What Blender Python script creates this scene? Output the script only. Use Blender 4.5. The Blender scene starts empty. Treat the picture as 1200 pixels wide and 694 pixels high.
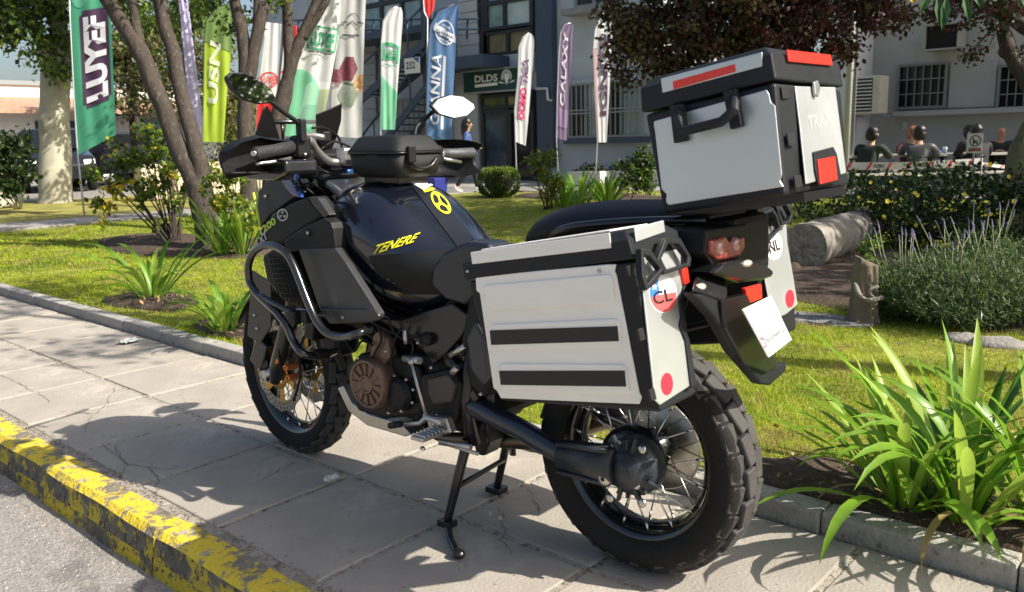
import bpy, bmesh, math, random
import numpy as np
from mathutils import Vector, Matrix, noise
random.seed(7); RNG = np.random.default_rng(7)
S = bpy.context.scene; COL = S.collection
R_ = math.radians
# ---------------------------------------------------------------- camera
FPX = 1002.36; YAW_B, PITCH, ROLL = -0.8812, 0.1786, -0.0214
CAM_B = Vector((-1.1457, 1.9391, 1.1712)); BA = R_(2.5)      # BA: heading of the motorcycle against the kerb
def _axes(yaw):
    cy, sy, cp, sp = math.cos(yaw), math.sin(yaw), math.cos(PITCH), math.sin(PITCH)
    F = Vector((cy*cp, sy*cp, -sp)); Rr = Vector((sy, -cy, 0)); U = Rr.cross(F)
    c, s = math.cos(ROLL), math.sin(ROLL)
    return F, c*Rr+s*U, -s*Rr+c*U
FW, RW, UW = _axes(YAW_B+BA); FB, RB, UB = _axes(YAW_B)
CW = Matrix.Rotation(BA, 3, 'Z') @ CAM_B
def _ray(px, py, ax): return ax[0]+ax[1]*((px-600)/FPX)-ax[2]*((py-347)/FPX)
def _hit(C, d, k, c): return C+d*((c-C[k])/d[k])
# surveyed points: a direction from the photographer's standpoint met with a known plane of the place
def WX(px, py, c): return _hit(CW, _ray(px, py, (FW, RW, UW)), 0, c)
def WY(px, py, c): return _hit(CW, _ray(px, py, (FW, RW, UW)), 1, c)
def WZ(px, py, c=0.0): return _hit(CW, _ray(px, py, (FW, RW, UW)), 2, c)
def WD(px, py, d): return CW+_ray(px, py, (FW, RW, UW))*d
def BX(px, py, c): return _hit(CAM_B, _ray(px, py, (FB, RB, UB)), 0, c)
def BY(px, py, c): return _hit(CAM_B, _ray(px, py, (FB, RB, UB)), 1, c)
cam = bpy.data.cameras.new('camera'); camo = bpy.data.objects.new('camera', cam); COL.objects.link(camo)
cam.sensor_width = 36; cam.lens = 36*FPX/1200; cam.clip_start = .05; cam.clip_end = 3000
m = Matrix((RW, UW, -FW)).transposed().to_4x4(); m.translation = CW; camo.matrix_world = m
cam.dof.use_dof = True; cam.dof.focus_distance = 2.9; cam.dof.aperture_fstop = 7.0
S.camera = camo
# ---------------------------------------------------------------- light
SUN_TO = Vector((-1.1, -0.40, 1.05)).normalized()             # towards the sun
sl = bpy.data.lights.new('sun', 'SUN'); sl.energy = 5.0; sl.angle = R_(.5); sl.color = (1, .93, .82)
so = bpy.data.objects.new('sun', sl); COL.objects.link(so)
so.rotation_euler = SUN_TO.to_track_quat('Z', 'Y').to_euler(); so.location = (0, 0, 20)
w = bpy.data.worlds.new('World'); S.world = w; w.use_nodes = True
nt = w.node_tree; bg = nt.nodes['Background']; sk = nt.nodes.new('ShaderNodeTexSky')
sk.sky_type = 'NISHITA'; sk.sun_disc = False; sk.sun_elevation = math.asin(SUN_TO.z)
sk.sun_rotation = math.atan2(SUN_TO.x, SUN_TO.y); sk.dust_density = 3.5; sk.air_density = 1.0
nt.links.new(sk.outputs[0], bg.inputs[0]); bg.inputs[1].default_value = .10
S.view_settings.view_transform = 'Standard'; S.view_settings.look = 'None'; S.view_settings.gamma = 1
S.view_settings.exposure = .76
# ---------------------------------------------------------------- materials
MATS = {}
def N(nt, t, **k):
    n = nt.nodes.new(t)
    for a, b in k.items(): setattr(n, a, b)
    return n
def M(name, col, rough=.6, metal=0., var=0., scale=8., bump=0., bscale=None, coat=0., alpha=1., trans=0., ior=None, sub=None, spots=None, stretch=None, transl=0., emit=0., spec=None):
    """principled material; var = colour variation by noise, bump = fine relief, spots = (colour, threshold, scale) patches of wear"""
    if name in MATS: return MATS[name]
    m = bpy.data.materials.new(name); m.use_nodes = True; t = m.node_tree; p = t.nodes['Principled BSDF']
    c4 = (*col, 1); p.inputs['Base Color'].default_value = c4; p.inputs['Roughness'].default_value = rough; p.inputs['Metallic'].default_value = metal
    m.diffuse_color = c4
    if coat: p.inputs['Coat Weight'].default_value = coat; p.inputs['Coat Roughness'].default_value = .08
    if trans: p.inputs['Transmission Weight'].default_value = trans
    if ior: p.inputs['IOR'].default_value = ior
    if alpha < 1: p.inputs['Alpha'].default_value = alpha
    if spec is not None: p.inputs['Specular IOR Level'].default_value = spec
    co = N(t, 'ShaderNodeTexCoord'); src = co.outputs['Object']
    if stretch:
        mp = N(t, 'ShaderNodeMapping'); mp.inputs['Scale'].default_value = stretch; t.links.new(src, mp.inputs[0]); src = mp.outputs[0]
    out = None
    if var:
        nz = N(t, 'ShaderNodeTexNoise'); nz.inputs['Scale'].default_value = scale; nz.inputs['Detail'].default_value = 6; nz.inputs['Roughness'].default_value = .6
        t.links.new(src, nz.inputs['Vector'])
        cr = N(t, 'ShaderNodeValToRGB'); cr.color_ramp.elements[0].position = .3; cr.color_ramp.elements[1].position = .7
        cr.color_ramp.elements[0].color = tuple(max(0, c*(1-var)) for c in col)+(1,); cr.color_ramp.elements[1].color = tuple(min(1, c*(1+var)) for c in col)+(1,)
        t.links.new(nz.outputs['Fac'], cr.inputs[0]); out = cr.outputs[0]
        rr = N(t, 'ShaderNodeMapRange'); rr.inputs[3].default_value = max(0.02, rough-.12); rr.inputs[4].default_value = min(1, rough+.12)
        t.links.new(nz.outputs['Fac'], rr.inputs[0]); t.links.new(rr.outputs[0], p.inputs['Roughness'])
    for sp in (spots or []):
        nz = N(t, 'ShaderNodeTexNoise'); nz.inputs['Scale'].default_value = sp[2]; nz.inputs['Detail'].default_value = 8; nz.inputs['Roughness'].default_value = .7
        t.links.new(src, nz.inputs['Vector'])
        mr = N(t, 'ShaderNodeMapRange'); mr.inputs[1].default_value = sp[1]-.03; mr.inputs[2].default_value = sp[1]+.03
        t.links.new(nz.outputs['Fac'], mr.inputs[0])
        mx = N(t, 'ShaderNodeMix', data_type='RGBA'); t.links.new(mr.outputs[0], mx.inputs[0])
        if out: t.links.new(out, mx.inputs[6])
        else: mx.inputs[6].default_value = c4
        mx.inputs[7].default_value = (*sp[0], 1); out = mx.outputs[2]
    if out: t.links.new(out, p.inputs['Base Color'])
    if bump:
        nb = N(t, 'ShaderNodeTexNoise'); nb.inputs['Scale'].default_value = bscale or scale*6; nb.inputs['Detail'].default_value = 4
        t.links.new(src, nb.inputs['Vector'])
        bp = N(t, 'ShaderNodeBump'); bp.inputs['Strength'].default_value = bump; bp.inputs['Distance'].default_value = .01
        t.links.new(nb.outputs['Fac'], bp.inputs['Height']); t.links.new(bp.outputs[0], p.inputs['Normal'])
    if transl:
        tr = N(t, 'ShaderNodeBsdfTranslucent'); ms = N(t, 'ShaderNodeMixShader'); ms.inputs[0].default_value = transl
        if out: t.links.new(out, tr.inputs[0])
        else: tr.inputs[0].default_value = c4
        o = t.nodes['Material Output']; t.links.new(p.outputs[0], ms.inputs[1]); t.links.new(tr.outputs[0], ms.inputs[2]); t.links.new(ms.outputs[0], o.inputs[0])
    MATS[name] = m
    return m
# ---------------------------------------------------------------- objects
def tag(o, label=None, cat=None, group=None, kind=None):
    for k, v in (('label', label), ('category', cat), ('group', group), ('kind', kind)):
        if v: o[k] = v
    return o
def empty(name, loc=(0, 0, 0), rz=0, label=None, cat=None, group=None):
    o = bpy.data.objects.new(name, None); COL.objects.link(o); o.location = loc; o.rotation_euler = (0, 0, rz); o.empty_display_size = .2
    return tag(o, label, cat, group)
def link(name, me, parent=None):
    o = bpy.data.objects.new(name, me); COL.objects.link(o)
    if parent: o.parent = parent
    return o
def copy_tree(o, parent=None):
    c = o.copy(); COL.objects.link(c)
    if parent: c.parent = parent
    for ch in list(o.children): copy_tree(ch, c)
    return c
class MB:
    """collects shapes and links them as ONE mesh object"""
    def __init__(s): s.v = []; s.f = []; s.sm = []; s.mi = []; s.cur = 0
    def add(s, vs, fs, smooth=False):
        b = len(s.v); s.v += [tuple(v) for v in vs]; s.f += [tuple(b+i for i in f) for f in fs]; s.sm += [smooth]*len(fs); s.mi += [s.cur]*len(fs); return s
    def box(s, c, d, rot=None, taper=1., taper2=None):
        x, y, z = d[0]/2, d[1]/2, d[2]/2; c = Vector(c); t2 = taper if taper2 is None else taper2
        vs = [Vector((sx*x*(taper if sz > 0 else 1), sy*y*(t2 if sz > 0 else 1), sz*z)) for sz in (-1, 1) for sy in (-1, 1) for sx in (-1, 1)]
        if rot is not None: vs = [rot @ v for v in vs]
        return s.add([c+v for v in vs], [(0, 2, 3, 1), (4, 5, 7, 6), (0, 1, 5, 4), (2, 6, 7, 3), (0, 4, 6, 2), (1, 3, 7, 5)])
    def hexa(s, p):   # 8 corners: bottom ring 0..3, top ring 4..7
        return s.add(p, [(3, 2, 1, 0), (4, 5, 6, 7), (0, 1, 5, 4), (1, 2, 6, 5), (2, 3, 7, 6), (3, 0, 4, 7)])
    def tube(s, pts, r, n=10, caps=True, close=False, flat=1.):
        pts = [Vector(p) for p in pts]; k = len(pts); rs = r if isinstance(r, (list, tuple)) else [r]*k
        rings = []; up = None
        for i, p in enumerate(pts):
            if close: t = pts[(i+1) % k]-pts[i-1]
            else: t = pts[min(i+1, k-1)]-pts[max(i-1, 0)]
            t = t.normalized() if t.length > 1e-9 else Vector((0, 0, 1))
            if up is None: up = t.orthogonal().normalized()
            else:
                up = up-t*up.dot(t); up = up.normalized() if up.length > 1e-6 else t.orthogonal().normalized()
            b = t.cross(up)
            rings.append([p+(up*math.cos(a)+b*math.sin(a)*flat)*rs[i] for a in [2*math.pi*j/n for j in range(n)]])
        return s.loft(rings, caps and not close, close)
    def loft(s, rings, caps=True, close=False, smooth=True, ringclosed=True):
        n = len(rings[0]); k = len(rings); vs = [v for r in rings for v in r]; fs = []
        for i in range(k if close else k-1):
            for j in range(n if ringclosed else n-1):
                a, b = i*n+j, i*n+(j+1) % n; c, d = ((i+1) % k)*n+(j+1) % n, ((i+1) % k)*n+j
                fs.append((a, b, c, d))
        s.add(vs, fs, smooth)
        if caps:
            s.add(rings[0], [tuple(range(n))[::-1]], False); s.add(rings[-1], [tuple(range(n))], False)
        return s
    def lathe(s, prof, c=(0, 0, 0), axis=(0, 1, 0), n=32, caps=False, smooth=True):
        ax = Vector(axis).normalized(); u = ax.orthogonal().normalized(); w_ = ax.cross(u); c = Vector(c)
        if abs(ax.y) > .99: u = Vector((1, 0, 0)); w_ = ax.cross(u)
        rings = [[c+ax*h+(u*math.cos(2*math.pi*j/n)+w_*math.sin(2*math.pi*j/n))*r for j in range(n)] for (r, h) in prof]
        return s.loft(rings, caps, False, smooth)
    def prism(s, pts, off, both=True):   # polygon of 3-D points pushed by a vector
        off = Vector(off); n = len(pts); a = [Vector(p) for p in pts]; b = [p+off for p in a]
        return s.add(a+b, [tuple(range(n)), tuple(range(2*n-1, n-1, -1))]+[(i, n+i, n+(i+1) % n, (i+1) % n) for i in range(n)])
    def ball(s, c, r, n=10, m_=6, sq=(1, 1, 1)):
        c = Vector(c)
        return s.loft([[c+Vector((math.sin(t)*math.cos(p)*r*sq[0], math.sin(t)*math.sin(p)*r*sq[1], math.cos(t)*r*sq[2])) for p in [2*math.pi*j/n for j in range(n)]] for t in [math.pi*(i+.02)/(m_+.04) for i in range(m_+1)]], True)
    def xf(s, fn): s.v = [tuple(fn(Vector(v))) for v in s.v]; return s
    def build(s, name, mats, parent=None, bevel=0, sub=0, seg=2, autos=None, solid=0):
        me = bpy.data.meshes.new(name); me.from_pydata(s.v, [], s.f)
        for mt in (mats if isinstance(mats, (list, tuple)) else [mats]): me.materials.append(mt)
        me.polygons.foreach_set('use_smooth', s.sm); me.polygons.foreach_set('material_index', s.mi)
        bm = bmesh.new(); bm.from_mesh(me); bmesh.ops.remove_doubles(bm, verts=bm.verts, dist=1e-5)
        bmesh.ops.recalc_face_normals(bm, faces=bm.faces); bm.to_mesh(me); bm.free(); me.update()
        o = link(name, me, parent)
        if solid: md = o.modifiers.new('solid', 'SOLIDIFY'); md.thickness = solid; md.offset = 0
        if bevel:
            md = o.modifiers.new('bevel', 'BEVEL'); md.width = bevel; md.segments = seg; md.limit_method = 'ANGLE'; md.angle_limit = R_(35); md.harden_normals = False
        if sub: md = o.modifiers.new('sub', 'SUBSURF'); md.levels = md.render_levels = sub
        return o
def smooth_path(pts, n=6):
    """Catmull-Rom through the points"""
    P = [Vector(p) for p in pts]; P = [P[0]*2-P[1]]+P+[P[-1]*2-P[-2]]; out = []
    for i in range(1, len(P)-2):
        for k in range(n):
            t = k/n; a, b, c, d = P[i-1:i+3]
            out.append(.5*((2*b)+(c-a)*t+(2*a-5*b+4*c-d)*t*t+(3*b-a-3*c+d)*t**3))
    return out+[P[-2]]
_tc = {}
def text_mesh(body, bold=0.0):
    """outline of a word as flat vertices and faces, scaled to a unit box"""
    if (body, bold) in _tc: return _tc[(body, bold)]
    cu = bpy.data.curves.new('t', 'FONT'); cu.body = body; cu.resolution_u = 3; cu.offset = bold; cu.align_x = 'CENTER'
    o = bpy.data.objects.new('t', cu); COL.objects.link(o); dg = bpy.context.evaluated_depsgraph_get()
    me = bpy.data.meshes.new_from_object(o.evaluated_get(dg)); v = np.array([x.co[:2] for x in me.vertices]); f = [tuple(p.vertices) for p in me.polygons]
    bpy.data.objects.remove(o); bpy.data.curves.remove(cu); bpy.data.meshes.remove(me)
    lo, hi = v.min(0), v.max(0); v = (v-lo)/(hi-lo); _tc[(body, bold)] = (v, f, (hi-lo)[0]/(hi-lo)[1]); return _tc[(body, bold)]
def text_on(body, fn, name, mat, parent, bold=.02, slant=0.):
    """fn(u, v) gives the place of the point of the unit box of the word"""
    v, f, _ = text_mesh(body, bold); b = MB(); b.add([fn(a+slant*(c-.5), c) for a, c in v], f)
    me = bpy.data.meshes.new(name); me.from_pydata(b.v, [], b.f); me.materials.append(mat); return link(name, me, parent)
def quadfn(p0, p1, p3, off=Vector((0, 0, 0))):
    p0, p1, p3 = Vector(p0), Vector(p1), Vector(p3)
    return lambda u, v: p0+(p1-p0)*u+(p3-p0)*v+off
def np_mesh(name, V, F, mats, mi=None, parent=None, smooth=False):
    """fast mesh from arrays; F of equal-sided faces"""
    me = bpy.data.meshes.new(name); V = np.asarray(V, np.float32); F = np.asarray(F, np.int32); k = F.shape[1]
    me.vertices.add(len(V)); me.vertices.foreach_set('co', V.ravel()); me.loops.add(F.size); me.loops.foreach_set('vertex_index', F.ravel())
    me.polygons.add(len(F)); me.polygons.foreach_set('loop_start', np.arange(0, F.size, k, dtype=np.int32)); me.polygons.foreach_set('loop_total', np.full(len(F), k, np.int32))
    for mt in (mats if isinstance(mats, (list, tuple)) else [mats]): me.materials.append(mt)
    if mi is not None: me.polygons.foreach_set('material_index', np.asarray(mi, np.int32))
    if smooth: me.polygons.foreach_set('use_smooth', np.ones(len(F), bool))
    me.update(calc_edges=True)
    return link(name, me, parent)
def leaf_cloud(centers, size, rng=RNG, nm=None, elong=1.6, droop=0.3, up=.5):
    """one folded diamond leaf per centre: 4 vertices, one quad each"""
    C = np.asarray(centers, float); n = len(C)
    d = rng.normal(size=(n, 3)); d[:, 2] -= droop; d /= np.linalg.norm(d, axis=1)[:, None]
    k = rng.normal(size=(n, 3)); k[:, 2] += up*2; s = np.cross(d, k); s /= np.linalg.norm(s, axis=1)[:, None]+1e-9
    sz = size*(.6+.8*rng.random(n))[:, None]; nrm = np.cross(s, d)
    a = C; b = C+d*sz*.5+s*sz*.5/elong+nrm*sz*.06; c = C+d*sz; e = C+d*sz*.5-s*sz*.5/elong+nrm*sz*.06
    V = np.stack([a, b, c, e], 1).reshape(-1, 3); F = np.arange(4*n).reshape(n, 4); return V, F
# ================================================================ SETTING
Zv = Vector((0, 0, 1))
m_asph = M('asphalt', (.25, .235, .215), .9, var=.25, scale=30, bump=1, bscale=90, spots=[((.36, .34, .31), .57, 95), ((.10, .095, .09), .60, 95), ((.17, .16, .15), .6, 3)])
m_slab = M('paving_slab', (.335, .303, .258), .85, var=.14, scale=3.2, bump=.35, bscale=90, spots=[((.25, .225, .19), .62, 4), ((.46, .42, .36), .66, 60), ((.20, .18, .155), .69, 38), ((.42, .38, .32), .60, 1.6)])
m_slab2 = M('paving_slab_grey', (.295, .268, .232), .85, var=.18, scale=2.6, bump=.35, bscale=90, spots=[((.23, .205, .175), .64, 4)])
m_joint = M('joint_mortar', (.40, .36, .295), .95, var=.3, scale=40, bump=1, bscale=200, spots=[((.13, .115, .09), .57, 34)])
m_kerb = M('kerb_concrete', (.33, .315, .285), .9, var=.25, scale=9, bump=.7, bscale=90, spots=[((.16, .15, .13), .6, 22)])
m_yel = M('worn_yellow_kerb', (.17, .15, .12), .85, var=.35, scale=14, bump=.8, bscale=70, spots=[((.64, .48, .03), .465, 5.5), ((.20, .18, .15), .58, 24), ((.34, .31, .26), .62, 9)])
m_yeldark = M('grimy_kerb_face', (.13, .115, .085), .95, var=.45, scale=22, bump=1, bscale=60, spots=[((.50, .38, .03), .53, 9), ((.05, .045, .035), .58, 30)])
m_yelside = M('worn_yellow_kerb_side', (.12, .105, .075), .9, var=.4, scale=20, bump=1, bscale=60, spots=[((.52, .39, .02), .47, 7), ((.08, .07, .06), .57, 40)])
m_soil = M('soil', (.06, .04, .026), .95, var=.5, scale=30, bump=1, bscale=80, spots=[((.20, .14, .09), .62, 60)])
m_lawn = M('lawn_base', (.19, .20, .02), .95, var=.5, scale=5, bump=1, bscale=90, spots=[((.16, .12, .06), .62, 9)])
m_grass = M('grass_blade', (.30, .38, .014), .6, var=.38, scale=1.6, transl=.45, spots=[((.36, .28, .10), .57, 3.5), ((.15, .23, .012), .58, 1.1)])
m_path = M('garden_path', (.27, .255, .235), .9, var=.2, scale=3, bump=.4, bscale=60)

g = MB(); g.box((60, -60, -.72), (500, 500, 1)); tag(g.build('ground', M('far_ground', (.20, .17, .12), .95, var=.3, scale=.6)), kind='structure')
g = MB(); g.box((60, 30.8, -.18), (360, 60.0, .1)); tag(g.build('road', m_asph), kind='structure')
# pavement bed and slabs
g = MB(); g.box((10, .12, -.0555), (40, 1.22, .1)); pav = tag(g.build('pavement', m_joint), kind='structure')
slabs = []
for k in range(-6, 34):
    for (y0, y1) in ((-.482, .103), (.127, .645)):
        if len(slabs) >= 80: break
        x0 = .63+.53*k+.010; x1 = x0+.509
        b = MB(); b.box((0, 0, -.02), (x1-x0, y1-y0, .04)); sk_ = -.05*(1 if y0 > 0 else .6)
        b.v = [(x+sk_*y*.6, y, z) for x, y, z in b.v]
        o = b.build('paving_slab', random.choice((m_slab, m_slab, m_slab2)), pav, bevel=.006)
        o.location = ((x0+x1)/2, (y0+y1)/2, random.uniform(-.002, .002)); o.rotation_euler = (random.uniform(-.003, .003), random.uniform(-.003, .003), random.uniform(-.006, .006)); slabs.append(o)
# slab cracks: hairline grooves filled dark
m_crack = M('crack', (.15, .13, .105), 1)
def crack(pts, wd=.0015):
    P = [WZ(*p, 0) for p in pts]; out = []
    for i in range(len(P)-1):
        for t in (0, .2, .4, .6, .8):
            q = P[i].lerp(P[i+1], t); out.append(q+Vector((random.uniform(-1, 1), random.uniform(-1, 1), 0))*.011)
    out.append(P[-1]); b = MB()
    for i in range(len(out)-1):
        d = (out[i+1]-out[i]).normalized(); n = d.cross(Zv); a, c = wd*random.uniform(.4, 1.3), wd*random.uniform(.4, 1.3)
        b.add([out[i]+n*a+Zv*.0035, out[i]-n*a+Zv*.0035, out[i+1]-n*c+Zv*.0035, out[i+1]+n*c+Zv*.0035], [(0, 1, 2, 3)])
    b.build('crack', m_crack, pav)
crack([(133, 524), (150, 545), (195, 551), (222, 548)]); crack([(150, 545), (143, 560), (146, 575)]); crack([(100, 507), (104, 492), (122, 478), (133, 455)])
crack([(0, 440), (25, 452), (45, 460), (57, 473)]); crack([(584, 596), (590, 615), (587, 630), (598, 652)], .0015); crack([(310, 563), (330, 550), (345, 543)], .0015)
crack([(150, 545), (120, 520)], .0015); crack([(620, 575), (632, 600)], .0013); crack([(176, 545), (184, 565), (186, 580)], .0016)
# yellow kerb along the road
g = MB(); g.box((10, .765, -.26), (40, .09, .2)); kb = tag(g.build('road_kerb', m_yelside), kind='structure')
xk = -2.2
while xk < 16:
    L = .86; b = MB(); yo = random.uniform(-.005, .005)
    nseg = 12
    rings = []
    for i in range(nseg+1):
        x = i*L/nseg; j = lambda a: (noise.noise(Vector((xk+x*3, a*7, 1)))*.006 if 0 < i < nseg else noise.noise(Vector((xk+x*3, a*7, 1)))*.003)
        rings.append([Vector((x, .672+yo, -.14)), Vector((x, .672+yo, -.012+j(1))), Vector((x, .69+yo, .002+j(2))), Vector((x, .775+yo+j(3), .003+j(3))), Vector((x, .797+yo+j(4), -.014+j(5))), Vector((x, .812+yo+j(6), -.08)), Vector((x, .822+yo+j(8), -.145))])
    b.loft(rings, True, False, False)
    for i in range(len(b.f)):
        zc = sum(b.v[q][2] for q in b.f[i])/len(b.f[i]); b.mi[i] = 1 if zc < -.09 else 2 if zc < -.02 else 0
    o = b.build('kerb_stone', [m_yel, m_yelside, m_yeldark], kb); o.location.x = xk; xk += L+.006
# kerb along the lawn
g = MB(); g.box((10, -.545, -.05), (40, .07, .1)); kb = tag(g.build('lawn_kerb', m_joint), kind='structure')
xk = -2.38+.0
while xk < 18:
    L = .52; b = MB(); b.box((L/2, -.543, .012), (L-.004, .094, .112)); o = b.build('kerb_stone', m_kerb, kb, bevel=.008)
    o.location = (xk, random.uniform(-.004, .004), random.uniform(-.003, .003)); o.rotation_euler.z = random.uniform(-.004, .004); xk += L
# lawn sheet
def lz(x, y):
    return .052+.018*noise.noise(Vector((x*.6, y*.6, 0)))+.008*noise.noise(Vector((x*3, y*3, 4)))+.02*min(1, max(0, -y-1)/3)
nx, ny = 110, 90; xs = np.linspace(-5, 21, nx); ys = -.592-np.linspace(0, 1, ny)**1.6*13.2
V = [(x, y, lz(x, y) if y < -.6 else .045) for y in ys for x in xs]
F = [(j*nx+i, (j+1)*nx+i, (j+1)*nx+i+1, j*nx+i+1) for j in range(ny-1) for i in range(nx-1)]
tag(np_mesh('lawn', V, F, m_lawn, smooth=True), kind='structure')
# dug beds of soil and bark lying on the lawn
BEDS = []
def bed(name, cx, cy, rx, ry, h=.03, rot=0., mat=None):
    b = MB(); rings = []
    for k, (s, hh) in enumerate(((1.0, -.03), (.97, .012), (.8, h*.8), (.45, h*1.2), (.02, h*1.3))):
        r = []
        for j in range(36):
            a = 2*math.pi*j/36; q = s*(1+.16*noise.noise(Vector((math.cos(a)*1.4+cx, math.sin(a)*1.4+cy, 0)))); x = math.cos(a)*rx*q; y = math.sin(a)*ry*q
            X, Y = cx+x*math.cos(rot)-y*math.sin(rot), cy+x*math.sin(rot)+y*math.cos(rot)
            Y = min(Y, -.592); r.append(Vector((X, Y, lz(X, Y)+hh+noise.noise(Vector((X*9, Y*9, 2)))*.012)))
        rings.append(r)
    b.loft(rings[::-1], False, False, True); b.add(rings[-1], [tuple(range(36))]); BEDS.append((cx, cy, rx, ry, rot))
    tag(b.build(name, mat or m_soil), kind='structure')
bed('soil_bed', 8.2, -2.95, 1.75, .72, .05); bed('soil_bed', 4.95, -.98, .5, .28); bed('soil_bed', 3.55, -.86, .42, .24)
bed('soil_bed', -.62, -.74, .62, .22, .03); bed('soil_bed', -.13, -.76, .24, .16, .03, .5)
bed('soil_bed', -.75, -5.4, 2.9, 2.12, .04); bed('soil_bed', 8.9, -11.7, 1.9, 1.0, .05)
bed('gravel_patch', *WZ(955, 372, .07)[:2], .36, .16, .02, 0, M('gravel', (.22, .21, .2), .9, var=.5, scale=60, bump=1, bscale=120))
def in_bed(x, y, grow=1.0):
    r = np.zeros(len(x), bool)
    for cx, cy, rx, ry, rot in BEDS:
        c, s = math.cos(-rot), math.sin(-rot); u = (x-cx)*c-(y-cy)*s; v = (x-cx)*s+(y-cy)*c
        r |= (u/rx/grow)**2+(v/ry/grow)**2 < .82
    return r
# grass blades
def lznp(x, y):   # lawn height looked up on the sheet
    Z = np.array([v[2] for v in V]).reshape(ny, nx); yi = np.interp(-y, -ys, np.arange(ny)); xi = np.interp(x, xs, np.arange(nx))
    a = np.clip(yi.astype(int), 0, ny-2); b = np.clip(xi.astype(int), 0, nx-2); fy = yi-a; fx = xi-b
    return Z[a, b]*(1-fx)*(1-fy)+Z[a, b+1]*fx*(1-fy)+Z[a+1, b]*(1-fx)*fy+Z[a+1, b+1]*fx*fy
def blades(x0, x1, y0, y1, n, h, wd):
    x = RNG.uniform(x0, x1, n); y = RNG.uniform(y0, y1, n)
    dx, dy = x-CW.x, y-CW.y; d = np.hypot(dx, dy); fx = (dx*FW.x+dy*FW.y)/d/math.hypot(FW.x, FW.y)
    dens = np.array([noise.noise(Vector((a*1.3, b*1.3, 7))) for a, b in zip(x[::1], y[::1])])
    keep = (fx > .74) & (d < 16) & (~in_bed(x, y)) & (RNG.random(n) < np.clip((3.4/d)**1.15, .05, 1)) & (dens > RNG.uniform(-.9, -.25, n)) & ~((x > 12.1) & (x < 13.7))
    x, y, d = x[keep], y[keep], d[keep]; n = len(x); z = lznp(x, y)-.004
    sc = np.clip(d/3.6, .8, 3.2); a = RNG.uniform(0, 2*np.pi, n); hh = h*(.5+RNG.random(n))*np.clip(1+dens[keep]*.6, .5, 1.5); wv = wd*sc*(.7+.6*RNG.random(n)); la = RNG.uniform(0, 2*np.pi, n); ln = hh*RNG.uniform(.1, .9, n)
    p = np.stack([x, y, z], 1); s = np.stack([np.cos(a)*wv, np.sin(a)*wv, 0*a], 1); t = np.stack([np.cos(la)*ln, np.sin(la)*ln, hh], 1)
    return np.stack([p-s, p+s, p+t], 1).reshape(-1, 3)
VV = np.concatenate([blades(-4, 4, -5, -.6, 380000, .020, .0024), blades(2, 12, -5, -.6, 300000, .022, .0026), blades(-2, 20, -13.6, -5, 420000, .025, .003)])
tag(np_mesh('grass', VV, np.arange(len(VV)).reshape(-1, 3), m_grass), kind='stuff')
# garden path and apron before the building
def sheet(name, pts, z, mat):
    b = MB(); b.prism([Vector((x, y, z)) for x, y in pts], (0, 0, -.06)); return tag(b.build(name, mat), kind='structure')
sheet('garden_path', [(12.3, -.6), (12.4, -7), (12.2, -12.9), (13.7, -12.9), (13.6, -7), (13.5, -.6)], .092, m_path)
sheet('paved_apron', [(-6, -13.8), (-6, -17.6), (26, -17.6), (26, -12.6), (11, -12.6), (9.6, -13.7)], .09, m_path)
sheet('car_park', [(19.5, 8), (19.5, -12.4), (44, -12.4), (44, 8)], .10, m_asph)
sheet('yellow_verge', [(13.7, -.6), (13.7, -12), (19.3, -12), (19.3, -.6)], .088, M('dry_lawn', (.24, .22, .045), .95, var=.4, scale=2.5, bump=1, bscale=30))
# bark chips and fallen leaves on soil and lawn
def litter(name, n, region, size, mat, kind='stuff'):
    x = RNG.uniform(region[0], region[1], n); y = RNG.uniform(region[2], region[3], n); 
    if region[4]: k = in_bed(x, y, .95); x, y = x[k], y[k]
    z = lznp(x, y)+.03+.02*RNG.random(len(x)); C_ = np.stack([x, y, z], 1); Vv, Ff = leaf_cloud(C_, size, up=2.5, droop=.1); return tag(np_mesh(name, Vv, Ff, mat), kind=kind)
litter('bark_chips', 9000, (-3, 10.5, -7.6, -.6, True), .028, M('bark_chip', (.16, .10, .06), .9, var=.5, scale=20))
litter('bark_chips', 2500, (-1.5, 6, -1.6, -.6, True), .018, M('bark_chip_pale', (.30, .22, .14), .9, var=.5, scale=20))
litter('fallen_leaves', 260, (-2, 12, -8, -.7, False), .035, M('dead_leaf', (.35, .22, .08), .8, var=.5, scale=9))
# grit swept against the kerbs, on the slabs and on the road
def grit(name, n, region, zz, size, mat, edge=None):
    x = RNG.uniform(region[0], region[1], n)**1; y = (RNG.uniform(region[2], region[3], n) if edge is None else edge+RNG.normal(size=n)*.014)
    s_ = size*(.4+RNG.random(n)**3*1.6); off = np.array([[1, 0, 0], [-.5, .87, 0], [-.5, -.87, 0], [0, 0, .9]]); a = RNG.uniform(0, 6.28, n); c_, sn = np.cos(a), np.sin(a)
    P = np.stack([x, y, np.full(n, zz)], 1)[:, None]+np.stack([off[None, :, 0]*c_[:, None]-off[None, :, 1]*sn[:, None], off[None, :, 0]*sn[:, None]+off[None, :, 1]*c_[:, None], np.repeat(off[None, :, 2], n, 0)], 2)*s_[:, None, None]
    F_ = np.array([[0, 1, 3], [1, 2, 3], [2, 0, 3]])[None]+4*np.arange(n)[:, None, None]; return tag(np_mesh(name, P.reshape(-1, 3), F_.reshape(-1, 3), mat), kind='stuff')
m_grit = M('grit', (.22, .19, .15), .9, var=.6, scale=60); m_grit2 = M('grit_pale', (.50, .46, .40), .9, var=.3, scale=60)
grit('grit', 5200, (-1.5, 9, 0, 0), .0, .0032, m_grit, .658); grit('grit', 2600, (-1.5, 7, 0, 0), .0, .003, m_grit, -.487); grit('grit', 1800, (-1.5, 7, -.48, .66), .0, .0022, m_grit)
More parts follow.
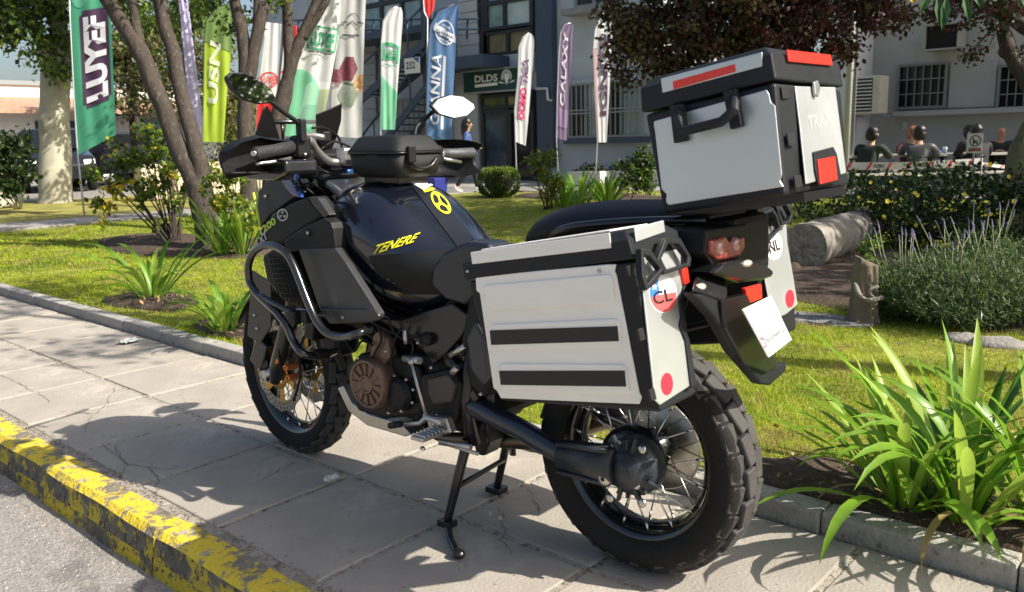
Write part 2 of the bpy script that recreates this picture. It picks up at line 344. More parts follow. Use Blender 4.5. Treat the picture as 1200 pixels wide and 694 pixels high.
grit('road_grit', 9000, (-.5, 5, .82, 1.6), -.130, .0019, m_grit2); grit('road_grit', 3500, (-.5, 5, .83, .90), -.130, .0030, m_grit)
# ================================================================ BUILDINGS
m_wall = M('painted_wall', (.42, .46, .49), .9, var=.08, scale=1.5, bump=.2, bscale=60, spots=[((.30, .33, .35), .66, 2.2)])
m_wallw = M('white_siding', (.55, .56, .56), .7, var=.08, scale=2)
m_navy = M('navy_steel', (.035, .06, .10), .5, var=.15, scale=4)
m_dark = M('dark_frame', (.02, .022, .025), .5)
m_glass = M('window_glass', (.012, .014, .015), .08, spec=.4)
m_glasst = M('window_glass_teal', (.20, .30, .27), .12, var=.4, scale=1.3, coat=.5)
m_olive = M('olive_blind', (.24, .20, .10), .7, var=.3, scale=3)
m_grey = M('grey_steel', (.26, .28, .29), .5)
YF = -16.5
bld = empty('office_building', WY(600, 213, YF), 0, 'grey and navy two storey office building with dark glass entrance and outdoor stair', 'building')
bloc = bld.location.copy()
def fquad(px0, py0, px1, py1, y=YF):   # facade rectangle from two corners of it
    a = WY(px0, (py0+py1)/2, y); c = WY(px1, (py0+py1)/2, y); mx = (px0+px1)/2; t = WY(mx, py0, y).z; b = WY(mx, py1, y).z
    return a.x, c.x, max(b, .03), t
def fbox(px0, py0, px1, py1, y=YF, th=.1, out=0., mb=None):
    x0, x1, z0, z1 = fquad(px0, py0, px1, py1, y+out); mb = mb or MB()
    mb.box(((x0+x1)/2, y+out-th/2, (z0+z1)/2), (abs(x0-x1), th, abs(z1-z0))); return mb
def bpart(mb, name, mat, parent, **k):
    L0 = parent.matrix_basis.translation.copy(); q = parent.parent
    if q: L0 += q.matrix_basis.translation
    mb.v = [tuple(Vector(v)-L0) for v in mb.v]; return mb.build(name, mat, parent, **k)
b = MB(); b.box((19.5, YF-2.6, 4), (16, 5, 8)); bpart(b, 'wall', m_wall, bld)
# right wing wall is a slab with the barred window opening filled by its frame
bpart(fbox(646, -60, 775, 216, th=.3, out=.32), 'wall', m_wall, bld)
bpart(fbox(627, -160, 646, 196, th=.5, out=.55), 'column', m_navy, bld, bevel=.02)
for i in range(9):   # white siding boards left of the upper windows
    y1 = 66-i*13.; bpart(fbox(536, y1-12.2, 561, y1, th=.05, out=.06), 'siding_board', m_wallw, bld)
bpart(fbox(480, 68, 566, 82, th=1.2, out=1.2), 'canopy_beam', m_navy, bld)
bpart(fbox(566, 64, 626, 86, th=.12, out=.13), 'panel', M('panel_blue_grey', (.40, .45, .50), .6), bld)
b = MB(); [fbox(579+i*2.6, 71, 580.8+i*2.6, 80, th=.05, out=.19, mb=b) for i in range(6)]; bpart(b, 'vent', m_wallw, bld)
def window(px0, py0, px1, py1, nx, nz, pane, frame, y=YF, out=.02, bars=False, par=None, wf=.06, name='window'):
    x0, x1, z0, z1 = fquad(px0, py0, px1, py1, y+out); fr = MB(); xa, xb = min(x0, x1), max(x0, x1)
    for i in range(nx+1): fr.box((xa+(xb-xa)*i/nx, y+out+.03, (z0+z1)/2), (wf, .1, z1-z0+wf))
    for i in range(nz+1): fr.box(((xa+xb)/2, y+out+.034, z0+(z1-z0)*i/nz), (xb-xa, .1, wf))
    f = bpart(fr, name, frame, par or bld)
    for i in range(nx):
        for j in range(nz):
            pm = pane[(i+j*nx) % len(pane)] if isinstance(pane, list) else pane; q = MB(); X0, X1 = xa+(xb-xa)*i/nx, xa+(xb-xa)*(i+1)/nx; Z0, Z1 = z0+(z1-z0)*j/nz, z0+(z1-z0)*(j+1)/nz
            q.box(((X0+X1)/2, y+out+.005, (Z0+Z1)/2), (X1-X0-wf*.9, .02, Z1-Z0-wf*.9)); q.v = [tuple(Vector(v)-(par or bld).location) for v in q.v]; q.build('pane', pm, f)
    return f
m_glasss = M('window_glass_sky', (.42, .50, .48), .1, var=.35, scale=1.1, coat=.5)
window(563, -30, 624, 33, 2, 2, [m_glasss, m_glasst], m_dark, wf=.12)
window(571, 36, 624, 63, 2, 1, [m_olive, m_olive], m_dark, wf=.12)
bpart(fbox(562, -30, 571, 66, th=.1, out=.1), 'mullion', m_dark, bld)
# entrance
bpart(fbox(560, 107, 627, 214, th=.08, out=.03), 'entrance_recess', m_dark, bld)
window(566, 112, 624, 125, 2, 1, [m_olive, M('glass_green', (.10, .14, .05), .2, var=.5, scale=2)], m_dark, out=.09, wf=.08)
window(568, 130, 597, 212, 1, 1, M('door_glass', (.05, .07, .09), .08, var=.6, scale=1.6, coat=.6), m_dark, out=.09, name='door', wf=.1)
window(600, 130, 626, 212, 1, 1, m_glass, m_dark, out=.09, wf=.1)
bpart(fbox(533, 84, 560, 214, th=.2, out=.2), 'wall', M('pale_wall', (.42, .44, .45), .85, var=.08, scale=2), bld)
# barred window of the right wing
window(668, 97, 752, 160, 4, 1, [m_glasst, m_glass, m_glasss, m_glass], m_grey, out=.34, wf=.07)
b = MB()
for i in range(15): fbox(669+i*5.7, 96, 670+i*5.7, 160, th=.025, out=.47, mb=b)
for yy in (96, 127, 131, 159): fbox(666, yy, 754, yy+1.6, th=.03, out=.49, mb=b)
bpart(b, 'window_grille', m_grey, bld)
bpart(fbox(660, 161, 758, 168, th=.16, out=.5), 'sill_beam', m_navy, bld); bpart(fbox(655, 92, 758, 96, th=.12, out=.46), 'lintel', m_wall, bld)
bpart(fbox(657, 8, 706, 15, th=.5, out=.8), 'ledge', M('ledge_concrete', (.25, .26, .26), .9, var=.15, scale=5), bld)
window(676, -40, 720, 6, 2, 1, m_glass, m_grey, out=.34, wf=.08)
b = MB(); b.tube([WY(628, 104, YF+.62), WY(641, 104, YF+.62), WY(642, 117, YF+.62), WY(647, 118, YF+.55)], .035, 8); bpart(b, 'drain_pipe', m_wallw, bld)
# left part: gallery, windows, stair
window(425, -40, 497, 44, 3, 2, [m_glasst, m_glasss], m_dark, out=.02, wf=.14)
for i in range(7): bpart(fbox(424, 49+i*13.2, 440, 61.4+i*13.2, th=.05, out=.06), 'siding_board', m_grey, bld)
bpart(fbox(345, 40, 497, 48, th=1.3, out=1.3), 'gallery_slab', m_navy, bld)
bpart(fbox(493, -60, 503, 112, th=.25, out=1.32), 'post', m_navy, bld); bpart(fbox(497, 112, 520, 214, th=.08, out=.05), 'wall', m_dark, bld)
b = MB()
for yy in (22, 34): b.tube([WY(345, yy+2, YF+1.25), WY(560, yy, YF+1.25)], .035, 6)
for xx in range(350, 560, 22): b.tube([WY(xx, 22, YF+1.25), WY(xx-1, 46, YF+1.25)], .03, 6)
bpart(b, 'railing', m_navy, bld)
for sgn, (xa, ya, xb, yb) in enumerate(((498, 44, 424, 112), (420, 200, 504, 92))):
    st = MB(); pa, pb = WY(xa, ya, YF+1.6), WY(xb, yb, YF+1.6)
    for off in (0., .95): st.prism([pa+Vector((0, -off, 0)), pb+Vector((0, -off, 0)), pb+Vector((0, -off, -.26)), pa+Vector((0, -off, -.26))], (0, .06, 0))
    sto = bpart(st, 'stair_stringer', m_navy, bld); hr = MB()
    hr.tube([pa+Vector((0, 0, .85)), pb+Vector((0, 0, .85))], .035, 6); [hr.tube([pa.lerp(pb, t), pa.lerp(pb, t)+Vector((0, 0, .85))], .025, 6) for t in (0, .25, .5, .75, 1)]
    bpart(hr, 'handrail', m_navy, bld)
    for k in range(14):
        t = (k+.5)/14; q = pa.lerp(pb, t); s = MB(); s.box(q+Vector((0, -.45, -.03))-bloc, (.26, .88, .04)); s.build('stair_step', m_navy, sto)
b = MB(); [fbox(455+i*6.2, 116, 460.4+i*6.2, 166, th=.04, out=.5, mb=b) for i in range(8)]; bpart(b, 'louvre_gate', m_grey, bld)
# sign with its lettering
def mk_sign():
    x0, x1, z0, z1 = fquad(543, 82.5, 607, 106.5, YF+.35); o = empty('shop_sign', ((x0+x1)/2, YF+.28, z0), 0, 'dark green rectangular sign with white letters and leaf emblem above the glass entrance', 'sign'); L0 = o.location
    W = abs(x1-x0); H = z1-z0; b = MB(); b.box((0, 0, H/2), (W, .14, H)); b.build('panel', M('sign_green', (.005, .045, .045), .45), o)
    b = MB(); [b.box((0, .02, z), (W+.02, .16, .05)) for z in (-.026, H+.026)]; b.build('trim', m_grey, o)
    wm = M('sign_white', (.8, .8, .78), .6); P = lambda u, v: Vector((W/2-u*W, .074, v*H))
    text_on('DLDS', lambda u, v: P(.22+.42*u, .45+.36*v), 'lettering', wm, o, .025)
    b = MB(); b.add([P(.22, .21), P(.64, .25), P(.64, .40), P(.22, .36)], [(0, 1, 2, 3)]); b.build('lettering_bar', wm, o)
    b = MB()
    for r0, r1 in ((.30, .35), (.23, .27), (.13, .2)):
        k = 22; f0 = [P(.80+math.cos(a)*r0*H/W, .62+math.sin(a)*r0) for a in [math.pi*(-.15+1.3*i/k) for i in range(k+1)]]; f1 = [P(.80+math.cos(a)*r1*H/W, .62+math.sin(a)*r1) for a in [math.pi*(-.15+1.3*i/k) for i in range(k+1)]]
        b.add(f0+f1, [(i, i+1, k+2+i, k+1+i) for i in range(k)])
    b.add([P(.80, .22), P(.84, .5), P(.83, .68), P(.80, .84), P(.775, .66), P(.77, .48)], [tuple(range(6))])
    b.add([P(.79, .3), P(.66, .44), P(.68, .33)], [(0, 1, 2)]); b.add([P(.81, .3), P(.95, .46), P(.92, .34)], [(0, 1, 2)]); b.build('emblem', wm, o)
mk_sign()
def number_sign():
    c = WY(483, 77, YF+1.75); o = empty('number_plate', c-Vector((0, 0, .25)), 0, 'small white plate reading 232 hanging from the navy stair', 'sign')
    b = MB(); b.box((0, 0, .25), (.62, .03, .42)); b.build('panel', M('plate_white', (.72, .72, .66), .5), o)
    text_on('232', quadfn((.24, .018, .16), (-.14, .018, .16), (.24, .018, .36)), 'lettering', M('ink', (.02, .025, .05), .5), o, .02)
    b = MB(); b.add([Vector((-.06, .019, .45)), Vector((-.3, .019, .45)), Vector((-.3, .019, .3))], [(0, 1, 2)]); b.build('corner_mark', M('plate_blue', (.03, .10, .4), .5), o)
number_sign()
# right building
YR = -17.5
rb = empty('grey_building', WY(1100, 200, YR), 0, 'long plain grey building with barred windows behind the picnic tables', 'building')
m_wr = M('grey_render', (.40, .40, .39), .9, var=.07, scale=1.4, bump=.15, bscale=40, spots=[((.29, .29, .285), .63, 1.7)])
x0 = WY(1001, 100, YR).x; b = MB(); b.box(((x0-14)/2, YR-3, 3.2), (x0+14, 6, 6.4)); bpart(b, 'wall', m_wr, rb)
bpart(fbox(1046, 127, 1260, 133, y=YR, th=.3, out=.3), 'ledge', m_wr, rb)
bpart(fbox(1112, 73, 1167, 126, y=YR, th=.05, out=.06), 'shutter_panel', M('shutter_grey', (.36, .36, .35), .7, var=.05, scale=3), rb, bevel=.01)
for wx0, wx1, n in ((1053, 1109, 6), (1171, 1230, 6)):
    window(wx0, 76, wx1, 126, 1, 1, m_glass, m_grey, y=YR, out=.01, par=rb, wf=.05)
    fr = MB()
    for i in range(n+1): fbox(wx0+(wx1-wx0)*i/n-.5, 75, wx0+(wx1-wx0)*i/n+.6, 127, y=YR, th=.02, out=.12, mb=fr)
    for yy in (75.5, 92, 109, 126): fbox(wx0, yy, wx1, yy+1.2, y=YR, th=.02, out=.14, mb=fr)
    bpart(fr, 'window_grille', M('light_bars', (.20, .21, .21), .5), rb)
bpart(fbox(1058, 143, 1063, 152, y=YR, th=.03, out=.035), 'socket_plate', m_wallw, rb)
bpart(fbox(985, -200, 1001, 215, y=YR, th=5, out=1.2), 'end_wall', M('white_render', (.62, .63, .63), .8, var=.05, scale=2), rb)
def pipe(px, d, r, lab):
    b = MB(); p0 = WD(px, 225, d); p1 = Vector((p0.x, p0.y, 7.5)); p0.z = 0.05; b.tube([p0, p1], r, 10); o = b.build('downpipe', m_wallw if r > .05 else m_grey)
    tag(o, lab, 'pipe')
pipe(989, 14.5, .055, 'pale vertical downpipe left of the wall mounted air conditioner'); pipe(996, 15.5, .03, 'thin grey conduit between the pale downpipe and the air conditioner')
def ac_unit():
    c = WY(1018, 112, YR+1.0); o = empty('air_conditioner', c-Vector((0, 0, .38)), 0, 'cream wall mounted air conditioner unit with slatted front', 'air conditioner')
    cm = M('cream_plastic', (.55, .52, .42), .5, var=.1, scale=5); b = MB(); b.box((0, 0, .38), (.62, .5, .76)); b.build('case', cm, o, bevel=.02)
    for i in range(9): b = MB(); b.box((.06, .262, .1+i*.07), (.42, .02, .022)); b.build('slat', M('pale_cream', (.7, .68, .6), .5), o)
    b = MB(); b.box((.06, .2525, .38), (.44, .005, .66)); b.build('grille_recess', m_dark, o)
    b = MB(); b.box((.2, -.5, -.03), (.04, .9, .04)); b.box((-.2, -.5, -.03), (.04, .9, .04)); b.build('bracket', m_grey, o)
ac_unit()
def vent_box():
    c = WY(1107, 44, YR+.3); o = empty('vent_hood', c-Vector((0, 0, .22)), 0, 'dark square vent hood high on the grey wall above the shutter panel', 'vent')
    b = MB()
    for q in ((-.31, 0, .22, .03, .5, .48), (.31, 0, .22, .03, .5, .48), (0, 0, .46, .65, .5, .03), (0, 0, -.02, .65, .5, .03)): b.box(q[:3], q[3:])
    b.build('hood', M('hood_metal', (.35, .34, .32), .5), o); b = MB(); b.box((0, 0, .22), (.6, .3, .45)); b.build('opening', M('hood_black', (.012, .01, .01), .9), o)  # near-black block fills the hood in place of a hollow
vent_box()
# far white house at the left, seen end on across the car park
XH = 34.
hs = empty('white_house', (XH, WX(60, 200, XH).y, 0), 0, 'low white house with rusty corrugated roof edge behind the parked cars', 'house')
def hbox(px0, py0, px1, py1, out=0., th=.2, mb=None):
    mb = mb or MB(); mx, my = (px0+px1)/2, (py0+py1)/2; y0 = WX(px0, my, XH-out).y; y1 = WX(px1, my, XH-out).y; z1 = WX(mx, py0, XH-out).z; z0 = max(.05, WX(mx, py1, XH-out).z)
    mb.box((XH-out+th/2, (y0+y1)/2, (z0+z1)/2), (th, abs(y1-y0), abs(z1-z0))); return mb
mw = M('house_white', (.72, .72, .70), .8, var=.05, scale=1.5)
bpart(hbox(-220, 133, 420, 235, 0, 6), 'wall', mw, hs); bpart(hbox(-220, 99, 300, 119, -2.0, 5), 'upper_wall', M('fascia_white', (.75, .73, .66), .7), hs)
b = MB(); b.hexa([Vector((XH-1, WX(-260, 125, XH).y, WX(60, 133, XH-1).z)), Vector((XH-1, WX(330, 125, XH).y, WX(60, 133, XH-1).z)), Vector((XH+2, WX(330, 125, XH).y, WX(60, 118, XH+2).z)), Vector((XH+2, WX(-260, 125, XH).y, WX(60, 118, XH+2).z))]+[Vector((XH-1, WX(-260, 125, XH).y, WX(60, 133, XH-1).z+.12)), Vector((XH-1, WX(330, 125, XH).y, WX(60, 133, XH-1).z+.12)), Vector((XH+2, WX(330, 125, XH).y, WX(60, 118, XH+2).z+.12)), Vector((XH+2, WX(-260, 125, XH).y, WX(60, 118, XH+2).z+.12))])
bpart(b, 'roof', M('rusty_roof', (.40, .24, .16), .8, var=.4, scale=2, stretch=(1, 6, 1)), hs)
bpart(hbox(-220, 95, 300, 100, -1.9, .4), 'gutter', m_grey, hs)
for q in ((42, 142, 82, 158), (80, 142, 90, 158), (166, 138, 196, 178), (282, 145, 330, 190)):
    f = bpart(hbox(*q, .06, .06), 'window', m_navy if q[0] < 90 else m_wallw, hs); pn = hbox(q[0]+1.5, q[1]+1.5, q[2]-1.5, q[3]-1.5, .1, .04); pn.v = [tuple(Vector(v)-hs.location) for v in pn.v]; pn.build('pane', m_glasst if q[0] > 90 else m_navy, f)
bpart(hbox(82, 150, 115, 190, .3, .3), 'garage_door', M('blue_grey_door', (.38, .42, .55), .7), hs)
bpart(hbox(140, 135, 148, 200, .12, .1), 'doorframe', m_wallw, hs)
# low cream wall and the timber bench behind the rose bush
def low_wall():
    b = MB(); a, c = WZ(160, 238, .05), WZ(300, 226, .05); a.z = c.z = .1; d = (c-a); n = Vector((d.y, -d.x, 0)).normalized()*.25
    b.prism([a, c, c+n, a+n], (0, 0, .75)); tag(b.build('garden_wall', M('cream_wall', (.52, .44, .32), .9, var=.2, scale=2, bump=.3, bscale=30, spots=[((.32, .2, .12), .6, 2)]), None, bevel=.02), 'low cream and brown garden wall beyond the dark forked tree', 'wall')
low_wall()
def car(px, d, rz, col, lab):
    p = WD(px, 200, d); o = empty('parked_car', (p.x, p.y, .1), rz, lab, 'car', 'cars parked before the white house'); L = 4.3
    side = [(-2.15, .35), (-2.18, .75), (-2.05, 1.0), (-1.5, 1.08), (-1.15, 1.6), (.2, 1.66), (1.0, 1.1), (1.9, .95), (2.15, .7), (2.15, .35)]
    b = MB(); rings = []
    for yy, s_ in ((-.86, .93), (-.8, 1.), (0, 1.03), (.8, 1.), (.86, .93)): rings.append([Vector((x*(.99 if abs(yy) > .82 else 1), yy*(1 if z < 1.12 else .86), .3+(z-.3)*s_)) for x, z in side])
    b.loft(rings, True, False, False); b.build('body', M('car_paint_'+lab[:4].strip(), col, .25, coat=1.), o, bevel=.05)
    for s in (-1, 1):
        b = MB(); b.prism([Vector((-1.3, s*.80, 1.12)), Vector((.85, s*.80, 1.14)), Vector((.2, s*.74, 1.58)), Vector((-1.1, s*.74, 1.54))], (0, s*.03, 0)); b.build('side_window', m_glass, o)
    for s in (-1, 1): b = MB(); b.prism([Vector((2.12, s*.55, .72)), Vector((2.12, s*.82, .74)), Vector((2.05, s*.82, .86)), Vector((2.05, s*.55, .84))], (.06, 0, 0)); b.build('headlight', M('lamp_glass', (.7, .7, .7), .1), o)
    b = MB(); b.prism([Vector((1.02, -.68, 1.12)), Vector((1.02, .68, 1.12)), Vector((.25, .62, 1.6)), Vector((.25, -.62, 1.6))], (.05, 0, .03)); b.build('windscreen', m_glass, o)
    for sx in (-1.35, 1.35):
        for sy in (-.8, .8):
            b = MB(); b.lathe([(.02, -.1), (.3, -.1), (.33, -.06), (.33, .06), (.3, .1), (.02, .1)], (sx, sy, .33), n=20); wl = b.build('wheel', M('car_tyre', (.02, .02, .02), .8), o)
            b = MB(); b.lathe([(.01, 0), (.19, 0), (.2, -.02)], (sx, sy+(.105 if sy > 0 else -.105), .33), n=16); b.build('hub_cap', M('hub_silver', (.5, .5, .5), .3, 1.), wl)
car(62, 24, R_(165), (.012, .012, .015), 'black car half hidden behind the thick pale tree trunk')
car(118, 27, R_(100), (.02, .022, .03), 'dark car seen between the thick pale trunk and the green flag')
car(-30, 25, R_(175), (.10, .02, .02), 'dark red car at the far left edge behind the bush')
# ================================================================ MOTORCYCLE
from mathutils.bvhtree import BVHTree
k_black = M('gloss_black', (.006, .007, .008), .2, coat=.7, var=.0)
k_blue = M('midnight_paint', (.004, .0052, .011), .2, coat=1.)
k_matt = M('matt_black_plastic', (.009, .0095, .010), .5, var=.2, scale=30, bump=.12, bscale=500, spec=.28)
k_grey = M('grey_side_plate', (.055, .056, .058), .34, metal=.4, bump=.06, bscale=400)
k_frame = M('frame_black', (.006, .006, .007), .32, coat=.3)
k_dgrey = M('case_plastic', (.014, .016, .019), .5, bump=.15, bscale=400, var=.12, scale=12, spec=.28)
k_alu = M('case_aluminium_bounce_lit', (.88, .86, .80), .5, metal=.2, var=.035, scale=5, stretch=(1, 1, 6), bump=.03, bscale=200)  # lightened and warmed: bounce light on the shaded side put into the colour
k_alur = M('case_aluminium_dimmed', (.62, .655, .645), .42, metal=.75, var=.03, scale=4)  # same aluminium, toned darker and cooler: the fall of light put into colour
k_tyre = M('rubber', (.012, .0115, .011), .8, var=.3, scale=12, bump=.3, bscale=120, spots=[((.04, .035, .03), .66, 14)], spec=.28)
k_chr = M('bright_steel', (.62, .62, .60), .25, metal=1.)
k_silv = M('satin_silver', (.52, .51, .49), .38, metal=.9, var=.12, scale=20)
k_bronze = M('bronze_cover', (.19, .125, .09), .42, metal=.55, var=.12, scale=18, bump=.1, bscale=200)
k_gold = M('gold_carrier', (.62, .38, .10), .4, metal=.8)
k_disc = M('brake_disc', (.42, .40, .37), .32, metal=.9, var=.15, scale=30)
k_red = M('red_reflector', (.75, .03, .015), .3, coat=.5, var=.06, scale=90)
k_orange = M('orange_reflector', (.85, .25, .02), .25, coat=.5)
k_bolt = M('bolt_head', (.5, .5, .48), .3, metal=1.)
k_ink = M('print_black', (.015, .015, .015), .5); k_white = M('print_white', (.75, .75, .73), .5)
k_yel = M('print_yellow', (.78, .72, .02), .45); k_gry = M('print_grey', (.46, .47, .45), .5)
k_eng = M('engine_black', (.008, .008, .0085), .42, var=.3, scale=25, bump=.25, bscale=160, spec=.28)
bike = empty('motorcycle', (0, 0, 0), BA, 'black adventure motorcycle with aluminium luggage cases parked on its stand on the pavement', 'motorcycle')
TH = R_(10.); av = Vector((math.cos(TH), 0, -math.sin(TH))); bv = Vector((math.sin(TH), 0, math.cos(TH)))
def Lg(a, y, b): return av*a+Vector((0, y, 0))+bv*b
def onp(px, py, P0, n):
    d = _ray(px, py, (FB, RB, UB)); return CAM_B+d*((P0-CAM_B).dot(n)/d.dot(n))
def pris(name, mat, px, y, th, parent=None, bevel=.003, **k):   # a left-hand side plate, traced at its own distance y and th thick
    b = MB(); P = [BY(*q, y) if len(q) == 2 else BY(q[0], q[1], q[2]) for q in px]; b.prism(P, (0, -th, 0)); return b.build(name, mat, parent or bike, bevel=bevel, **k)
def bolt(p, r=.007, d=(0, 1, 0), parent=None, mat=None, name='bolt'):
    b = MB(); b.lathe([(0.0005, .004), (r*.6, .004), (r, .001), (r, -.004)], p, d, 10); return b.build(name, mat or k_bolt, parent or bike)
def Rt(P, cx=0., cz=0.): return P
def bvh_of(o):
    dg = bpy.context.evaluated_depsgraph_get(); e = o.evaluated_get(dg); me = e.to_mesh(); t = BVHTree.FromPolygons([v.co.copy() for v in me.vertices], [tuple(p.vertices) for p in me.polygons]); e.to_mesh_clear(); return t
def cast(t, px, py, off=.0015):
    d = _ray(px, py, (FB, RB, UB)).normalized(); h = t.ray_cast(CAM_B, d)
    if h[0] is None: return None
    n = h[1] if h[1].dot(d) < 0 else -h[1]
    return h[0]+n*off
def bil(q, u, v):
    (a, b), (c, d), (e, f), (g, h) = q   # bottom-left, bottom-right, top-right, top-left
    return ((a*(1-u)+c*u)*(1-v)+(g*(1-u)+e*u)*v, (b*(1-u)+d*u)*(1-v)+(h*(1-u)+f*u)*v)
def patch(name, mat, t, q, nu, nv, parent, off=.0012, shape=None):
    b = MB(); pts = [[cast(t, *bil(q, i/nu, j/nv), off) for i in range(nu+1)] for j in range(nv+1)]; idx = {}; vs = []; fs = []
    for j in range(nv):
        for i in range(nu):
            if shape and not shape((i+.5)/nu, (j+.5)/nv): continue
            c = [(i, j), (i+1, j), (i+1, j+1), (i, j+1)]
            if any(pts[y][x] is None for x, y in c): continue
            for x, y in c:
                if (x, y) not in idx: idx[(x, y)] = len(vs); vs.append(pts[y][x])
            fs.append(tuple(idx[z] for z in c))
    b.add(vs, fs, True); return b.build(name, mat, parent)
# ---------------- wheels
def ring_boxes(b, R, y, n, dims, ph=0, tilt=0., cx=0, cz=0, lean=0.):
    for i in range(n):
        a = 2*math.pi*(i+ph)/n; m3 = Matrix.Rotation(-a, 3, 'Y') @ Matrix.Rotation(lean, 3, 'X' if False else 'Z'); ml = Matrix.Rotation(-a, 3, 'Y')
        c = Vector((cx+math.cos(a)*R, y, cz+math.sin(a)*R))
        # local x radial, y axial, z tangential
        rt = ml @ Matrix.Rotation(lean, 3, 'Z') @ Matrix.Rotation(tilt, 3, 'X')
        b.box(c, dims, rt, 1.)
def wheel(name, R, t, w, rimr, nspoke, hubw, lug, parent):
    wh = bpy.data.objects.new(name, None); COL.objects.link(wh); wh.parent = parent
    b = MB(); h_ = R-rimr-.0115; half = [(0, .62), (.05, .70), (.17, .85), (.38, .97), (.6, 1.), (.78, .93), (.885, .74), (.95, .48), (.985, .24), (.993, 0)]
    prof = [(rimr+.004+h_*q, -w*k_) for q, k_ in half]+[(rimr+.004+h_*q, w*k_) for q, k_ in half[-2::-1]]
    for q in (.30, .52): pass
    b.lathe(prof, n=80); b.build('tyre', k_tyre, wh)
    b = MB(); n = 24
    for s in (-1, 1):
        for i in range(n):
            for (yo, R_off, wy, wt, ln, ph, tl) in ((.25, -.0014, .42, .90, .10, 0, .22), (.70, -.023*(t/.098), .39, .88, .55, .5, -.12)):
                a = 2*math.pi*(i+ph+(0.0 if s > 0 else .5))/n; ml = Matrix.Rotation(-a, 3, 'Y'); rr = R+R_off-.0052
                c = Vector((math.cos(a)*rr, s*yo*w, math.sin(a)*rr)); b.box(c, (.016, w*wy*1.25, 2*math.pi*R/n*wt), ml @ Matrix.Rotation(s*ln, 3, 'Z') @ Matrix.Rotation(s*tl, 3, 'X'), 1)
    b.build('tread', M('tread_rubber_sunlit', (.050, .047, .044), .75, var=.25, scale=14, bump=.3, bscale=150), wh, bevel=.003, seg=1)  # paler than the tyre rubber: sunlight on the tread put into its colour
    rw = w*.62; b = MB(); b.lathe([(rimr+.012, -rw), (rimr+.016, -rw-.004), (rimr+.006, -rw-.006), (rimr-.006, -rw+.012), (rimr-.018, -rw*.4), (rimr-.02, rw*.4), (rimr-.006, rw-.012), (rimr+.006, rw+.006), (rimr+.016, rw+.004), (rimr+.012, rw)], n=64)
    b.lathe([(rimr-.021, -rw*.5), (rimr-.028, -rw*.3), (rimr-.028, rw*.3), (rimr-.021, rw*.5)], n=64); b.build('rim', k_black, wh)
    b = MB(); b.lathe([(.018, -hubw-.01), (.05, -hubw), (.055, -hubw+.012), (.034, -hubw+.03), (.034, hubw-.03), (.055, hubw-.012), (.05, hubw), (.018, hubw+.01)], n=24); b.build('hub', k_black, wh)
    ms = {}
    for i in range(nspoke):
        s = 1 if i % 2 else -1; ty = (i//2) % 2; key = (s, ty)
        if key not in ms:
            b = MB(); a1 = .42*(1 if ty else -1); b.tube([(.053*math.cos(a1), s*(hubw-.008), .053*math.sin(a1)), ((rimr-.014), s*rw*.75, 0)], .0021, 6); b.tube([(rimr-.035, s*(rw*.75+(hubw-.008-rw*.75)*.12), .0022*(1 if ty else -1)), (rimr-.012, s*rw*.75, 0)], .0036, 6)
            o = b.build('spoke', k_chr, wh); ms[key] = o.data
        else: o = link('spoke', ms[key], wh)
        o.rotation_euler = (0, -2*math.pi*i/nspoke, 0)
    return wh
rwh = wheel('rear_wheel', .325, .098, .078, .218, 32, .07, None, bike); rwh.location = (0, 0, .325)
fwh = wheel('front_wheel', .332, .082, .057, .243, 32, .055, None, bike); fwh.location = (1.54, 0, .332); fwh.rotation_euler = (0, 0, -.079)
ST = Matrix.Rotation(-.079, 3, 'Z'); AX = Vector((1.54, 0, .332))
def F_(p): return AX+ST @ (Vector(p)-AX)
# front discs: wave-edged annulus, drilled dots, golden carrier
for s in (1, -1):
    b = MB(); n = 96; prof = []
    for r_, y_ in ((.155, 0), (.112, 0)):
        prof.append([Vector((math.cos(a)*(r_+(.004*math.cos(a*12) if r_ > .13 else .005*math.cos(a*6))), 0, math.sin(a)*(r_+(.004*math.cos(a*12) if r_ > .13 else .005*math.cos(a*6))))) for a in [2*math.pi*j/n for j in range(n)]])
    o1, i1 = prof; o2 = [v+Vector((0, .005, 0)) for v in o1]; i2 = [v+Vector((0, .005, 0)) for v in i1]
    b.loft([o1, o2, i2, i1], False, True, False); d = b.build('brake_disc', k_disc, fwh); d.location.y = s*.074
    b = MB()
    for i in range(36):
        a = 2*math.pi*i/36; 
        for rr, dd in ((.143, 0), (.127, .08)): b.lathe([(.0045, .0003), (.0001, .0003)], (math.cos(a+dd)*rr, .0055 if s > 0 else -.0009, math.sin(a+dd)*rr), (0, s, 0), 8)
    b.build('drill_hole', k_ink, d)
    b = MB()
    for i in range(6):
        a = 2*math.pi*i/6; a2 = a+.32
        b.prism([Vector((math.cos(a-.12)*.055, .006, math.sin(a-.12)*.055)), Vector((math.cos(a2-.13)*.118, .006, math.sin(a2-.13)*.118)), Vector((math.cos(a2+.13)*.118, .006, math.sin(a2+.13)*.118)), Vector((math.cos(a+.3)*.055, .006, math.sin(a+.3)*.055))], (0, .004, 0))
    b.lathe([(.045, .010), (.068, .010), (.068, .005), (.045, .005)], n=30); b.build('carrier', k_gold, d)
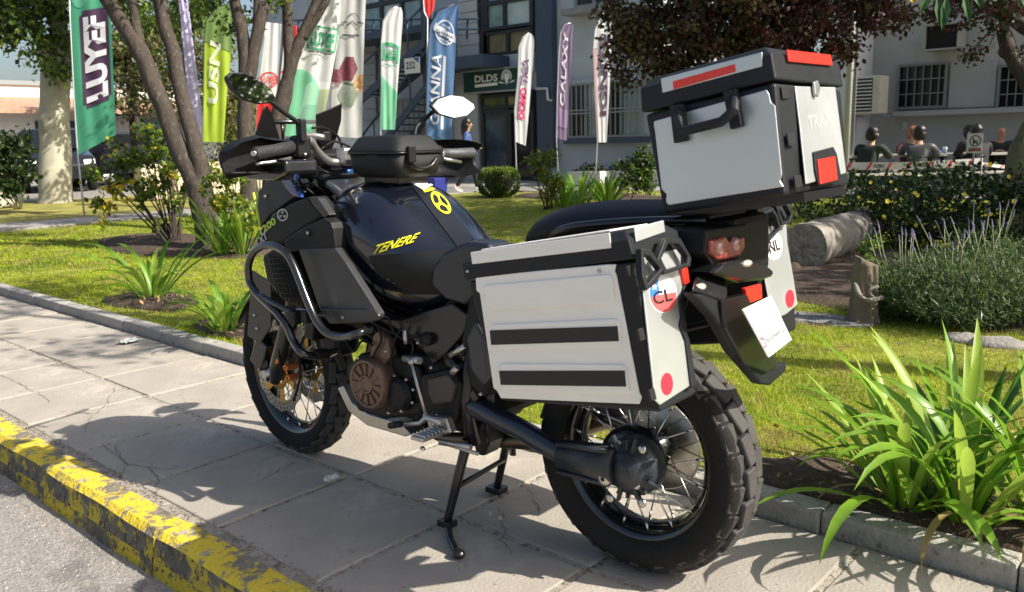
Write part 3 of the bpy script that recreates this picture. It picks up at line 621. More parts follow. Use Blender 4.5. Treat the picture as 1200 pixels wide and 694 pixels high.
# fork, calipers, guards
rk = R_(28); fd = Vector((-math.sin(rk), 0, math.cos(rk)))
for s in (1, -1):
    b = MB(); p0 = Vector((1.525, s*.105, .30)); pts = [p0+fd*q for q in (0, .08, .30, .32, .75)]; b.tube([F_(p) for p in pts], [.02, .034, .031, .024, .024], 16); b.build('fork_leg', k_frame, bike)
    b = MB(); b.tube([F_(p0+fd*q) for q in (.34, .66)], .03, 14); b.build('fork_tube', M('fork_gold_dark', (.09, .075, .05), .35, metal=.8), bike)
    b = MB(); b.box(F_((1.60, s*.098, .40)), (.075, .055, .12), Matrix.Rotation(-.5, 3, 'Y')); b.tube([F_((1.575, s*.10, .34)), F_((1.63, s*.10, .47))], .022, 10); cp = b.build('brake_caliper', k_frame, bike, bevel=.008)
    b = MB(); b.prism([F_(Vector((1.67, s*.125, .46))), F_(Vector((1.60, s*.125, .72))), F_(Vector((1.47, s*.125, .69))), F_(Vector((1.49, s*.125, .52))), F_(Vector((1.58, s*.125, .44)))], (0, -s*.006, 0)); b.build('fork_guard', M('guard_grey', (.03, .03, .029), .45), bike, bevel=.003)
    for q in ((1.60, .55), (1.59, .50)): bolt(F_((q[0], s*.127, q[1])), .007, (0, s, 0))
b = MB(); b.lathe([(.0005, .006), (.016, .006), (.02, 0), (.02, -.01)], BY(323, 421, .135), n=16); b.build('reflector', k_orange, bike)
for q in ((335, 431), (338, 443)):
    b = MB(); b.lathe([(.005, .004), (.011, .005), (.012, 0), (.012, -.05)], BY(*q, .14), n=14); b.build('caliper_plug', M('anodised_orange', (.7, .22, .06), .35, metal=.6), bike)
b = MB(); b.tube([F_((1.54, -.14, .332)), F_((1.54, .14, .332))], .015, 12); b.build('axle', k_silv, bike)
b = MB(); b.tube(smooth_path([BY(337, 400, .12), BY(330, 385, .13), BY(322, 372, .13)]), .005, 6); b.tube(smooth_path([BY(344, 470, .13), BY(352, 440, .12), BY(350, 412, .11), BY(362, 385, .1)]), .005, 6); b.tube(smooth_path([BY(330, 440, .13), BY(327, 410, .14), BY(333, 388, .12), BY(340, 372, .1)]), .004, 6); b.build('brake_hose', k_matt, bike)
# front mudguard
b = MB(); rings = []
for i in range(15):
    a = R_(25+i*8.5); rr = .352; rings.append([F_(Vector((1.54+math.cos(a)*(rr-.03*abs(v)**2.5), v*.078, .332+math.sin(a)*(rr-.045*abs(v)**2.2)))) for v in (-1, -.7, -.35, 0, .35, .7, 1)])
b.loft(rings, False, False, True, False); b.build('front_mudguard', k_matt, bike, solid=.004)
# ---------------- rear end: drive shaft, final drive, swing arm
b = MB(); p = [BY(538, 466, .13), BY(560, 478, .135), BY(610, 503, .135), BY(655, 530, .135), BY(668, 536, .135)]; b.tube(p, [.034, .033, .03, .03, .034], 18); b.build('swing_arm', k_blue if False else M('swing_arm_black', (.014, .018, .028), .28, coat=.7), bike)
b = MB(); b.tube([Vector((.5, -.13, .42)), Vector((.02, -.12, .33))], [.035, .026], 14); b.box((.46, 0, .43), (.08, .26, .08)); b.build('swing_arm', k_frame, bike)
hc = BY(738, 549, .13); k_drive = M('drive_housing', (.022, .027, .034), .38, var=.15, scale=30, bump=.15, bscale=250)
b = MB(); b.lathe([(.0005, .038), (.026, .040), (.03, .032), (.046, .030), (.05, .02), (.058, .014), (.070, .004), (.076, -.010), (.079, -.02), (.079, -.05), (.06, -.07)], hc, n=40)
for i in range(16):
    a = i*math.pi/8; b.box(hc+Vector((math.cos(a)*.060, .010, math.sin(a)*.060)), (.034, .012, .005), Matrix.Rotation(-a, 3, 'Y'))
for i in range(8):
    a = i*math.pi/4+.3; b.box(hc+Vector((math.cos(a)*.072, .012, math.sin(a)*.072)), (.045, .012, .008), Matrix.Rotation(-a, 3, 'Y'))
fdv = b.build('final_drive', k_drive, bike)
b = MB(); q0 = BY(660, 533, .13)
for i in range(5):
    z = (i-2)*.018; b.tube([q0+Vector((0, .03, z*1.1)), hc+Vector((.045, .032, z*1.25))], .0075, 8)
b.tube([q0, hc+Vector((.03, 0, 0))], [.042, .054], 18); b.build('cooling_fins', k_drive, bike)
for q in ((708, 560), (752, 527), (745, 569), (714, 584), (752, 590)):
    bolt(BY(*q, .165 if q[0] in (708,) else .15), .015 if q[0] == 708 else .012)
b = MB(); b.lathe([(.018, .0), (.021, .006), (.012, .012), (.006, .012)], BY(709, 560, .165), n=18); b.build('filler_cap', k_silv, bike)
b = MB(); b.lathe([(.02, -.004), (.125, -.004), (.13, 0), (.125, .004), (.02, .004)], (0, -.085, .325), n=48); b.build('brake_disc', k_disc, rwh).location = (0, 0, -.325)
b = MB(); b.lathe([(.05, 0), (.075, -.004), (.092, -.02), (.095, -.05)], (0, .09, 0), n=30); b.build('drive_flange', k_frame, rwh)
# inner rear hugger and under-tail
b = MB(); rings = []
for i in range(10):
    a = R_(42+i*6); rings.append([Vector((math.cos(a)*(.375-.02*v*v), v*.095, .325+math.sin(a)*(.375-.03*v*v))) for v in (-1, -.5, 0, .5, 1)])
b.loft(rings, False, False, True, False); b.build('mud_flap', k_matt, bike, solid=.005)
# tail body between the cases
b = MB(); b.loft([[Vector((x, s1*w_, z0)), Vector((x, s1*w_*1.0, z1)), ] for s1 in (1,) for x, w_, z0, z1 in ()] or [[Vector((.5, -.13, .62)), Vector((.5, .13, .62)), Vector((.5, .14, .84)), Vector((.5, -.14, .84))], [Vector((.15, -.15, .70)), Vector((.15, .15, .70)), Vector((.15, .15, .90)), Vector((.15, -.15, .90))], [Vector((-.2, -.14, .80)), Vector((-.2, .14, .80)), Vector((-.2, .13, .98)), Vector((-.2, -.13, .98))], [Vector((-.30, -.11, .84)), Vector((-.30, .11, .84)), Vector((-.30, .10, .99)), Vector((-.30, -.10, .99))]], True, False, False)
b.build('tail_fairing', k_matt, bike, bevel=.02)
for s in (1, -1):
    b = MB(); b.tube([Vector((.45, s*.13, .72)), Vector((.1, s*.19, .82)), Vector((-.25, s*.2, .90))], .012, 8); b.tube([Vector((.35, s*.14, .45)), Vector((.1, s*.2, .60)), Vector((-.2, s*.22, .70)), Vector((-.25, s*.2, .90))], .011, 8); b.tube([Vector((.1, s*.19, .82)), Vector((.1, s*.2, .60))], .011, 8); b.build('luggage_rack', k_frame, bike)
b = MB(); b.box(Lg(-.46, 0, .945), (.36, .26, .02), Matrix.Rotation(TH, 3, 'Y')); b.box(Lg(-.25, 0, .92), (.3, .2, .03), Matrix.Rotation(TH, 3, 'Y')); b.build('top_rack', k_frame, bike)
# under-tail tool box behind the lamp (dark), tail lamp with two cells
pr0 = Vector((-.30, 0, .9)); nx_ = Vector((1, 0, 0))
def rear(px, py, x): return BX(px, py, x)
def prx(name, mat, px, x, th, parent=None, bevel=.003):
    b = MB(); b.prism([BX(*q, x) for q in px], (th, 0, 0)); return b.build(name, mat, parent or bike, bevel=bevel)
prx('tail_lamp_housing', k_matt, [(828, 270), (876, 262), (884, 296), (872, 312), (838, 314), (826, 298)], -.305, .1, bevel=.006)
tl = prx('tail_lamp', M('lamp_lens_red', (.22, .035, .03), .12, coat=1., var=.5, scale=70), [(834, 282), (851, 277), (856, 284), (873, 277), (874, 290), (868, 300), (855, 304), (842, 305), (834, 298)], -.315, .02, bevel=.005)
for c in ((845, 291), (864, 287)):
    b = MB(); b.lathe([(.0005, .002), (.012, .003), (.017, -.003), (.018, -.01)], BX(*c, -.318), (-1, 0, 0), 16); b.build('lamp_cell', M('lamp_cell', (.38, .20, .19), .15, coat=1.), tl)
# number plate carrier and placard
prx('plate_carrier', k_dgrey, [(813, 345), (835, 341), (853, 362), (875, 395), (905, 430), (923, 425), (921, 436), (903, 452), (893, 451), (862, 415), (838, 372)], -.345, .03, bevel=.006)
b = MB(); b.hexa([BX(812, 345, -.33), BX(850, 375, -.33), BX(850, 330, -.2), BX(812, 318, -.2)]+[BX(812, 340, -.35), BX(852, 352, -.35), BX(852, 318, -.25), BX(820, 312, -.25)]); b.build('tail_bracket', k_matt, bike, bevel=.005)
prx('plate_back', k_frame, [(846, 352), (876, 345), (912, 430), (898, 437), (874, 428), (851, 385)], -.355, .02)
pl = prx('placard', M('placard_white', (.82, .80, .82), .45), [(871, 363), (904, 347), (928, 398), (901, 419)], -.40, .004, bevel=.0005)
qq = [(893, 405), (922, 387), (919, 381), (891, 399)]
text_on('Document.cl', lambda u, v: BX(*bil([(896.5, 404), (920.5, 388), (918, 382), (894, 398)], u, v), -.4016), 'lettering', M('print_dark_grey', (.12, .12, .13), .5), pl, .01)
b = MB(); b.add([BX(*q, -.4013) for q in ((891, 396), (894, 394), (895, 397), (892, 399))], [(0, 1, 2, 3)]); b.add([BX(*q, -.4013) for q in ((895, 406), (899, 403), (900, 405), (897, 408))], [(0, 1, 2, 3)]); b.build('print_mark', M('print_pink', (.75, .15, .22), .5), pl)
prx('tail_cover', k_black, [(835, 320), (848, 309), (872, 303), (896, 308), (908, 318), (906, 325), (892, 330), (868, 332), (850, 326)], -.33, .10, bevel=.008)
prx('red_reflector', k_red, [(874, 338), (893, 333), (894, 350), (876, 357)], -.352, .012)
for c, yy in (((820, 337), 0), ((875, 309), 0)):
    b = MB(); p = BX(*c, -.33); b.ball(p, .012, 12, 8, (.8, 2.1, .75)); b.build('indicator', M('clear_indicator', (.42, .40, .36), .12, coat=1.), bike); b = MB(); b.tube([p, p+Vector((.03, -.06 if c[0] < 850 else .06, .0))], .009, 8); b.build('indicator_stem', k_matt, bike)
# ---------------- luggage
def case(name, A0, A1, Y0, Y1, B0, B1, lidh, ytb=0., sgn=1, parent=bike, bf=0.):
    """A0 rear, A1 front; Y0 outer side, Y1 inner; ytb: how far the outer foot draws in"""
    cs = bpy.data.objects.new(name, None); COL.objects.link(cs); cs.parent = parent
    bl = B1-lidh; b = MB(); e = .004; yb = Y0-ytb; yl = Y0-ytb*(lidh/(B1-B0))
    b.hexa([Lg(A0+.01, yb, B0), Lg(A1-.01, yb, B0+bf), Lg(A1-.01, Y1, B0+bf), Lg(A0+.01, Y1, B0), Lg(A0, yl, bl-.003), Lg(A1, yl, bl-.003), Lg(A1, Y1, bl-.003), Lg(A0, Y1, bl-.003)])
    b.build('body', k_dgrey, cs, bevel=.008)
    b = MB(); o = .005*sgn; oi = -.005*sgn; t = .022; ti = t*sgn
    b.hexa([Lg(A0-.005, yl+o, bl+.002), Lg(A1+.005, yl+o, bl+.002), Lg(A1+.005, Y1+oi, bl+.002), Lg(A0-.005, Y1+oi, bl+.002), Lg(A0-.002, Y0+o*.5, B1-.02), Lg(A1+.002, Y0+o*.5, B1-.02), Lg(A1+.002, Y1+oi*.5, B1-.02), Lg(A0-.002, Y1+oi*.5, B1-.02)])
    b.hexa([Lg(A0-.002, Y0+o*.5, B1-.02), Lg(A1+.002, Y0+o*.5, B1-.02), Lg(A1+.002, Y1+oi*.5, B1-.02), Lg(A0-.002, Y1+oi*.5, B1-.02), Lg(A0+.018, Y0-ti, B1), Lg(A1-.018, Y0-ti, B1), Lg(A1-.018, Y1+ti, B1), Lg(A0+.018, Y1+ti, B1)])
    b.build('lid', k_dgrey, cs, bevel=.004); return cs
lp = case('left_pannier', -.413, .045, .483, .285, .552, .936, .062, .042, bf=.024)
n_s = (Lg(.045, .483, .932)-Lg(-.413, .483, .932)).cross(Lg(-.413, .441, .55)-Lg(-.413, .483, .932)).normalized(); n_s = n_s if n_s.y > 0 else -n_s
def plate(name, mat, px, P0, n, out, th, parent, bevel=.002):
    b = MB(); b.prism([onp(*q, P0+n*out, n) for q in px], -n*th); return b.build(name, mat, parent, bevel=bevel)
S0 = Lg(-.413, .483, .932); R0 = Lg(-.413, .45, .9); nr = -av
# outer face: panel, pressed ribs, black stripes
plate('side_panel', k_alu, [(557, 326), (558, 341), (562, 344), (578, 455), (582, 458), (586.6, 467), (749, 474), (752, 466), (749, 460), (722, 322), (720, 318), (722, 310), (712, 310), (562, 324)], S0, n_s, .003, .004, lp)
for q in ([(565, 338), (569, 334.5), (713, 321.5), (716.5, 325), (718.8, 353), (715.5, 356.5), (574, 365), (570.5, 362)], [(573.5, 384), (577, 380.5), (720, 374), (724, 377.5), (726.8, 404), (723.5, 407.7), (583, 410.6), (579.7, 407.5)], [(583.3, 430), (587, 426.6), (728, 427.6), (732.3, 431), (737, 458.5), (733.5, 462), (590, 459), (586.6, 456)]):
    plate('pressed_rib', k_alu, q, S0, n_s, .0085, .006, lp, .0035)
k_stripe = M('stripe_black', (.012, .012, .013), .5)
plate('stripe', k_stripe, [(573.7, 387.5), (723, 382.7), (724.7, 400), (575.4, 404.5)], S0, n_s, .0108, .003, lp, .0005)
plate('stripe', k_stripe, [(584.6, 435), (731.5, 434.8), (733.2, 453.4), (586.6, 451.3)], S0, n_s, .0108, .003, lp, .0005)
def lidstrip(parent, px, P0, n, out, mat=k_alu): return plate('lid_panel', mat, px, P0, n, out, .004, parent)
lidstrip(lp, [(551, 296), (714, 273), (716, 291), (553, 310)], S0, n_s, .006)
b = MB(); y0, y1 = .46, .31
b.hexa([Lg(-.36, .462, .937), Lg(.0, .462, .937), Lg(.0, .31, .937), Lg(-.36, .31, .937), Lg(-.36, .462, .941), Lg(.0, .462, .941), Lg(.0, .31, .941), Lg(-.36, .31, .941)]); b.build('lid_top', k_alu, lp, bevel=.002)
# rear face
plate('rear_panel', k_alur, [(750, 305), (762, 298), (796, 288), (801, 310), (802, 335), (797, 352), (799, 372), (797, 382), (804, 400), (811, 451), (774, 475), (768, 469)], R0, nr, .003, .004, lp)
lidstrip(lp, [(744, 267), (746, 284), (780, 272), (778, 258)], R0, nr, .007, k_alur)
for q in ([(735, 312), (741, 310), (744, 322), (738, 324)], [(748, 386), (754, 384), (757, 398), (751, 400)], [(761, 457), (767, 455), (770, 468), (764, 470)]): plate('hinge_notch', k_stripe, q, R0, nr, .004, .006, lp, .001)
plate('corner_guard', k_dgrey, [(800, 290), (806, 330), (802, 352), (804, 372), (803, 382), (809, 400), (817, 450), (811, 455), (810, 450), (804, 400), (797, 382), (799, 372), (797, 352), (802, 335), (800, 308)], R0, nr, .008, .012, lp, .003)
def loop(px, P0, n, out, parent, r=.008, mat=k_dgrey, name='tie_loop', close=True):
    P = [onp(*q, P0+n*out, n) for q in px]; b = MB(); b.tube(P, r, 8, True, close); return b.build(name, mat, parent, bevel=0)
def handle3(px, P0, n, out, parent, w=.02, name='tie_loop', mat=k_dgrey):
    """angular moulded ring with thickness"""
    P = [onp(*q, P0+n*out, n) for q in px]; c = sum(P, Vector())/len(P); b = MB(); k = len(P)
    inn = [c+(p-c)*(1-w/max(.02, (p-c).length)) for p in P]; D = -n*.016
    b.loft([[p for p in P], [p+D for p in P], [p+D for p in inn], [p for p in inn]], False, True, False); return b.build(name, mat, parent, bevel=.003)
handle3([(752, 291), (763, 292), (779, 315), (769, 333), (758, 341), (753, 325)], R0, nr, .03, lp, .016)
handle3([(780, 279), (798, 279), (811, 302), (810, 312), (779, 322), (771, 304)], R0, nr, .03, lp, .016)
plate('red_reflector', k_red, [(799, 316), (806, 313), (809, 331), (803, 334)], R0, nr, .010, .008, lp)
def disc_px(c, rx, ry, P0, n, out, mat, parent, name, a0=0, a1=360, rin=0., rot=0.):
    ks = 28; b = MB(); A = [R_(a0+(a1-a0)*i/ks) for i in range(ks+1)]
    def q(a, r):
        x, y = math.cos(a)*rx*r, math.sin(a)*ry*r; return onp(c[0]+x*math.cos(rot)-y*math.sin(rot), c[1]-(x*math.sin(rot)+y*math.cos(rot)), P0+n*out, n)
    if a1-a0 < 360: ring = [q(a, 1) for a in A]
    else: ring = [q(a, 1) for a in A[:-1]]
    b.prism(ring, -n*.001); return b.build(name, mat, parent)
cst = disc_px((777, 345), 16.5, 22, R0, nr, .0042, k_white, lp, 'country_sticker')
disc_px((777, 345), 15.5, 21, R0, nr, .0047, M('sticker_red', (.75, .10, .10), .5), cst, 'lower_half', 180, 360, rot=.18)
b = MB(); b.prism([onp(*q, R0+nr*.0051, nr) for q in ((762.3, 349), (761.8, 341), (763.5, 333), (767, 327.5), (771, 325), (773, 345))], -nr*.001); b.build('blue_canton', M('sticker_blue', (.03, .17, .60), .5), cst)
text_on('CL', lambda u, v: onp(*bil([(767, 358), (789, 352), (786, 337), (764, 343)], u, v), R0+nr*.0053, nr), 'lettering', k_ink, cst, .02)
def star(c, r, P0, n, out, mat, parent):
    b = MB(); b.add([onp(c[0]+math.sin(a)*rr*.8, c[1]-math.cos(a)*rr, P0+n*out, n) for a, rr in [(math.pi*i/5, r if i % 2 == 0 else r*.42) for i in range(10)]], [tuple(range(10))]); b.build('star', mat, parent)
star((767, 336), 5, R0, nr, .0056, k_white, cst)
disc_px((782, 450), 6.8, 13, R0, nr, .0045, M('sticker_signal_red', (.85, .02, .04), .5), lp, 'red_sticker')
# right pannier
rp = case('right_pannier', -.352, .06, -.49, -.272, .565, .936, .062, -.03, -1)
R1 = Lg(-.352, -.4, .9)
plate('rear_panel', k_alur, [(893, 262), (921, 250), (923, 285), (930, 325), (935, 357), (922, 368), (906, 376), (893, 310)], R1, nr, .003, .004, rp)
handle3([(890, 252), (906, 243), (912, 252), (916, 268), (901, 285), (893, 270)], R1, nr, .028, rp, .014); handle3([(909, 240), (923, 236), (930, 252), (927, 262), (917, 264), (913, 252)], R1, nr, .028, rp, .014)
plate('red_reflector', k_red, [(883, 258), (890, 255), (896, 293), (889, 297)], R1, nr, .012, .01, rp)
nst = disc_px((907, 288), 10, 17, R1, nr, .0042, k_white, rp, 'country_sticker')
text_on('NL', lambda u, v: onp(*bil([(903, 298), (915, 292), (912, 279), (900, 285)], u, v), R1+nr*.0053, nr), 'lettering', k_ink, nst, .02)
disc_px((926, 350), 5, 10.5, R1, nr, .0045, M('sticker_signal_red', (.85, .02, .04), .5), rp, 'red_sticker')
# top case
tc = case('top_case', -.646, -.340, .222, -.175, .955, 1.262, .075, .0)
T0 = Lg(-.646, .222, 1.2); ny_ = Vector((0, 1, 0))
plate('side_panel', k_alur, [(766, 148), (766, 142), (898, 105), (901, 110), (903, 120), (908, 124), (916, 205), (914, 212), (918, 219), (783, 241), (780, 236), (781, 228), (775, 222), (767, 152)], T0, ny_, .003, .004, tc)
lidstrip(tc, [(774, 92), (893, 61), (893, 78), (776, 109)], T0, ny_, .006, k_alur)
plate('red_reflector', k_red, [(788, 95.5), (861, 75), (862, 84), (789, 105)], T0, ny_, .0075, .003, tc, .001)
plate('rear_panel', k_alur, [(932, 101), (979, 102), (981, 110), (992, 196), (990, 203), (961, 213), (957, 178), (935, 190), (943, 214), (930, 160)] and [(932, 101), (979, 102), (982, 125), (992, 203), (945, 216), (938, 150)], T0, nr, .003, .004, tc)
plate('reflector_mount', k_dgrey, [(954, 178), (977, 172), (981, 180), (986, 206), (984, 213), (960, 218), (956, 200)], T0, nr, .008, .006, tc)
plate('red_reflector', k_red, [(959, 187), (979, 183), (982, 211), (962, 216)], T0, nr, .012, .006, tc, .002)
plate('red_reflector', k_red, [(923, 58), (974, 64), (976, 77), (925, 72)], T0, nr, .010, .006, tc, .002)
plate('latch', k_silv, [(954, 96), (959, 94), (962, 103), (959, 114), (956, 111)], T0, nr, .012, .006, tc, .002)
for q in ((916, 102), (923, 157), (931, 206)): plate('hinge_notch', k_stripe, [(q[0], q[1]), (q[0]+8, q[1]-1), (q[0]+10, q[1]+13), (q[0]+2, q[1]+14)], T0, nr, .004, .004, tc, .001)
text_on('TRAX', lambda u, v: onp(*bil([(948, 152), (975, 146), (973, 131), (946, 136)], u, v), T0+nr*.0035, nr), 'embossed_lettering', M('emboss', (.70, .73, .72), .38, metal=.6), tc, .02)
# carry handle on the side of the top case
hp = [(794, 165), (789, 150), (793, 126), (800, 155), (848, 146), (858, 112), (866, 118), (872, 145), (866, 150)]
b = MB(); P = lambda x, y, o: onp(x, y, T0+ny_*o, ny_)
b.tube([P(796, 126, .004), P(796, 142, .042), P(801, 154, .05), P(845, 143, .05), P(860, 130, .042), P(861, 110, .004)], [.011, .012, .011, .011, .012, .011], 8)
b.prism([P(789, 124, .003), P(804, 122, .003), P(808, 165, .003), P(794, 168, .003)], (0, .018, 0)); b.prism([P(851, 108, .003), P(866, 104, .003), P(873, 148, .003), P(860, 152, .003)], (0, .018, 0))
b.build('carry_handle', k_dgrey, tc, bevel=.003)
# ---------------- tank
secs = [(1.17, .10, 1.005, .90), (1.10, .17, 1.04, .83), (1.0, .225, 1.068, .77), (.88, .245, 1.065, .71), (.77, .235, 1.00, .675), (.67, .19, .92, .66), (.58, .14, .875, .67), (.53, .11, .86, .70)]
b = MB(); rings = []
for x, w_, zt, zb in secs:
    h = zt-zb; pts = [(0, zt), (.45*w_, zt-.012), (.8*w_, zt-.16*h), (w_, zt-.38*h), (w_*.99, zt-.58*h), (w_*.86, zt-.85*h), (w_*.7, zb), (.3*w_, zb-.01)]
    full = [(y, z) for y, z in pts]+[(0, zb-.01)]+[(-y, z) for y, z in pts[:0:-1]]; rings.append([Vector((x+(.02 if z < zt-.5*h else 0), y, z)) for y, z in full])
b.loft(rings, True, False, True); tank = b.build('fuel_tank', k_blue, bike, sub=2)
tb = bvh_of(tank)
patch('knee_pad', k_matt, tb, [(452, 345), (535, 345), (540, 292), (432, 300)], 16, 10, tank, .002, lambda u, v: not (u < .25 and v < .5-u*1.2) and not (u > .85 and v > .8))
patch('tank_spine', k_black, tb, [(556, 285), (549, 287), (478, 212), (490, 205)], 4, 14, tank, .003) if False else None
text_on('TENERE', lambda u, v: cast(tb, *bil([(438, 298), (487, 284), (490, 274), (440, 288)], u, v), .0042) or BY(460, 285, .23), 'lettering', k_yel, tank, .02, .12)
def bandshape(u, v): return True
patch('spine_panel', M('spine_black', (.007, .008, .012), .4), tb, [(536, 290), (556, 280), (494, 207), (478, 213)], 6, 16, tank, .0025)
em = patch('sticker', k_white, tb, [(496, 224), (507, 218), (492, 209), (478, 213)], 6, 6, tank, .004)
patch('sticker_flash', M('print_rust', (.5, .18, .05), .5), tb, [(484, 215.5), (496, 212), (489, 209), (479, 212)], 4, 4, tank, .0046)
patch('sticker_flash', k_yel, tb, [(497, 227), (509, 224), (506, 221), (495, 224)], 4, 3, tank, .005)
def emblem(c, rx, ry, rot, surf, mat, parent, name, off):
    b = MB(); T = lambda x, y: cast(surf, c[0]+x*math.cos(rot)*rx-y*math.sin(rot)*ry, c[1]+x*math.sin(rot)*rx+y*math.cos(rot)*ry, off)
    ks = 30; o_ = [T(math.cos(a), math.sin(a)) for a in [2*math.pi*i/ks for i in range(ks)]]; i_ = [T(.8*math.cos(a), .8*math.sin(a)) for a in [2*math.pi*i/ks for i in range(ks)]]
    if any(p is None for p in o_+i_): return
    b.add(o_+i_, [(i, (i+1) % ks, ks+(i+1) % ks, ks+i) for i in range(ks)])
    for a in (math.pi/2, math.pi/2+2.094, math.pi/2+4.189):
        q = [T(math.cos(a+d)*r, math.sin(a+d)*r) for d, r in ((1.2, .16), (.20, .55), (.36, .70), (.30, .84), (0, .72), (-.30, .84), (-.36, .70), (-.20, .55), (-1.2, .16))]
        if all(q): b.add(q, [tuple(range(9))])
    b.build(name, mat, parent)
emblem((516, 239), 16, 7.5, R_(50), tb, k_yel, tank, 'round_emblem', .005)
# seat
def loftparts(name, mat, secs, sub=2, parent=None):
    b = MB(); rings = []
    for x, w_, zt, zb, cr in secs:
        rings.append([Vector((x, y, z)) for y, z in [(0, zt), (.55*w_, zt-.004), (.9*w_, zt-cr), (w_, zt-2.2*cr), (w_*.93, (zt+zb)/2-.01), (w_*.8, zb), (0, zb), (-.8*w_, zb), (-.93*w_, (zt+zb)/2-.01), (-w_, zt-2.2*cr), (-.9*w_, zt-cr), (-.55*w_, zt-.004)]])
    b.loft(rings, True, False, True); return b.build(name, mat, parent or bike, sub=sub)
k_seat = M('seat_vinyl', (.008, .009, .013), .5, bump=.2, bscale=300, spec=.28)
loftparts('rider_seat', k_seat, [(.62, .10, .86, .78, .02), (.55, .12, .872, .76, .02), (.42, .155, .875, .77, .025), (.3, .175, .885, .8, .025), (.22, .17, .90, .8, .025), (.19, .16, .90, .82, .02)])
loftparts('passenger_seat', k_seat, [(.33, .09, .915, .86, .015), (.29, .15, .975, .86, .03), (.18, .17, 1.010, .88, .03), (.0, .16, 1.018, .9, .03), (-.16, .14, 1.02, .93, .02), (-.2, .11, 1.02, .94, .015)])
for s in (1, -1):
    b = MB(); b.tube(smooth_path([Vector((.2, s*.15, .90)), Vector((.12, s*.2, .95)), Vector((-.05, s*.2, .975)), Vector((-.25, s*.15, .985))]), .012, 8); b.build('grab_rail', k_frame, bike)
# side panel under the seat (dark blue bulge)
b = MB(); P = [BY(*q, .19) for q in ((503, 335), (506, 312), (518, 296), (545, 283), (572, 285), (575, 300), (560, 345), (545, 360), (520, 352))]; b.prism(P, (0, -.1, 0)); b.build('seat_side_panel', M('side_panel_slate', (.010, .013, .02), .38, coat=.3), bike, bevel=.03, seg=4)
pris('side_cover', k_matt, [(548, 345), (572, 350), (580, 440), (566, 470), (548, 455), (538, 400)], .20, .12, bevel=.02)
pris('side_cover', M('cover_slate', (.01, .014, .024), .35, coat=.5), [(556, 375), (568, 395), (574, 445), (566, 455), (550, 435), (545, 395)], .21, .05, bevel=.012)
# frame plates
pris('frame_plate', k_frame, [(440, 372), (470, 374), (530, 356), (552, 372), (540, 395), (522, 415), (507, 428), (488, 402), (465, 386)], .18, .05, bevel=.006)
b = MB(); b.lathe([(.0005, .012), (.015, .012), (.019, .006), (.019, -.01)], BY(501, 398, .19), n=20); b.build('frame_plug', k_matt, bike)
b = MB(); b.tube(smooth_path([BY(395, 262, .17), BY(420, 320, .17), BY(452, 368, .16), BY(520, 388, .15), BY(555, 430, .14)]), .016, 10); b.build('frame_tube', k_frame, bike)
b = MB(); b.tube([BY(560, 380, .16), BY(545, 470, .15), BY(556, 520, .14)], .022, 10); b.tube([BY(500, 380, .14), BY(560, 470, .14)], .02, 10); b.build('frame_tube', k_frame, bike)
# ---------------- engine
def boxc(name, mat, c, d, rot=None, bevel=.01, parent=None): b = MB(); b.box(c, d, rot); return b.build(name, mat, parent or bike, bevel=bevel)
boxc('crankcase', k_eng, (.72, 0, .42), (.42, .30, .24), bevel=.04)
b = MB()
for i in range(9): b.box((.90-.012*i, 0, .52+i*.022), (.22, .27, .011), Matrix.Rotation(-.25, 3, 'Y'))
b.box((.86, 0, .62), (.19, .24, .24), Matrix.Rotation(-.25, 3, 'Y')); b.build('cylinder_block', k_eng, bike, bevel=.003)
boxc('air_box', k_matt, (.62, 0, .62), (.3, .24, .22), bevel=.03); boxc('gearbox', k_eng, (.52, 0, .46), (.2, .26, .2), bevel=.03)
pris('engine_cover', k_eng, [(405, 432), (420, 415), (455, 412), (490, 430), (500, 470), (492, 488), (450, 492), (418, 482)], .175, .05, bevel=.012)
cc = BY(431, 450, .215); b = MB(); b.lathe([(.0005, .006), (.022, .006), (.024, .012), (.03, .012), (.032, .004), (.066, .002), (.07, .010), (.078, .008), (.084, -.008), (.084, -.05)], cc, n=40)
for i in range(12):
    a = 2*math.pi*i/12; b.box(cc+Vector((math.cos(a)*.05, .006, math.sin(a)*.05)), (.034, .008, .007), Matrix.Rotation(-a, 3, 'Y'))
b.build('stator_cover', k_bronze, bike, bevel=.0015)
pris('engine_bracket', k_bronze, [(437, 392), (443, 388), (454, 398), (458, 418), (450, 428), (432, 422)], .19, .03, bevel=.005)
b = MB(); b.lathe([(.0005, .015), (.04, .014), (.052, 0), (.055, -.04)], BY(468, 462, .19), n=26); b.build('clutch_cover', k_eng, bike, bevel=.001)
pris('gear_cover', M('cover_umber', (.075, .066, .055), .5, metal=.3), [(500, 445), (524, 439), (533, 451), (527, 472), (507, 475), (501, 461)], .20, .04, bevel=.006)
pris('gear_cover', k_eng, [(492, 440), (528, 432), (540, 450), (533, 495), (500, 500), (492, 478)], .185, .05, bevel=.01)
for q in ((462, 440), (476, 445), (484, 457), (483, 472), (470, 482), (455, 484), (449, 437), (450, 470), (495, 495), (512, 487), (505, 431), (420, 420), (515, 500), (535, 430), (452, 412), (489, 402)): bolt(BY(*q, .19), .006)
b = MB(); b.tube([BY(482, 424, .225), BY(499, 487, .235)], .005, 8); b.ball(BY(482, 424, .225), .011, 8, 6); b.ball(BY(499, 487, .235), .009, 8, 6); b.tube([BY(474, 420, .2), BY(492, 423, .22)], .011, 8); b.build('shift_linkage', k_silv, bike)
b = MB(); b.tube([BY(468, 498, .25), BY(492, 496, .25), BY(500, 489, .24), BY(518, 496, .24)], [.006, .007, .011, .008], 8); b.build('shift_lever', k_silv, bike)
b = MB(); b.tube([BY(457, 499, .27), BY(470, 497, .27)], .010, 8); b.build('shift_rubber', k_matt, bike)
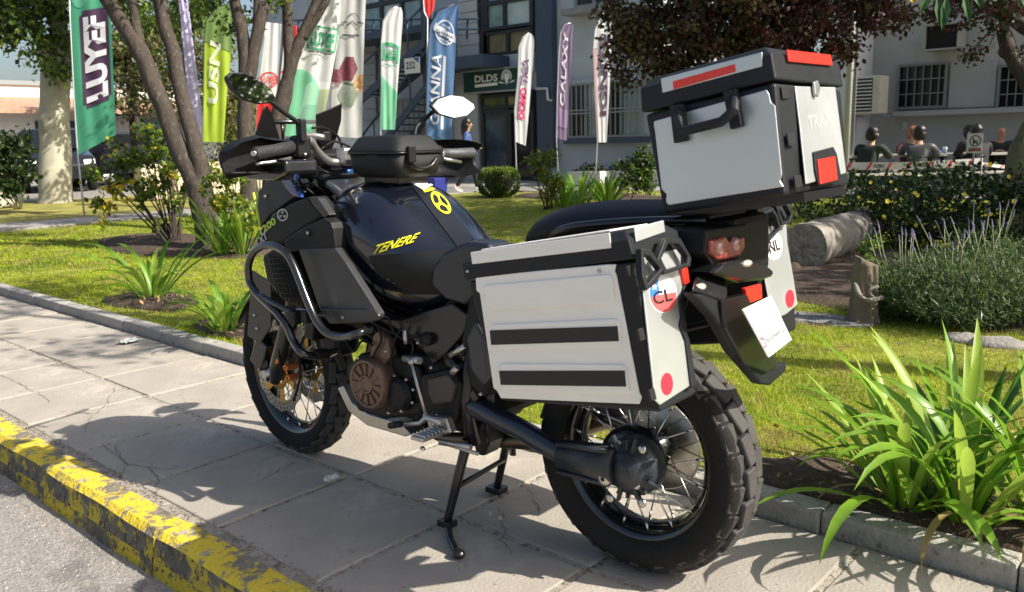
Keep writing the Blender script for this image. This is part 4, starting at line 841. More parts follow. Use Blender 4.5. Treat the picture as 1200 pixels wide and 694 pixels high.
fp = MB(); pc = BY(504, 509, .25); fp.box(pc, (.05, .11, .012)); 
for i in range(7): fp.box(pc+Vector((0, -.045+i*.015, .009)), (.052, .004, .008))
fp.v = [tuple(v) for v in fp.v]; fp.build('footpeg', k_silv, bike, bevel=.002); bolt(BY(495, 525, .26), .008, (0, 0, 1))
b = MB(); b.tube([BY(512, 490, .2), BY(512, 505, .2)], .02, 10); b.prism([BY(*q, .21) for q in ((498, 487), (522, 490), (528, 508), (505, 512))], (0, -.03, 0)); b.build('footpeg_bracket', k_silv, bike, bevel=.005)
# hoses and wires to break up the engine bay
b = MB()
for pts in ([(442, 380), (447, 398), (440, 412), (432, 428)], [(470, 385), (462, 402), (458, 425), (463, 440)], [(476, 392), (484, 405), (482, 420)], [(455, 372), (462, 390), (476, 398), (490, 392)], [(520, 420), (530, 412), (540, 418), (548, 405)], [(405, 400), (415, 412), (424, 400), (437, 405)]): b = MB(); b.tube(smooth_path([BY(*q, .2) for q in pts]), .004, 6); b.build('hose', k_matt, bike)
for q in (((474, 387), (476, 403), .007), ((528, 417), (545, 405), .008), ((536, 430), (530, 437), .01)): b = MB(); b.tube([BY(*q[0], .21), BY(*q[1], .21)], q[2], 8); b.build('fitting', k_silv, bike)
# skid plate: bent sheet under the engine
pf = [BY(*q, .13) for q in ((395, 455), (402, 452), (412, 472), (432, 486), (470, 497), (482, 510), (474, 512), (430, 499), (408, 482))]
b = MB(); b.prism(pf, (0, -.26, 0)); b.build('skid_plate', k_silv, bike, bevel=.004)
b = MB(); b.tube(smooth_path([Vector((1.0, .05, .60)), Vector((1.06, .05, .45)), Vector((.98, .06, .28)), Vector((.7, .05, .22)), Vector((.4, -.05, .24)), Vector((.2, -.2, .35)), Vector((-.2, -.24, .52))]), [.022]*31+[.022]*6, 12) if False else b.tube([Vector((1.0, .05, .60)), Vector((1.05, .05, .45)), Vector((.97, .06, .28)), Vector((.7, .05, .235)), Vector((.4, -.05, .26)), Vector((.2, -.2, .36)), Vector((.08, -.2, .40))], [.02, .02, .02, .02, .03, .045, .045], 14); b.build('exhaust', M('exhaust_steel', (.16, .12, .09), .35, metal=.9, var=.3, scale=6), bike)
b = MB(); b.tube([BY(566, 478, .06), BY(572, 498, .06)], .026, 14); b.build('exhaust_joint', M('heated_copper', (.45, .22, .09), .35, metal=.9, var=.4, scale=14), bike)
pris('shock_absorber', k_frame, [(556, 480), (572, 485), (572, 520), (566, 536), (557, 533), (552, 510)], .10, .08, bevel=.01)
# centre stand
def gz(px, py, z=0.): return _hit(CAM_B, _ray(px, py, (FB, RB, UB)), 2, z)
b = MB(); jl = BY(524, 612, .19); jr = gz(582, 573, .02); tl_ = BY(548, 515, .15); tr_ = BY(598, 500, -.13)
b.tube([tl_, jl], [.017, .013], 10); b.tube([tr_, jr], [.015, .013], 10); b.tube([BY(531, 573, .17), BY(590, 539, -.11)], .009, 8)
b.tube([jl, BY(528, 632, .22), gz(536, 648, .012)], [.013, .011, .010], 8); b.ball(gz(537, 649, .014), .019, 10, 6, (1.2, 1, .8)); b.box(jl+Vector((0, 0, -.002)), (.05, .04, .02)); b.box(jr, (.06, .05, .02)); cst_ = b.build('centre_stand', k_frame, bike, bevel=.002)
b = MB()
pp = []; p0, p1 = BY(600, 508, -.08), BY(601, 534, -.08)
for i in range(90): t = i/89; a = t*2*math.pi*11; pp.append(p0.lerp(p1, t)+Vector((math.cos(a)*.010, math.sin(a)*.010, 0)))
b.tube(pp, .0022, 5); b.build('spring', k_frame, bike)
b = MB(); b.tube([BY(516, 518, .17), BY(552, 524, .17)], [.010, .008], 10); b.tube([BY(516, 518, .17), BY(560, 532, .17)], .006, 8); b.build('side_stand', k_silv, bike)
# ---------------- fairing and cowls
pris('side_cowl', k_matt, [(299, 281), (305, 268), (317, 254), (337, 239), (361, 230), (380, 254), (361, 265), (338, 281), (322, 290), (302, 292)], .255, .08, bevel=.012)
pris('side_cowl', k_matt, [(331, 283), (345, 272), (361, 263), (379, 255), (387, 261), (390, 268), (393, 292), (350, 294), (338, 296)], .275, .05, bevel=.008)
gp = pris('side_plate', k_grey, [(349, 292), (392, 290), (405, 308), (443, 368), (443, 374), (436, 377), (386, 379), (376, 367)], .275, .03, bevel=.006)
pris('side_plate_edge', k_grey, [(374, 362), (438, 362), (444, 370), (442, 376), (436, 378), (386, 380)], .282, .012, bevel=.005)
pris('cowl_top', k_grey, [(361, 231), (372, 232), (386, 252), (380, 256), (366, 240)], .262, .03, bevel=.004)
for q in ((361, 273), (402, 372)): bolt(BY(*q, .279), .008)
bolt(BY(361, 273, .278), .012, mat=k_matt)
pris('radiator_cowl', k_matt, [(306, 300), (318, 292), (334, 290), (352, 320), (366, 356), (350, 362), (330, 352), (312, 330)], .24, .10, bevel=.012)
b = MB()
for i in range(8):
    x = 318+i*4.6; b.tube([BY(x-2, 298+i*3.4, .245), BY(x+10, 352+i*1.2, .245)], .0018, 5)
for i in range(9): b.tube([BY(314+i*2, 304+i*5.6, .247), BY(342+i*2.2, 302+i*6, .247)], .0018, 5)
b.build('radiator_grille', k_matt, bike)
boxc('radiator', k_eng, (1.13, 0, .66), (.05, .44, .26), Matrix.Rotation(-.25, 3, 'Y'), .006)
boxc('lower_cowl', k_matt, (1.12, .12, .52), (.12, .10, .1), None, .03); boxc('inner_fairing', k_matt, (1.14, 0, .84), (.22, .40, .22), None, .05)
# front fairing with beak, dark, and lamp faces to the front
b = MB(); rings = []
for x, w_, zt, zb in ((1.22, .235, 1.02, .74), (1.32, .225, 1.06, .76), (1.42, .19, 1.05, .82), (1.52, .13, .99, .86), (1.62, .07, .93, .88)):
    h = zt-zb; rings.append([Vector((x, y, z)) for y, z in [(0, zt), (.6*w_, zt-.01), (.95*w_, zt-.25*h), (w_, zt-.55*h), (.8*w_, zb), (0, zb-.01), (-.8*w_, zb), (-w_, zt-.55*h), (-.95*w_, zt-.25*h), (-.6*w_, zt-.01)]])
b.loft(rings, True, False, True); ff = b.build('front_fairing', M('fairing_dark', (.008, .010, .014), .4, coat=.4), bike, sub=2)
for s in (1, -1):
    b = MB(); b.ball(Vector((1.46, s*.09, .95)), .06, 14, 8, (1, 1, .7)); b.build('headlight', M('head_lens', (.5, .52, .55), .05, coat=1.), bike)
pris('fairing_panel', M('fairing_panel', (.010, .014, .022), .45), [(302, 224), (316, 208), (336, 206), (352, 226), (338, 236), (316, 252), (304, 268), (300, 262)], .215, .03, bevel=.006)
pris('fairing_accent', M('accent_blue', (.015, .05, .20), .2, coat=1.), [(326, 205), (338, 202), (345, 218), (352, 232), (343, 230), (333, 219)], .225, .02, bevel=.005)
b = MB(); b.tube([BY(297, 226, .24), BY(305, 266, .245)], .0045, 6); b.build('lime_trim', M('lime', (.50, .70, .05), .5), bike)
bolt(BY(311, 230, .22), .007)
co = BY(0, 0, .2566); gt = lambda q: (lambda u, v: BY(*bil(q, u, v), .2567))
cw = [o for o in bike.children if o.name.startswith('side_cowl')][0]
text_on('1200', gt([(306, 276), (324, 262), (321, 254), (303, 268)]), 'lettering', M('print_lime', (.45, .62, .06), .5), cw, .03)
text_on('XT', gt([(305, 287), (314, 279), (311, 271), (302, 279)]), 'lettering', k_gry, cw, .03)
b = MB(); c0 = (331, 252); T = lambda r, a: BY(c0[0]+math.cos(a)*r, c0[1]-math.sin(a)*r*1.15, .2568)
b.add([T(6.4, 2*math.pi*i/24) for i in range(24)]+[T(5, 2*math.pi*i/24) for i in range(24)], [(i, (i+1) % 24, 24+(i+1) % 24, 24+i) for i in range(24)])
for a in (1.57, 3.66, 5.76):
    for e in (-.32, 0, .32): b.add([T(1.2, a+e+.25), T(4.4, a+e*.8+.07), T(4.4, a+e*.8-.07), T(1.2, a+e-.25)], [(0, 1, 2, 3)])
b.build('round_emblem', k_gry, cw)
# ---------------- crash bars
k_bar = M('crash_bar_black', (.010, .011, .012), .18, coat=.9)
b = MB(); Yc = .325
def cb(px, r=.0128): b.tube(smooth_path([BY(q[0], q[1], q[2] if len(q) > 2 else Yc) for q in px], 6), r, 12)
cb([(292, 330), (291, 312), (297, 296), (310, 288), (326, 290), (338, 300), (347, 318), (360, 352), (371, 376), (384, 391), (402, 395), (420, 391), (434, 386, .27)])
cb([(292, 330), (301, 344), (322, 364), (336, 382), (344, 400), (356, 415), (378, 417, .25), (392, 412, .18)])
cb([(303, 345), (330, 360, .32), (352, 368, .3), (388, 368, .24), (410, 366, .18)], .010)
cb([(366, 366, .31), (350, 364, .3), (341, 380, .3)], .009)
b.build('crash_bar', k_bar, bike)
for k_ in range(3):
    b = MB(); (b.box(BY(346, 372, .32), (.03, .03, .045)) if k_ == 0 else b.box(BY(360, 371, .31), (.03, .03, .04)) if k_ == 1 else b.tube([BY(366, 416, .29), BY(384, 415, .23)], .019, 10)); b.build('clamp', k_matt, bike, bevel=.004)
b = MB(); b.tube(smooth_path([Vector((1.3, -.3, .78)), Vector((1.2, -.33, .86)), Vector((1.08, -.33, .64)), Vector((.95, -.3, .58)), Vector((.8, -.2, .6))]), .0128, 10); b.tube(smooth_path([Vector((1.3, -.3, .78)), Vector((1.2, -.32, .55)), Vector((1.05, -.2, .5))]), .0128, 10); b.build('crash_bar', k_bar, bike)
# right-hand cowl so the machine is whole
b = MB(); b.prism([Vector((x, -.25, z)) for x, z in ((1.34, .84), (1.22, .95), (1.05, 1.0), (.96, .9), (.76, .66), (1.0, .63), (1.15, .68))], (0, .05, 0)); b.build('side_cowl', k_matt, bike, bevel=.01)
# ---------------- cockpit
boxc('steering_yoke', k_silv, (1.13, 0, 1.03), (.10, .22, .03), Matrix.Rotation(-.45, 3, 'Y'), .012)
b = MB(); b.lathe([(.0005, .01), (.02, .01), (.026, .004), (.026, -.02)], BY(375, 199, .06), (0, 0, 1), 18); b.lathe([(.0005, .01), (.02, .01), (.026, .004), (.026, -.02)], BY(412, 194, -.10), (0, 0, 1), 18); b.build('fork_cap', k_chr, bike)
b = MB(); b.ball(BY(366, 220, .12), .012, 10, 6); b.build('amber_lamp', k_orange, bike)
boxc('top_bracket', M('blue_anodised', (.03, .09, .28), .3, metal=.5), BY(405, 202, -.02), (.09, .06, .03), None, .01)
def bar(px, r, name, mat): 
    bb = MB(); bb.tube(smooth_path([BY(*q) for q in px], 5), r, 12); return bb.build(name, mat, bike)
bar([(345, 171, .28), (362, 165, .22), (371, 177, .17), (385, 189, .10), (400, 190, .05), (420, 188, -.04), (450, 184, -.18), (500, 180, -.26), (520, 180, -.32)], .0135, 'handlebar', M('handlebar_silver', (.62, .60, .56), .3, metal=.85))
bar([(352, 159, .24), (367, 159, .18), (379, 161, .14)], .010, 'cross_brace', M('handlebar_silver', (.62, .60, .56), .3, metal=.85))
for q in ((404, 184, .045), (424, 183, -.045)):
    boxc('bar_clamp', k_silv, BY(*q), (.05, .04, .06), None, .008)
# left: grip, switches, lever guard, mirror
gl = [(297, 180, .45), (300, 180, .44), (303, 179, .43), (322, 176, .36), (344, 172, .28)]
b = MB(); b.tube([BY(*q) for q in gl], [.012, .020, .018, .018, .021], 16); b.build('grip', M('grip_rubber', (.02, .021, .023), .65, bump=.5, bscale=160), bike)
b = MB(); e0, e1 = BY(296.5, 180, .455), BY(300, 179.6, .44); b.tube([e0, e1], [.008, .010], 12); b.build('bar_end', k_silv, bike)
boxc('switch_block', k_matt, BY(352, 172, .26), (.05, .055, .07), None, .012); boxc('switch_block', k_matt, BY(357, 186, .24), (.05, .05, .06), None, .012)
b = MB()
for i in range(6): b.tube([BY(349+i*4, 176+(i % 3)*6, .25-i*.01), BY(356+i*3, 196+(i % 2)*8, .22), BY(366, 212, .16)], .004, 6)
b.build('cable', k_matt, bike)
for q in ((352, 166), (357, 181), (360, 191)): bolt(BY(*q, .27), .005)
def shell(name, mat, prof, parent=bike, th=.006, sub=1):
    b = MB(); b.loft(prof, False, False, True, False); return b.build(name, mat, parent, solid=th, sub=sub)
def guard(s):
    rings = []
    for t, y, x, z, h in ((0, .25, 1.19, 1.115, .035), (.25, .33, 1.20, 1.115, .055), (.5, .41, 1.18, 1.11, .065), (.75, .47, 1.12, 1.11, .062), (1., .50, 1.04, 1.11, .04)):
        c = Vector((x-(.05 if s < 0 else 0)+(.03 if s < 0 else 0), s*y, z)); n = Vector((-.45-.1*t, -s*.1, 0)); rings.append([c+Vector((-.06, 0, h+.012)), c+Vector((-.01, 0, h)), c+Vector((.012, 0, h*.2)), c+Vector((.008, 0, -h*.6)), c+Vector((-.02, 0, -h)), c+Vector((-.055, -s*.01, -h-.004))])
    return shell('hand_guard', k_matt, rings)
guard(-1)
gpx = [(258, 180), (262, 173), (272, 166), (294, 160), (308, 163), (348, 166), (352, 186), (345, 200), (310, 203), (278, 207), (264, 204), (259, 192)]
b = MB(); P = [BX(*q, 1.13) for q in gpx]; b.prism(P, (.012, 0, 0)); top = P[:6]; b.loft([[p+Vector((-.05, 0, -.004)) for p in top], [p+Vector((-.02, 0, .004)) for p in top], top], False, False, True, False); b.prism([P[i] for i in (8, 9, 10)]+[P[10]+Vector((-.04, 0, .0)), P[8]+Vector((-.04, 0, 0))], (0, 0, .006))
b.build('hand_guard', k_matt, bike, bevel=.003)
pris('hand_guard_lobe', k_black, [(274, 197), (286, 190), (310, 186), (334, 188), (336, 204), (320, 212), (290, 211), (276, 203)], .37, .12, bevel=.015, seg=3)
b = MB(); b.tube(smooth_path([BY(345, 184, .27), BY(325, 189, .36), BY(300, 192, .43)]), .0055, 8); b.build('clutch_lever', k_silv, bike)
def mirror(px, x, stem, tn=(-1, 0, 0)):
    n0 = Vector(tn).normalized(); P0 = BX(*px[0], x); P = [onp(*q, P0, n0) for q in px]; c = sum(P, Vector())/len(P); b = MB(); b.loft([[p for p in P], [p+Vector((.012, 0, 0)) for p in P], [c+(p-c)*.82+Vector((.035, 0, 0)) for p in P], [c+(p-c)*.4+Vector((.05, 0, 0)) for p in P]], True, False, True)
    mr = b.build('mirror', k_matt, bike, bevel=.002); b = MB(); tl = Matrix.Rotation(0, 3, 'Y'); b.prism([c+(p-c)*.93+Vector((-.0015, 0, 0)) for p in P], (.001, 0, 0)); b.build('glass', M('mirror_glass', (.86, .88, .9), .02, metal=1.), mr)
    b = MB(); b.tube(smooth_path([BY(*q) for q in stem], 4), .0075, 8); b.build('stem', k_matt, mr)
mirror([(265.5, 90), (272, 85), (285, 85), (303, 92), (317, 104), (324, 116), (320, 121), (304, 122), (286, 117), (272, 104)], .93, [(316, 118, .38), (333, 132, .33), (347, 142, .29), (353, 150, .27), (353, 166, .27)], (-1, .03, .02))
boxc('stem_base', k_matt, BY(353, 153, .27), (.03, .022, .07), None, .005)
mirror([(505, 124), (512, 116), (527, 111), (543, 113), (556, 122), (557.5, 127), (548, 136), (532, 139), (514, 134)], 1.08, [(508, 130, -.40), (497, 141, -.34), (488, 149, -.30), (486, 160, -.28)], (-1, .12, .36))
b = MB(); b.tube([BY(*q) for q in ((512, 180, -.30), (530, 180, -.36), (554, 179, -.45), (557, 179, -.46))], [.02, .018, .019, .011], 16); b.build('grip', M('grip_rubber_pale', (.06, .062, .066), .45, bump=.3, bscale=160), bike)
b = MB(); b.tube([BY(519, 186, -.30), BY(540, 190, -.4)], .006, 8); b.build('brake_lever', k_silv, bike)
boxc('switch_block', k_matt, BY(508, 182, -.27), (.05, .06, .07), None, .012)
# instrument, deflectors, screen, accessory bar
boxc('instrument', k_matt, (1.24, 0, 1.10), (.06, .22, .12), Matrix.Rotation(-.5, 3, 'Y'), .015)
b = MB(); b.tube([BY(318, 143, .14), BY(388, 143, -.16)], .008, 10); b.tube([BY(330, 143, .09), BY(332, 165, .09)], .006, 8); b.tube([BY(376, 143, -.11), BY(378, 165, -.11)], .006, 8); b.build('accessory_bar', k_frame, bike)
def defl(px, x, lab='wind_deflector'):
    P = [BX(*q, x) for q in px]; b = MB(); b.prism(P, (.006, 0, 0)); b.build(lab, M('deflector_black', (.003, .003, .0035), .35, spec=.15), bike, bevel=.002)
defl([(297, 168), (303, 146), (309, 128), (313, 123), (319, 134), (328, 162), (330, 170)], 1.26); defl([(371, 134), (386, 128), (401, 121), (400, 142), (395, 160), (389, 176), (380, 180), (372, 168)], 1.22)
scr = MB(); rows = []
for t in range(9):
    v = t/8; wv = .15-.03*v; zz = 1.0+.385*v; xx = 1.36-.12*v; rows.append([Vector((xx-.06*abs(u)**2+.0*v, u*wv+.03, zz-(.03*abs(u)**3 if v > .8 else 0))) for u in [-1+2*i/12 for i in range(13)]])
scr.loft(rows, False, False, True, False); scr.build('windscreen', M('clear_acrylic', (.93, .96, .97), .03, alpha=.07), bike, solid=.003)
# ---------------- tank bag
tbg = bpy.data.objects.new('tank_bag', None); COL.objects.link(tbg); tbg.parent = bike
cb0 = BY(463, 175, 0.0); zc = 1.135
def rrect(cx, cy, hx, hy, z, rad=.03, n=4):
    out = []
    for sx, sy, a0 in ((1, 1, 0), (-1, 1, 90), (-1, -1, 180), (1, -1, 270)):
        for i in range(n+1): a = R_(a0+90*i/n); out.append(Vector((cx+sx*(hx-rad)+rad*math.cos(a), cy+sy*(hy-rad)+rad*math.sin(a), z)))
    return out
bx, by = cb0.x, 0.
k_bag = M('bag_shell', (.012, .0125, .0125), .5, spec=.35, bump=.35, bscale=350, var=.15, scale=20)
b = MB(); b.loft([rrect(bx, by, .095, .082, zc-.068), rrect(bx, by, .112, .097, zc-.055), rrect(bx, by, .122, .105, zc+.008)], True); b.build('base', k_bag, tbg)
b = MB(); b.loft([rrect(bx, by, .125, .108, zc+.010), rrect(bx, by, .125, .108, zc+.018), rrect(bx, by, .118, .10, zc+.028), rrect(bx, by, .10, .082, zc+.058), rrect(bx, by, .09, .072, zc+.064)], True); b.build('lid', k_bag, tbg)
b = MB(); b.tube(rrect(bx, by, .125, .108, zc+.009), .0035, 6, False, True); b.build('zip', k_frame, tbg)
b = MB(); hh = lambda y, z: Vector((bx-.128, by+y, zc+z)); b.tube(smooth_path([hh(.06, .01), hh(.055, -.02), hh(.02, -.04), hh(-.03, -.035), hh(-.06, -.01)]), .006, 8); b.build('carry_loop', k_frame, tbg)
b = MB(); b.box(hh(.055, .004)+Vector((-.003, 0, 0)), (.014, .03, .05)); b.build('buckle', k_matt, tbg, bevel=.003)
boxc('ring_mount', k_frame, (bx+.0, 0, 1.06), (.16, .14, .03), None, .006, tbg)
bike.location = (0, 0, 0)

for q in ([(352, 200, .22), (366, 214, .16), (380, 226, .12), (384, 240, .1)], [(344, 196, .24), (352, 214, .2), (368, 228, .16)], [(360, 178, .22), (372, 196, .16), (392, 206, .1)], [(340, 190, .26), (342, 210, .24), (356, 226, .2)], [(376, 175, .1), (392, 166, .02), (410, 172, -.05)], [(366, 150, .2), (380, 150, .1), (396, 160, .0), (402, 178, -.02)]):
    b = MB(); b.tube(smooth_path([BY(*p) for p in q]), .0042, 6); b.build('cable', k_matt, bike)
boxc('fluid_reservoir', k_matt, BY(380, 160, .08), (.035, .035, .035), None, .006); boxc('dash_cowl', k_matt, BY(388, 206, .04), (.12, .16, .05), Matrix.Rotation(-.4, 3, 'Y'), .015); boxc('dash_cowl', k_black, BY(352, 214, .16), (.10, .10, .06), Matrix.Rotation(-.5, 3, 'Y'), .02)
b = MB(); b.tube([Vector((1.10, s_*.105, .99)) for s_ in (1, 1.001)], .03, 14); b.lathe([(.02, .0), (.036, .0), (.036, .02), (.026, .03), (.0005, .03)], BY(389, 214, .03), (0.3, 0, 1), 20); b.build('steering_nut', k_chr, bike)
for q in ((702, 318), (733, 488), (563, 462), (548, 318)): bolt(onp(*q, S0+n_s*.006, n_s), .004, tuple(n_s), lp, k_bolt, 'rivet')
# ================================================================ VEGETATION
m_bark = M('bark_brown', (.048, .037, .029), .9, var=.4, scale=9, bump=1.0, bscale=34, stretch=(1, 1, .4), spots=[((.10, .082, .065), .58, 26), ((.025, .018, .014), .60, 34)])
m_barkp = M('bark_pale', (.36, .345, .26), .85, var=.22, scale=3, bump=.5, bscale=14, spots=[((.25, .23, .16), .6, 2.2), ((.52, .52, .44), .64, 3)])
m_barkd = M('bark_dark', (.05, .038, .03), .9, var=.4, scale=12, bump=.8, bscale=40)
lf_a = M('leaf_green', (.085, .15, .02), .45, var=.4, scale=1.3, transl=.4); lf_b = M('leaf_lime', (.20, .28, .03), .45, var=.3, scale=2, transl=.5)
lf_p = M('leaf_plum', (.085, .048, .030), .5, var=.5, scale=2, transl=.3, spots=[((.17, .12, .05), .54, 1.2)])
lf_p2 = M('leaf_plum_red', (.10, .022, .026), .45, var=.4, scale=3, transl=.25)
lf_d = M('leaf_dark', (.020, .042, .011), .4, var=.4, scale=3, transl=.25); lf_o = M('leaf_olive', (.17, .145, .055), .6, var=.4, scale=1.5, transl=.3)
lf_y = M('leaf_yellow', (.55, .40, .03), .5, var=.25, scale=6, transl=.5); lf_s = M('leaf_sage', (.09, .14, .06), .6, var=.3, scale=5, transl=.3)
def clumps(blobs, per, n, spread):
    """leaf places: blobs (centre, radii) filled with clumps so that gaps stay between them"""
    out = []; tot = sum(r[0]*r[1]*r[2] for c, r in blobs)
    cl = []
    for c, r in blobs:
        k = max(3, int(per*(r[0]*r[1]*r[2])/tot))
        for _ in range(k):
            d = RNG.normal(size=3); d /= np.linalg.norm(d); cl.append(np.array(c)+d*np.array(r)*RNG.random()**.45)
    cl = np.array(cl); idx = RNG.integers(0, len(cl), n)
    return cl[idx]+RNG.normal(size=(n, 3))*spread*np.array([1, 1, .75]), cl
def foliage(parent, C_, size, mats, name='foliage', elong=1.6, droop=.3, up=.5, probs=None):
    L0 = np.array(parent.location) if parent else np.zeros(3); V_, F_a = leaf_cloud(C_-L0, size, elong=elong, droop=droop, up=up); mi = RNG.choice(len(mats), len(F_a), p=probs)
    return np_mesh(name, V_, F_a, mats, mi, parent)
def limb(parent, pts, r, mat, name='limb', n=10, wob=.0):
    P = smooth_path(pts, 5); k = len(P); L0 = parent.location; rr = [np.interp(i/(k-1)*(len(r)-1), range(len(r)), r) for i in range(k)]
    if wob: P = [p+Vector((noise.noise(p*3), noise.noise(p*3+Vector((9, 0, 0))), 0))*wob for p in P]
    b = MB(); b.tube([p-L0 for p in P], rr, n); 
    if wob: b.v = [tuple(Vector(v)*1.0+Vector((noise.noise((Vector(v)+L0)*8), noise.noise((Vector(v)+L0)*8+Vector((5, 5, 5))), 0))*wob*.6) for v in b.v]
    return b.build(name, mat, parent)
def twigs(parent, root, cl, mat, k=25, r=.015):
    b = MB(); L0 = parent.location
    for i in RNG.choice(len(cl), min(k, len(cl)), False):
        q = Vector(cl[i]); p = min(root, key=lambda t: (t-q).length); mid = p.lerp(q, .5)+Vector((0, 0, .12*(q-p).length)); b.tube([x-L0 for x in smooth_path([p, mid, q], 4)], [r*1.5]+[r]*7+[r*.5], 5)
    o = b.build('branches', mat, parent); o['kind'] = 'stuff'; return o
GZ = lambda px, py, z=.07: WZ(px, py, z)
# big pale tree, left
t = empty('pale_bark_tree', GZ(65, 243), 0, 'large tree with thick pale smooth trunk standing on the verge beyond the garden path', 'tree'); d = 18.4
limb(t, [WD(65, 246, d), WD(65, 235, d), WD(65, 180, d), WD(64, 120, d), WD(66, 85, d), WD(70, 50, d)], [.40, .335, .315, .29, .30, .24], m_barkp, 'trunk', 18, .02)
limb(t, [WD(62, 100, d), WD(52, 60, d), WD(30, 10, d), WD(5, -60, d)], [.16, .13, .1, .06], m_barkp); limb(t, [WD(70, 95, d), WD(84, 60, d), WD(100, 20, d), WD(125, -50, d)], [.17, .14, .1, .06], m_barkp); limb(t, [WD(68, 70, d), WD(70, 10, d), WD(66, -90, d)], [.2, .15, .08], m_barkp)
bl = [(WD(x, y, dd), (r, r, r*.8)) for x, y, dd, r in ((20, 5, 18, 1.0), (60, 30, 18, .85), (95, 60, 18, .5), (88, 30, 18.5, .6), (30, 45, 17.5, .55), (50, -60, 18, 1.6), (-20, -20, 18, 1.2), (120, -40, 17.5, 1.2), (165, 2, 17, .5), (215, 5, 17, .55), (150, -60, 17, 1.3), (60, 75, 17.6, .3), (240, -40, 16.5, .9))]
C_, cl = clumps(bl, 190, 15000, .17); foliage(t, C_, .13, [lf_a, lf_b, lf_d], 'crown', probs=[.5, .22, .28]); twigs(t, [WD(x, y, d) for x, y in ((30, 10), (52, 60), (84, 60), (100, 20), (70, 10), (66, -60))], cl, m_barkp, 40, .02)
t = empty('pale_bark_tree', GZ(-8, 246), 0, 'pale trunk cut off by the left edge of the picture beside the dark bush', 'tree'); limb(t, [WD(4, 248, 17), WD(-6, 225, 17), WD(-14, 150, 17), WD(-30, 20, 17), WD(-45, -80, 17)], [.3, .22, .19, .17, .12], m_barkp, 'trunk', 14, .02)
C_, cl = clumps([(WD(-60, -120, 17), (1.5, 1.5, 1))], 30, 1500, .2); foliage(t, C_, .13, [lf_a, lf_d], 'crown')
# forked dark tree
t = empty('forked_tree', GZ(248, 290), 0, 'dark rough barked tree forking low into two long stems behind the yellowing rose bush', 'tree'); d = 9.3
limb(t, [WD(249, 296, d), WD(246, 282, d), WD(240, 250, d), WD(233, 218, d), WD(227, 198, d)], [.20, .165, .145, .13, .10], m_bark, 'trunk', 24, .035)
limb(t, [WD(240, 245, d), WD(226, 210, d), WD(206, 168, d), WD(185, 110, d), WD(158, 50, d), WD(125, -5, d), WD(80, -90, d)], [.10, .11, .10, .095, .09, .085, .06], m_bark, 'stem', 14, .02)
limb(t, [WD(243, 250, d), WD(237, 212, d), WD(226, 165, d), WD(213, 110, d+.1), WD(200, 55, d+.2), WD(184, -5, d+.2), WD(160, -100, d)], [.10, .10, .085, .08, .08, .075, .05], m_bark, 'stem', 14, .02)
limb(t, [WD(172, 80, d), WD(164, 55, d), WD(160, 30, d), WD(153, -10, d), WD(145, -70, d)], [.06, .055, .05, .05, .04], m_bark, 'stem', 10, .01)
bl = [(WD(x, y, dd), (r, r, r*.7)) for x, y, dd, r in ((60, -150, 9, 1.1), (160, -170, 9, 1.3), (250, -140, 9.3, 1.0), (130, -90, 9.5, .6), (240, -60, 9.5, .4))]
C_, cl = clumps(bl, 80, 5000, .14); foliage(t, C_, .08, [lf_a, lf_b], 'crown'); twigs(t, [WD(160, -100, d), WD(80, -90, d), WD(145, -70, d)], cl, m_bark, 25)
# second forked tree behind the left mirror
t = empty('forked_tree', GZ(292, 262), 0, 'tree with stub ended fork seen just behind the left mirror', 'tree'); d = 11.3
limb(t, [WD(292, 262, d), WD(291, 220, d), WD(288, 150, d), WD(288, 105, d), WD(290, 75, d)], [.14, .115, .105, .10, .07], m_bark, 'trunk', 14, .02)
limb(t, [WD(288, 110, d), WD(288, 85, d), WD(285, 50, d), WD(277, 5, d), WD(268, -60, d)], [.09, .095, .085, .075, .06], m_bark, 'stem', 12, .02); limb(t, [WD(289, 108, d), WD(294, 80, d), WD(300, 45, d), WD(309, 10, d), WD(311, 4, d)], [.09, .09, .085, .08, .06], m_bark, 'stem', 12, .02); limb(t, [WD(301, 40, d), WD(301, 0, d), WD(300, -70, d)], [.06, .05, .04], m_bark, 'stem', 8, .01)
bl = [(WD(x, y, d+o), (r, r, r*.7)) for x, y, o, r in ((262, 12, .3, .34), (248, -8, .5, .45), (318, 0, .3, .22), (285, 25, .4, .22), (270, -90, 0, 1.1), (320, -80, 0, .9), (205, -12, 1, .35))]
C_, cl = clumps(bl, 90, 4200, .1); foliage(t, C_, .075, [lf_a, lf_b, lf_d], 'crown'); twigs(t, [WD(277, 5, d), WD(268, -60, d), WD(300, -40, d)], cl, m_bark, 30)
t = empty('forked_tree', GZ(318, 255), 0, 'tree with three slender forks between the lime flag and the big white and green flag', 'tree'); d = 12
limb(t, [WD(316, 262, d), WD(318, 210, d), WD(324, 150, d), WD(333, 110, d), WD(341, 80, d)], [.15, .13, .125, .11, .07], m_bark, 'trunk', 14, .02)
limb(t, [WD(336, 100, d), WD(340, 72, d), WD(338, 40, d), WD(337, -5, d), WD(333, -80, d)], [.09, .09, .08, .07, .05], m_bark, 'stem', 12, .015); limb(t, [WD(335, 102, d), WD(343, 70, d), WD(354, 42, d), WD(370, 6, d), WD(392, -60, d)], [.09, .09, .075, .07, .05], m_bark, 'stem', 12, .015); limb(t, [WD(354, 45, d), WD(368, 25, d), WD(384, -2, d), WD(405, -50, d)], [.07, .06, .055, .04], m_bark, 'stem', 10, .015)
bl = [(WD(x, y, d), (r, r, r*.7)) for x, y, r in ((330, -110, 1.1), (400, -100, 1.1), (348, -20, .2), (430, -60, .5))]
C_, cl = clumps(bl, 60, 2500, .14); foliage(t, C_, .08, [lf_a, lf_b, lf_d], 'crown'); twigs(t, [WD(333, -80, d), WD(392, -60, d)], cl, m_bark, 25)
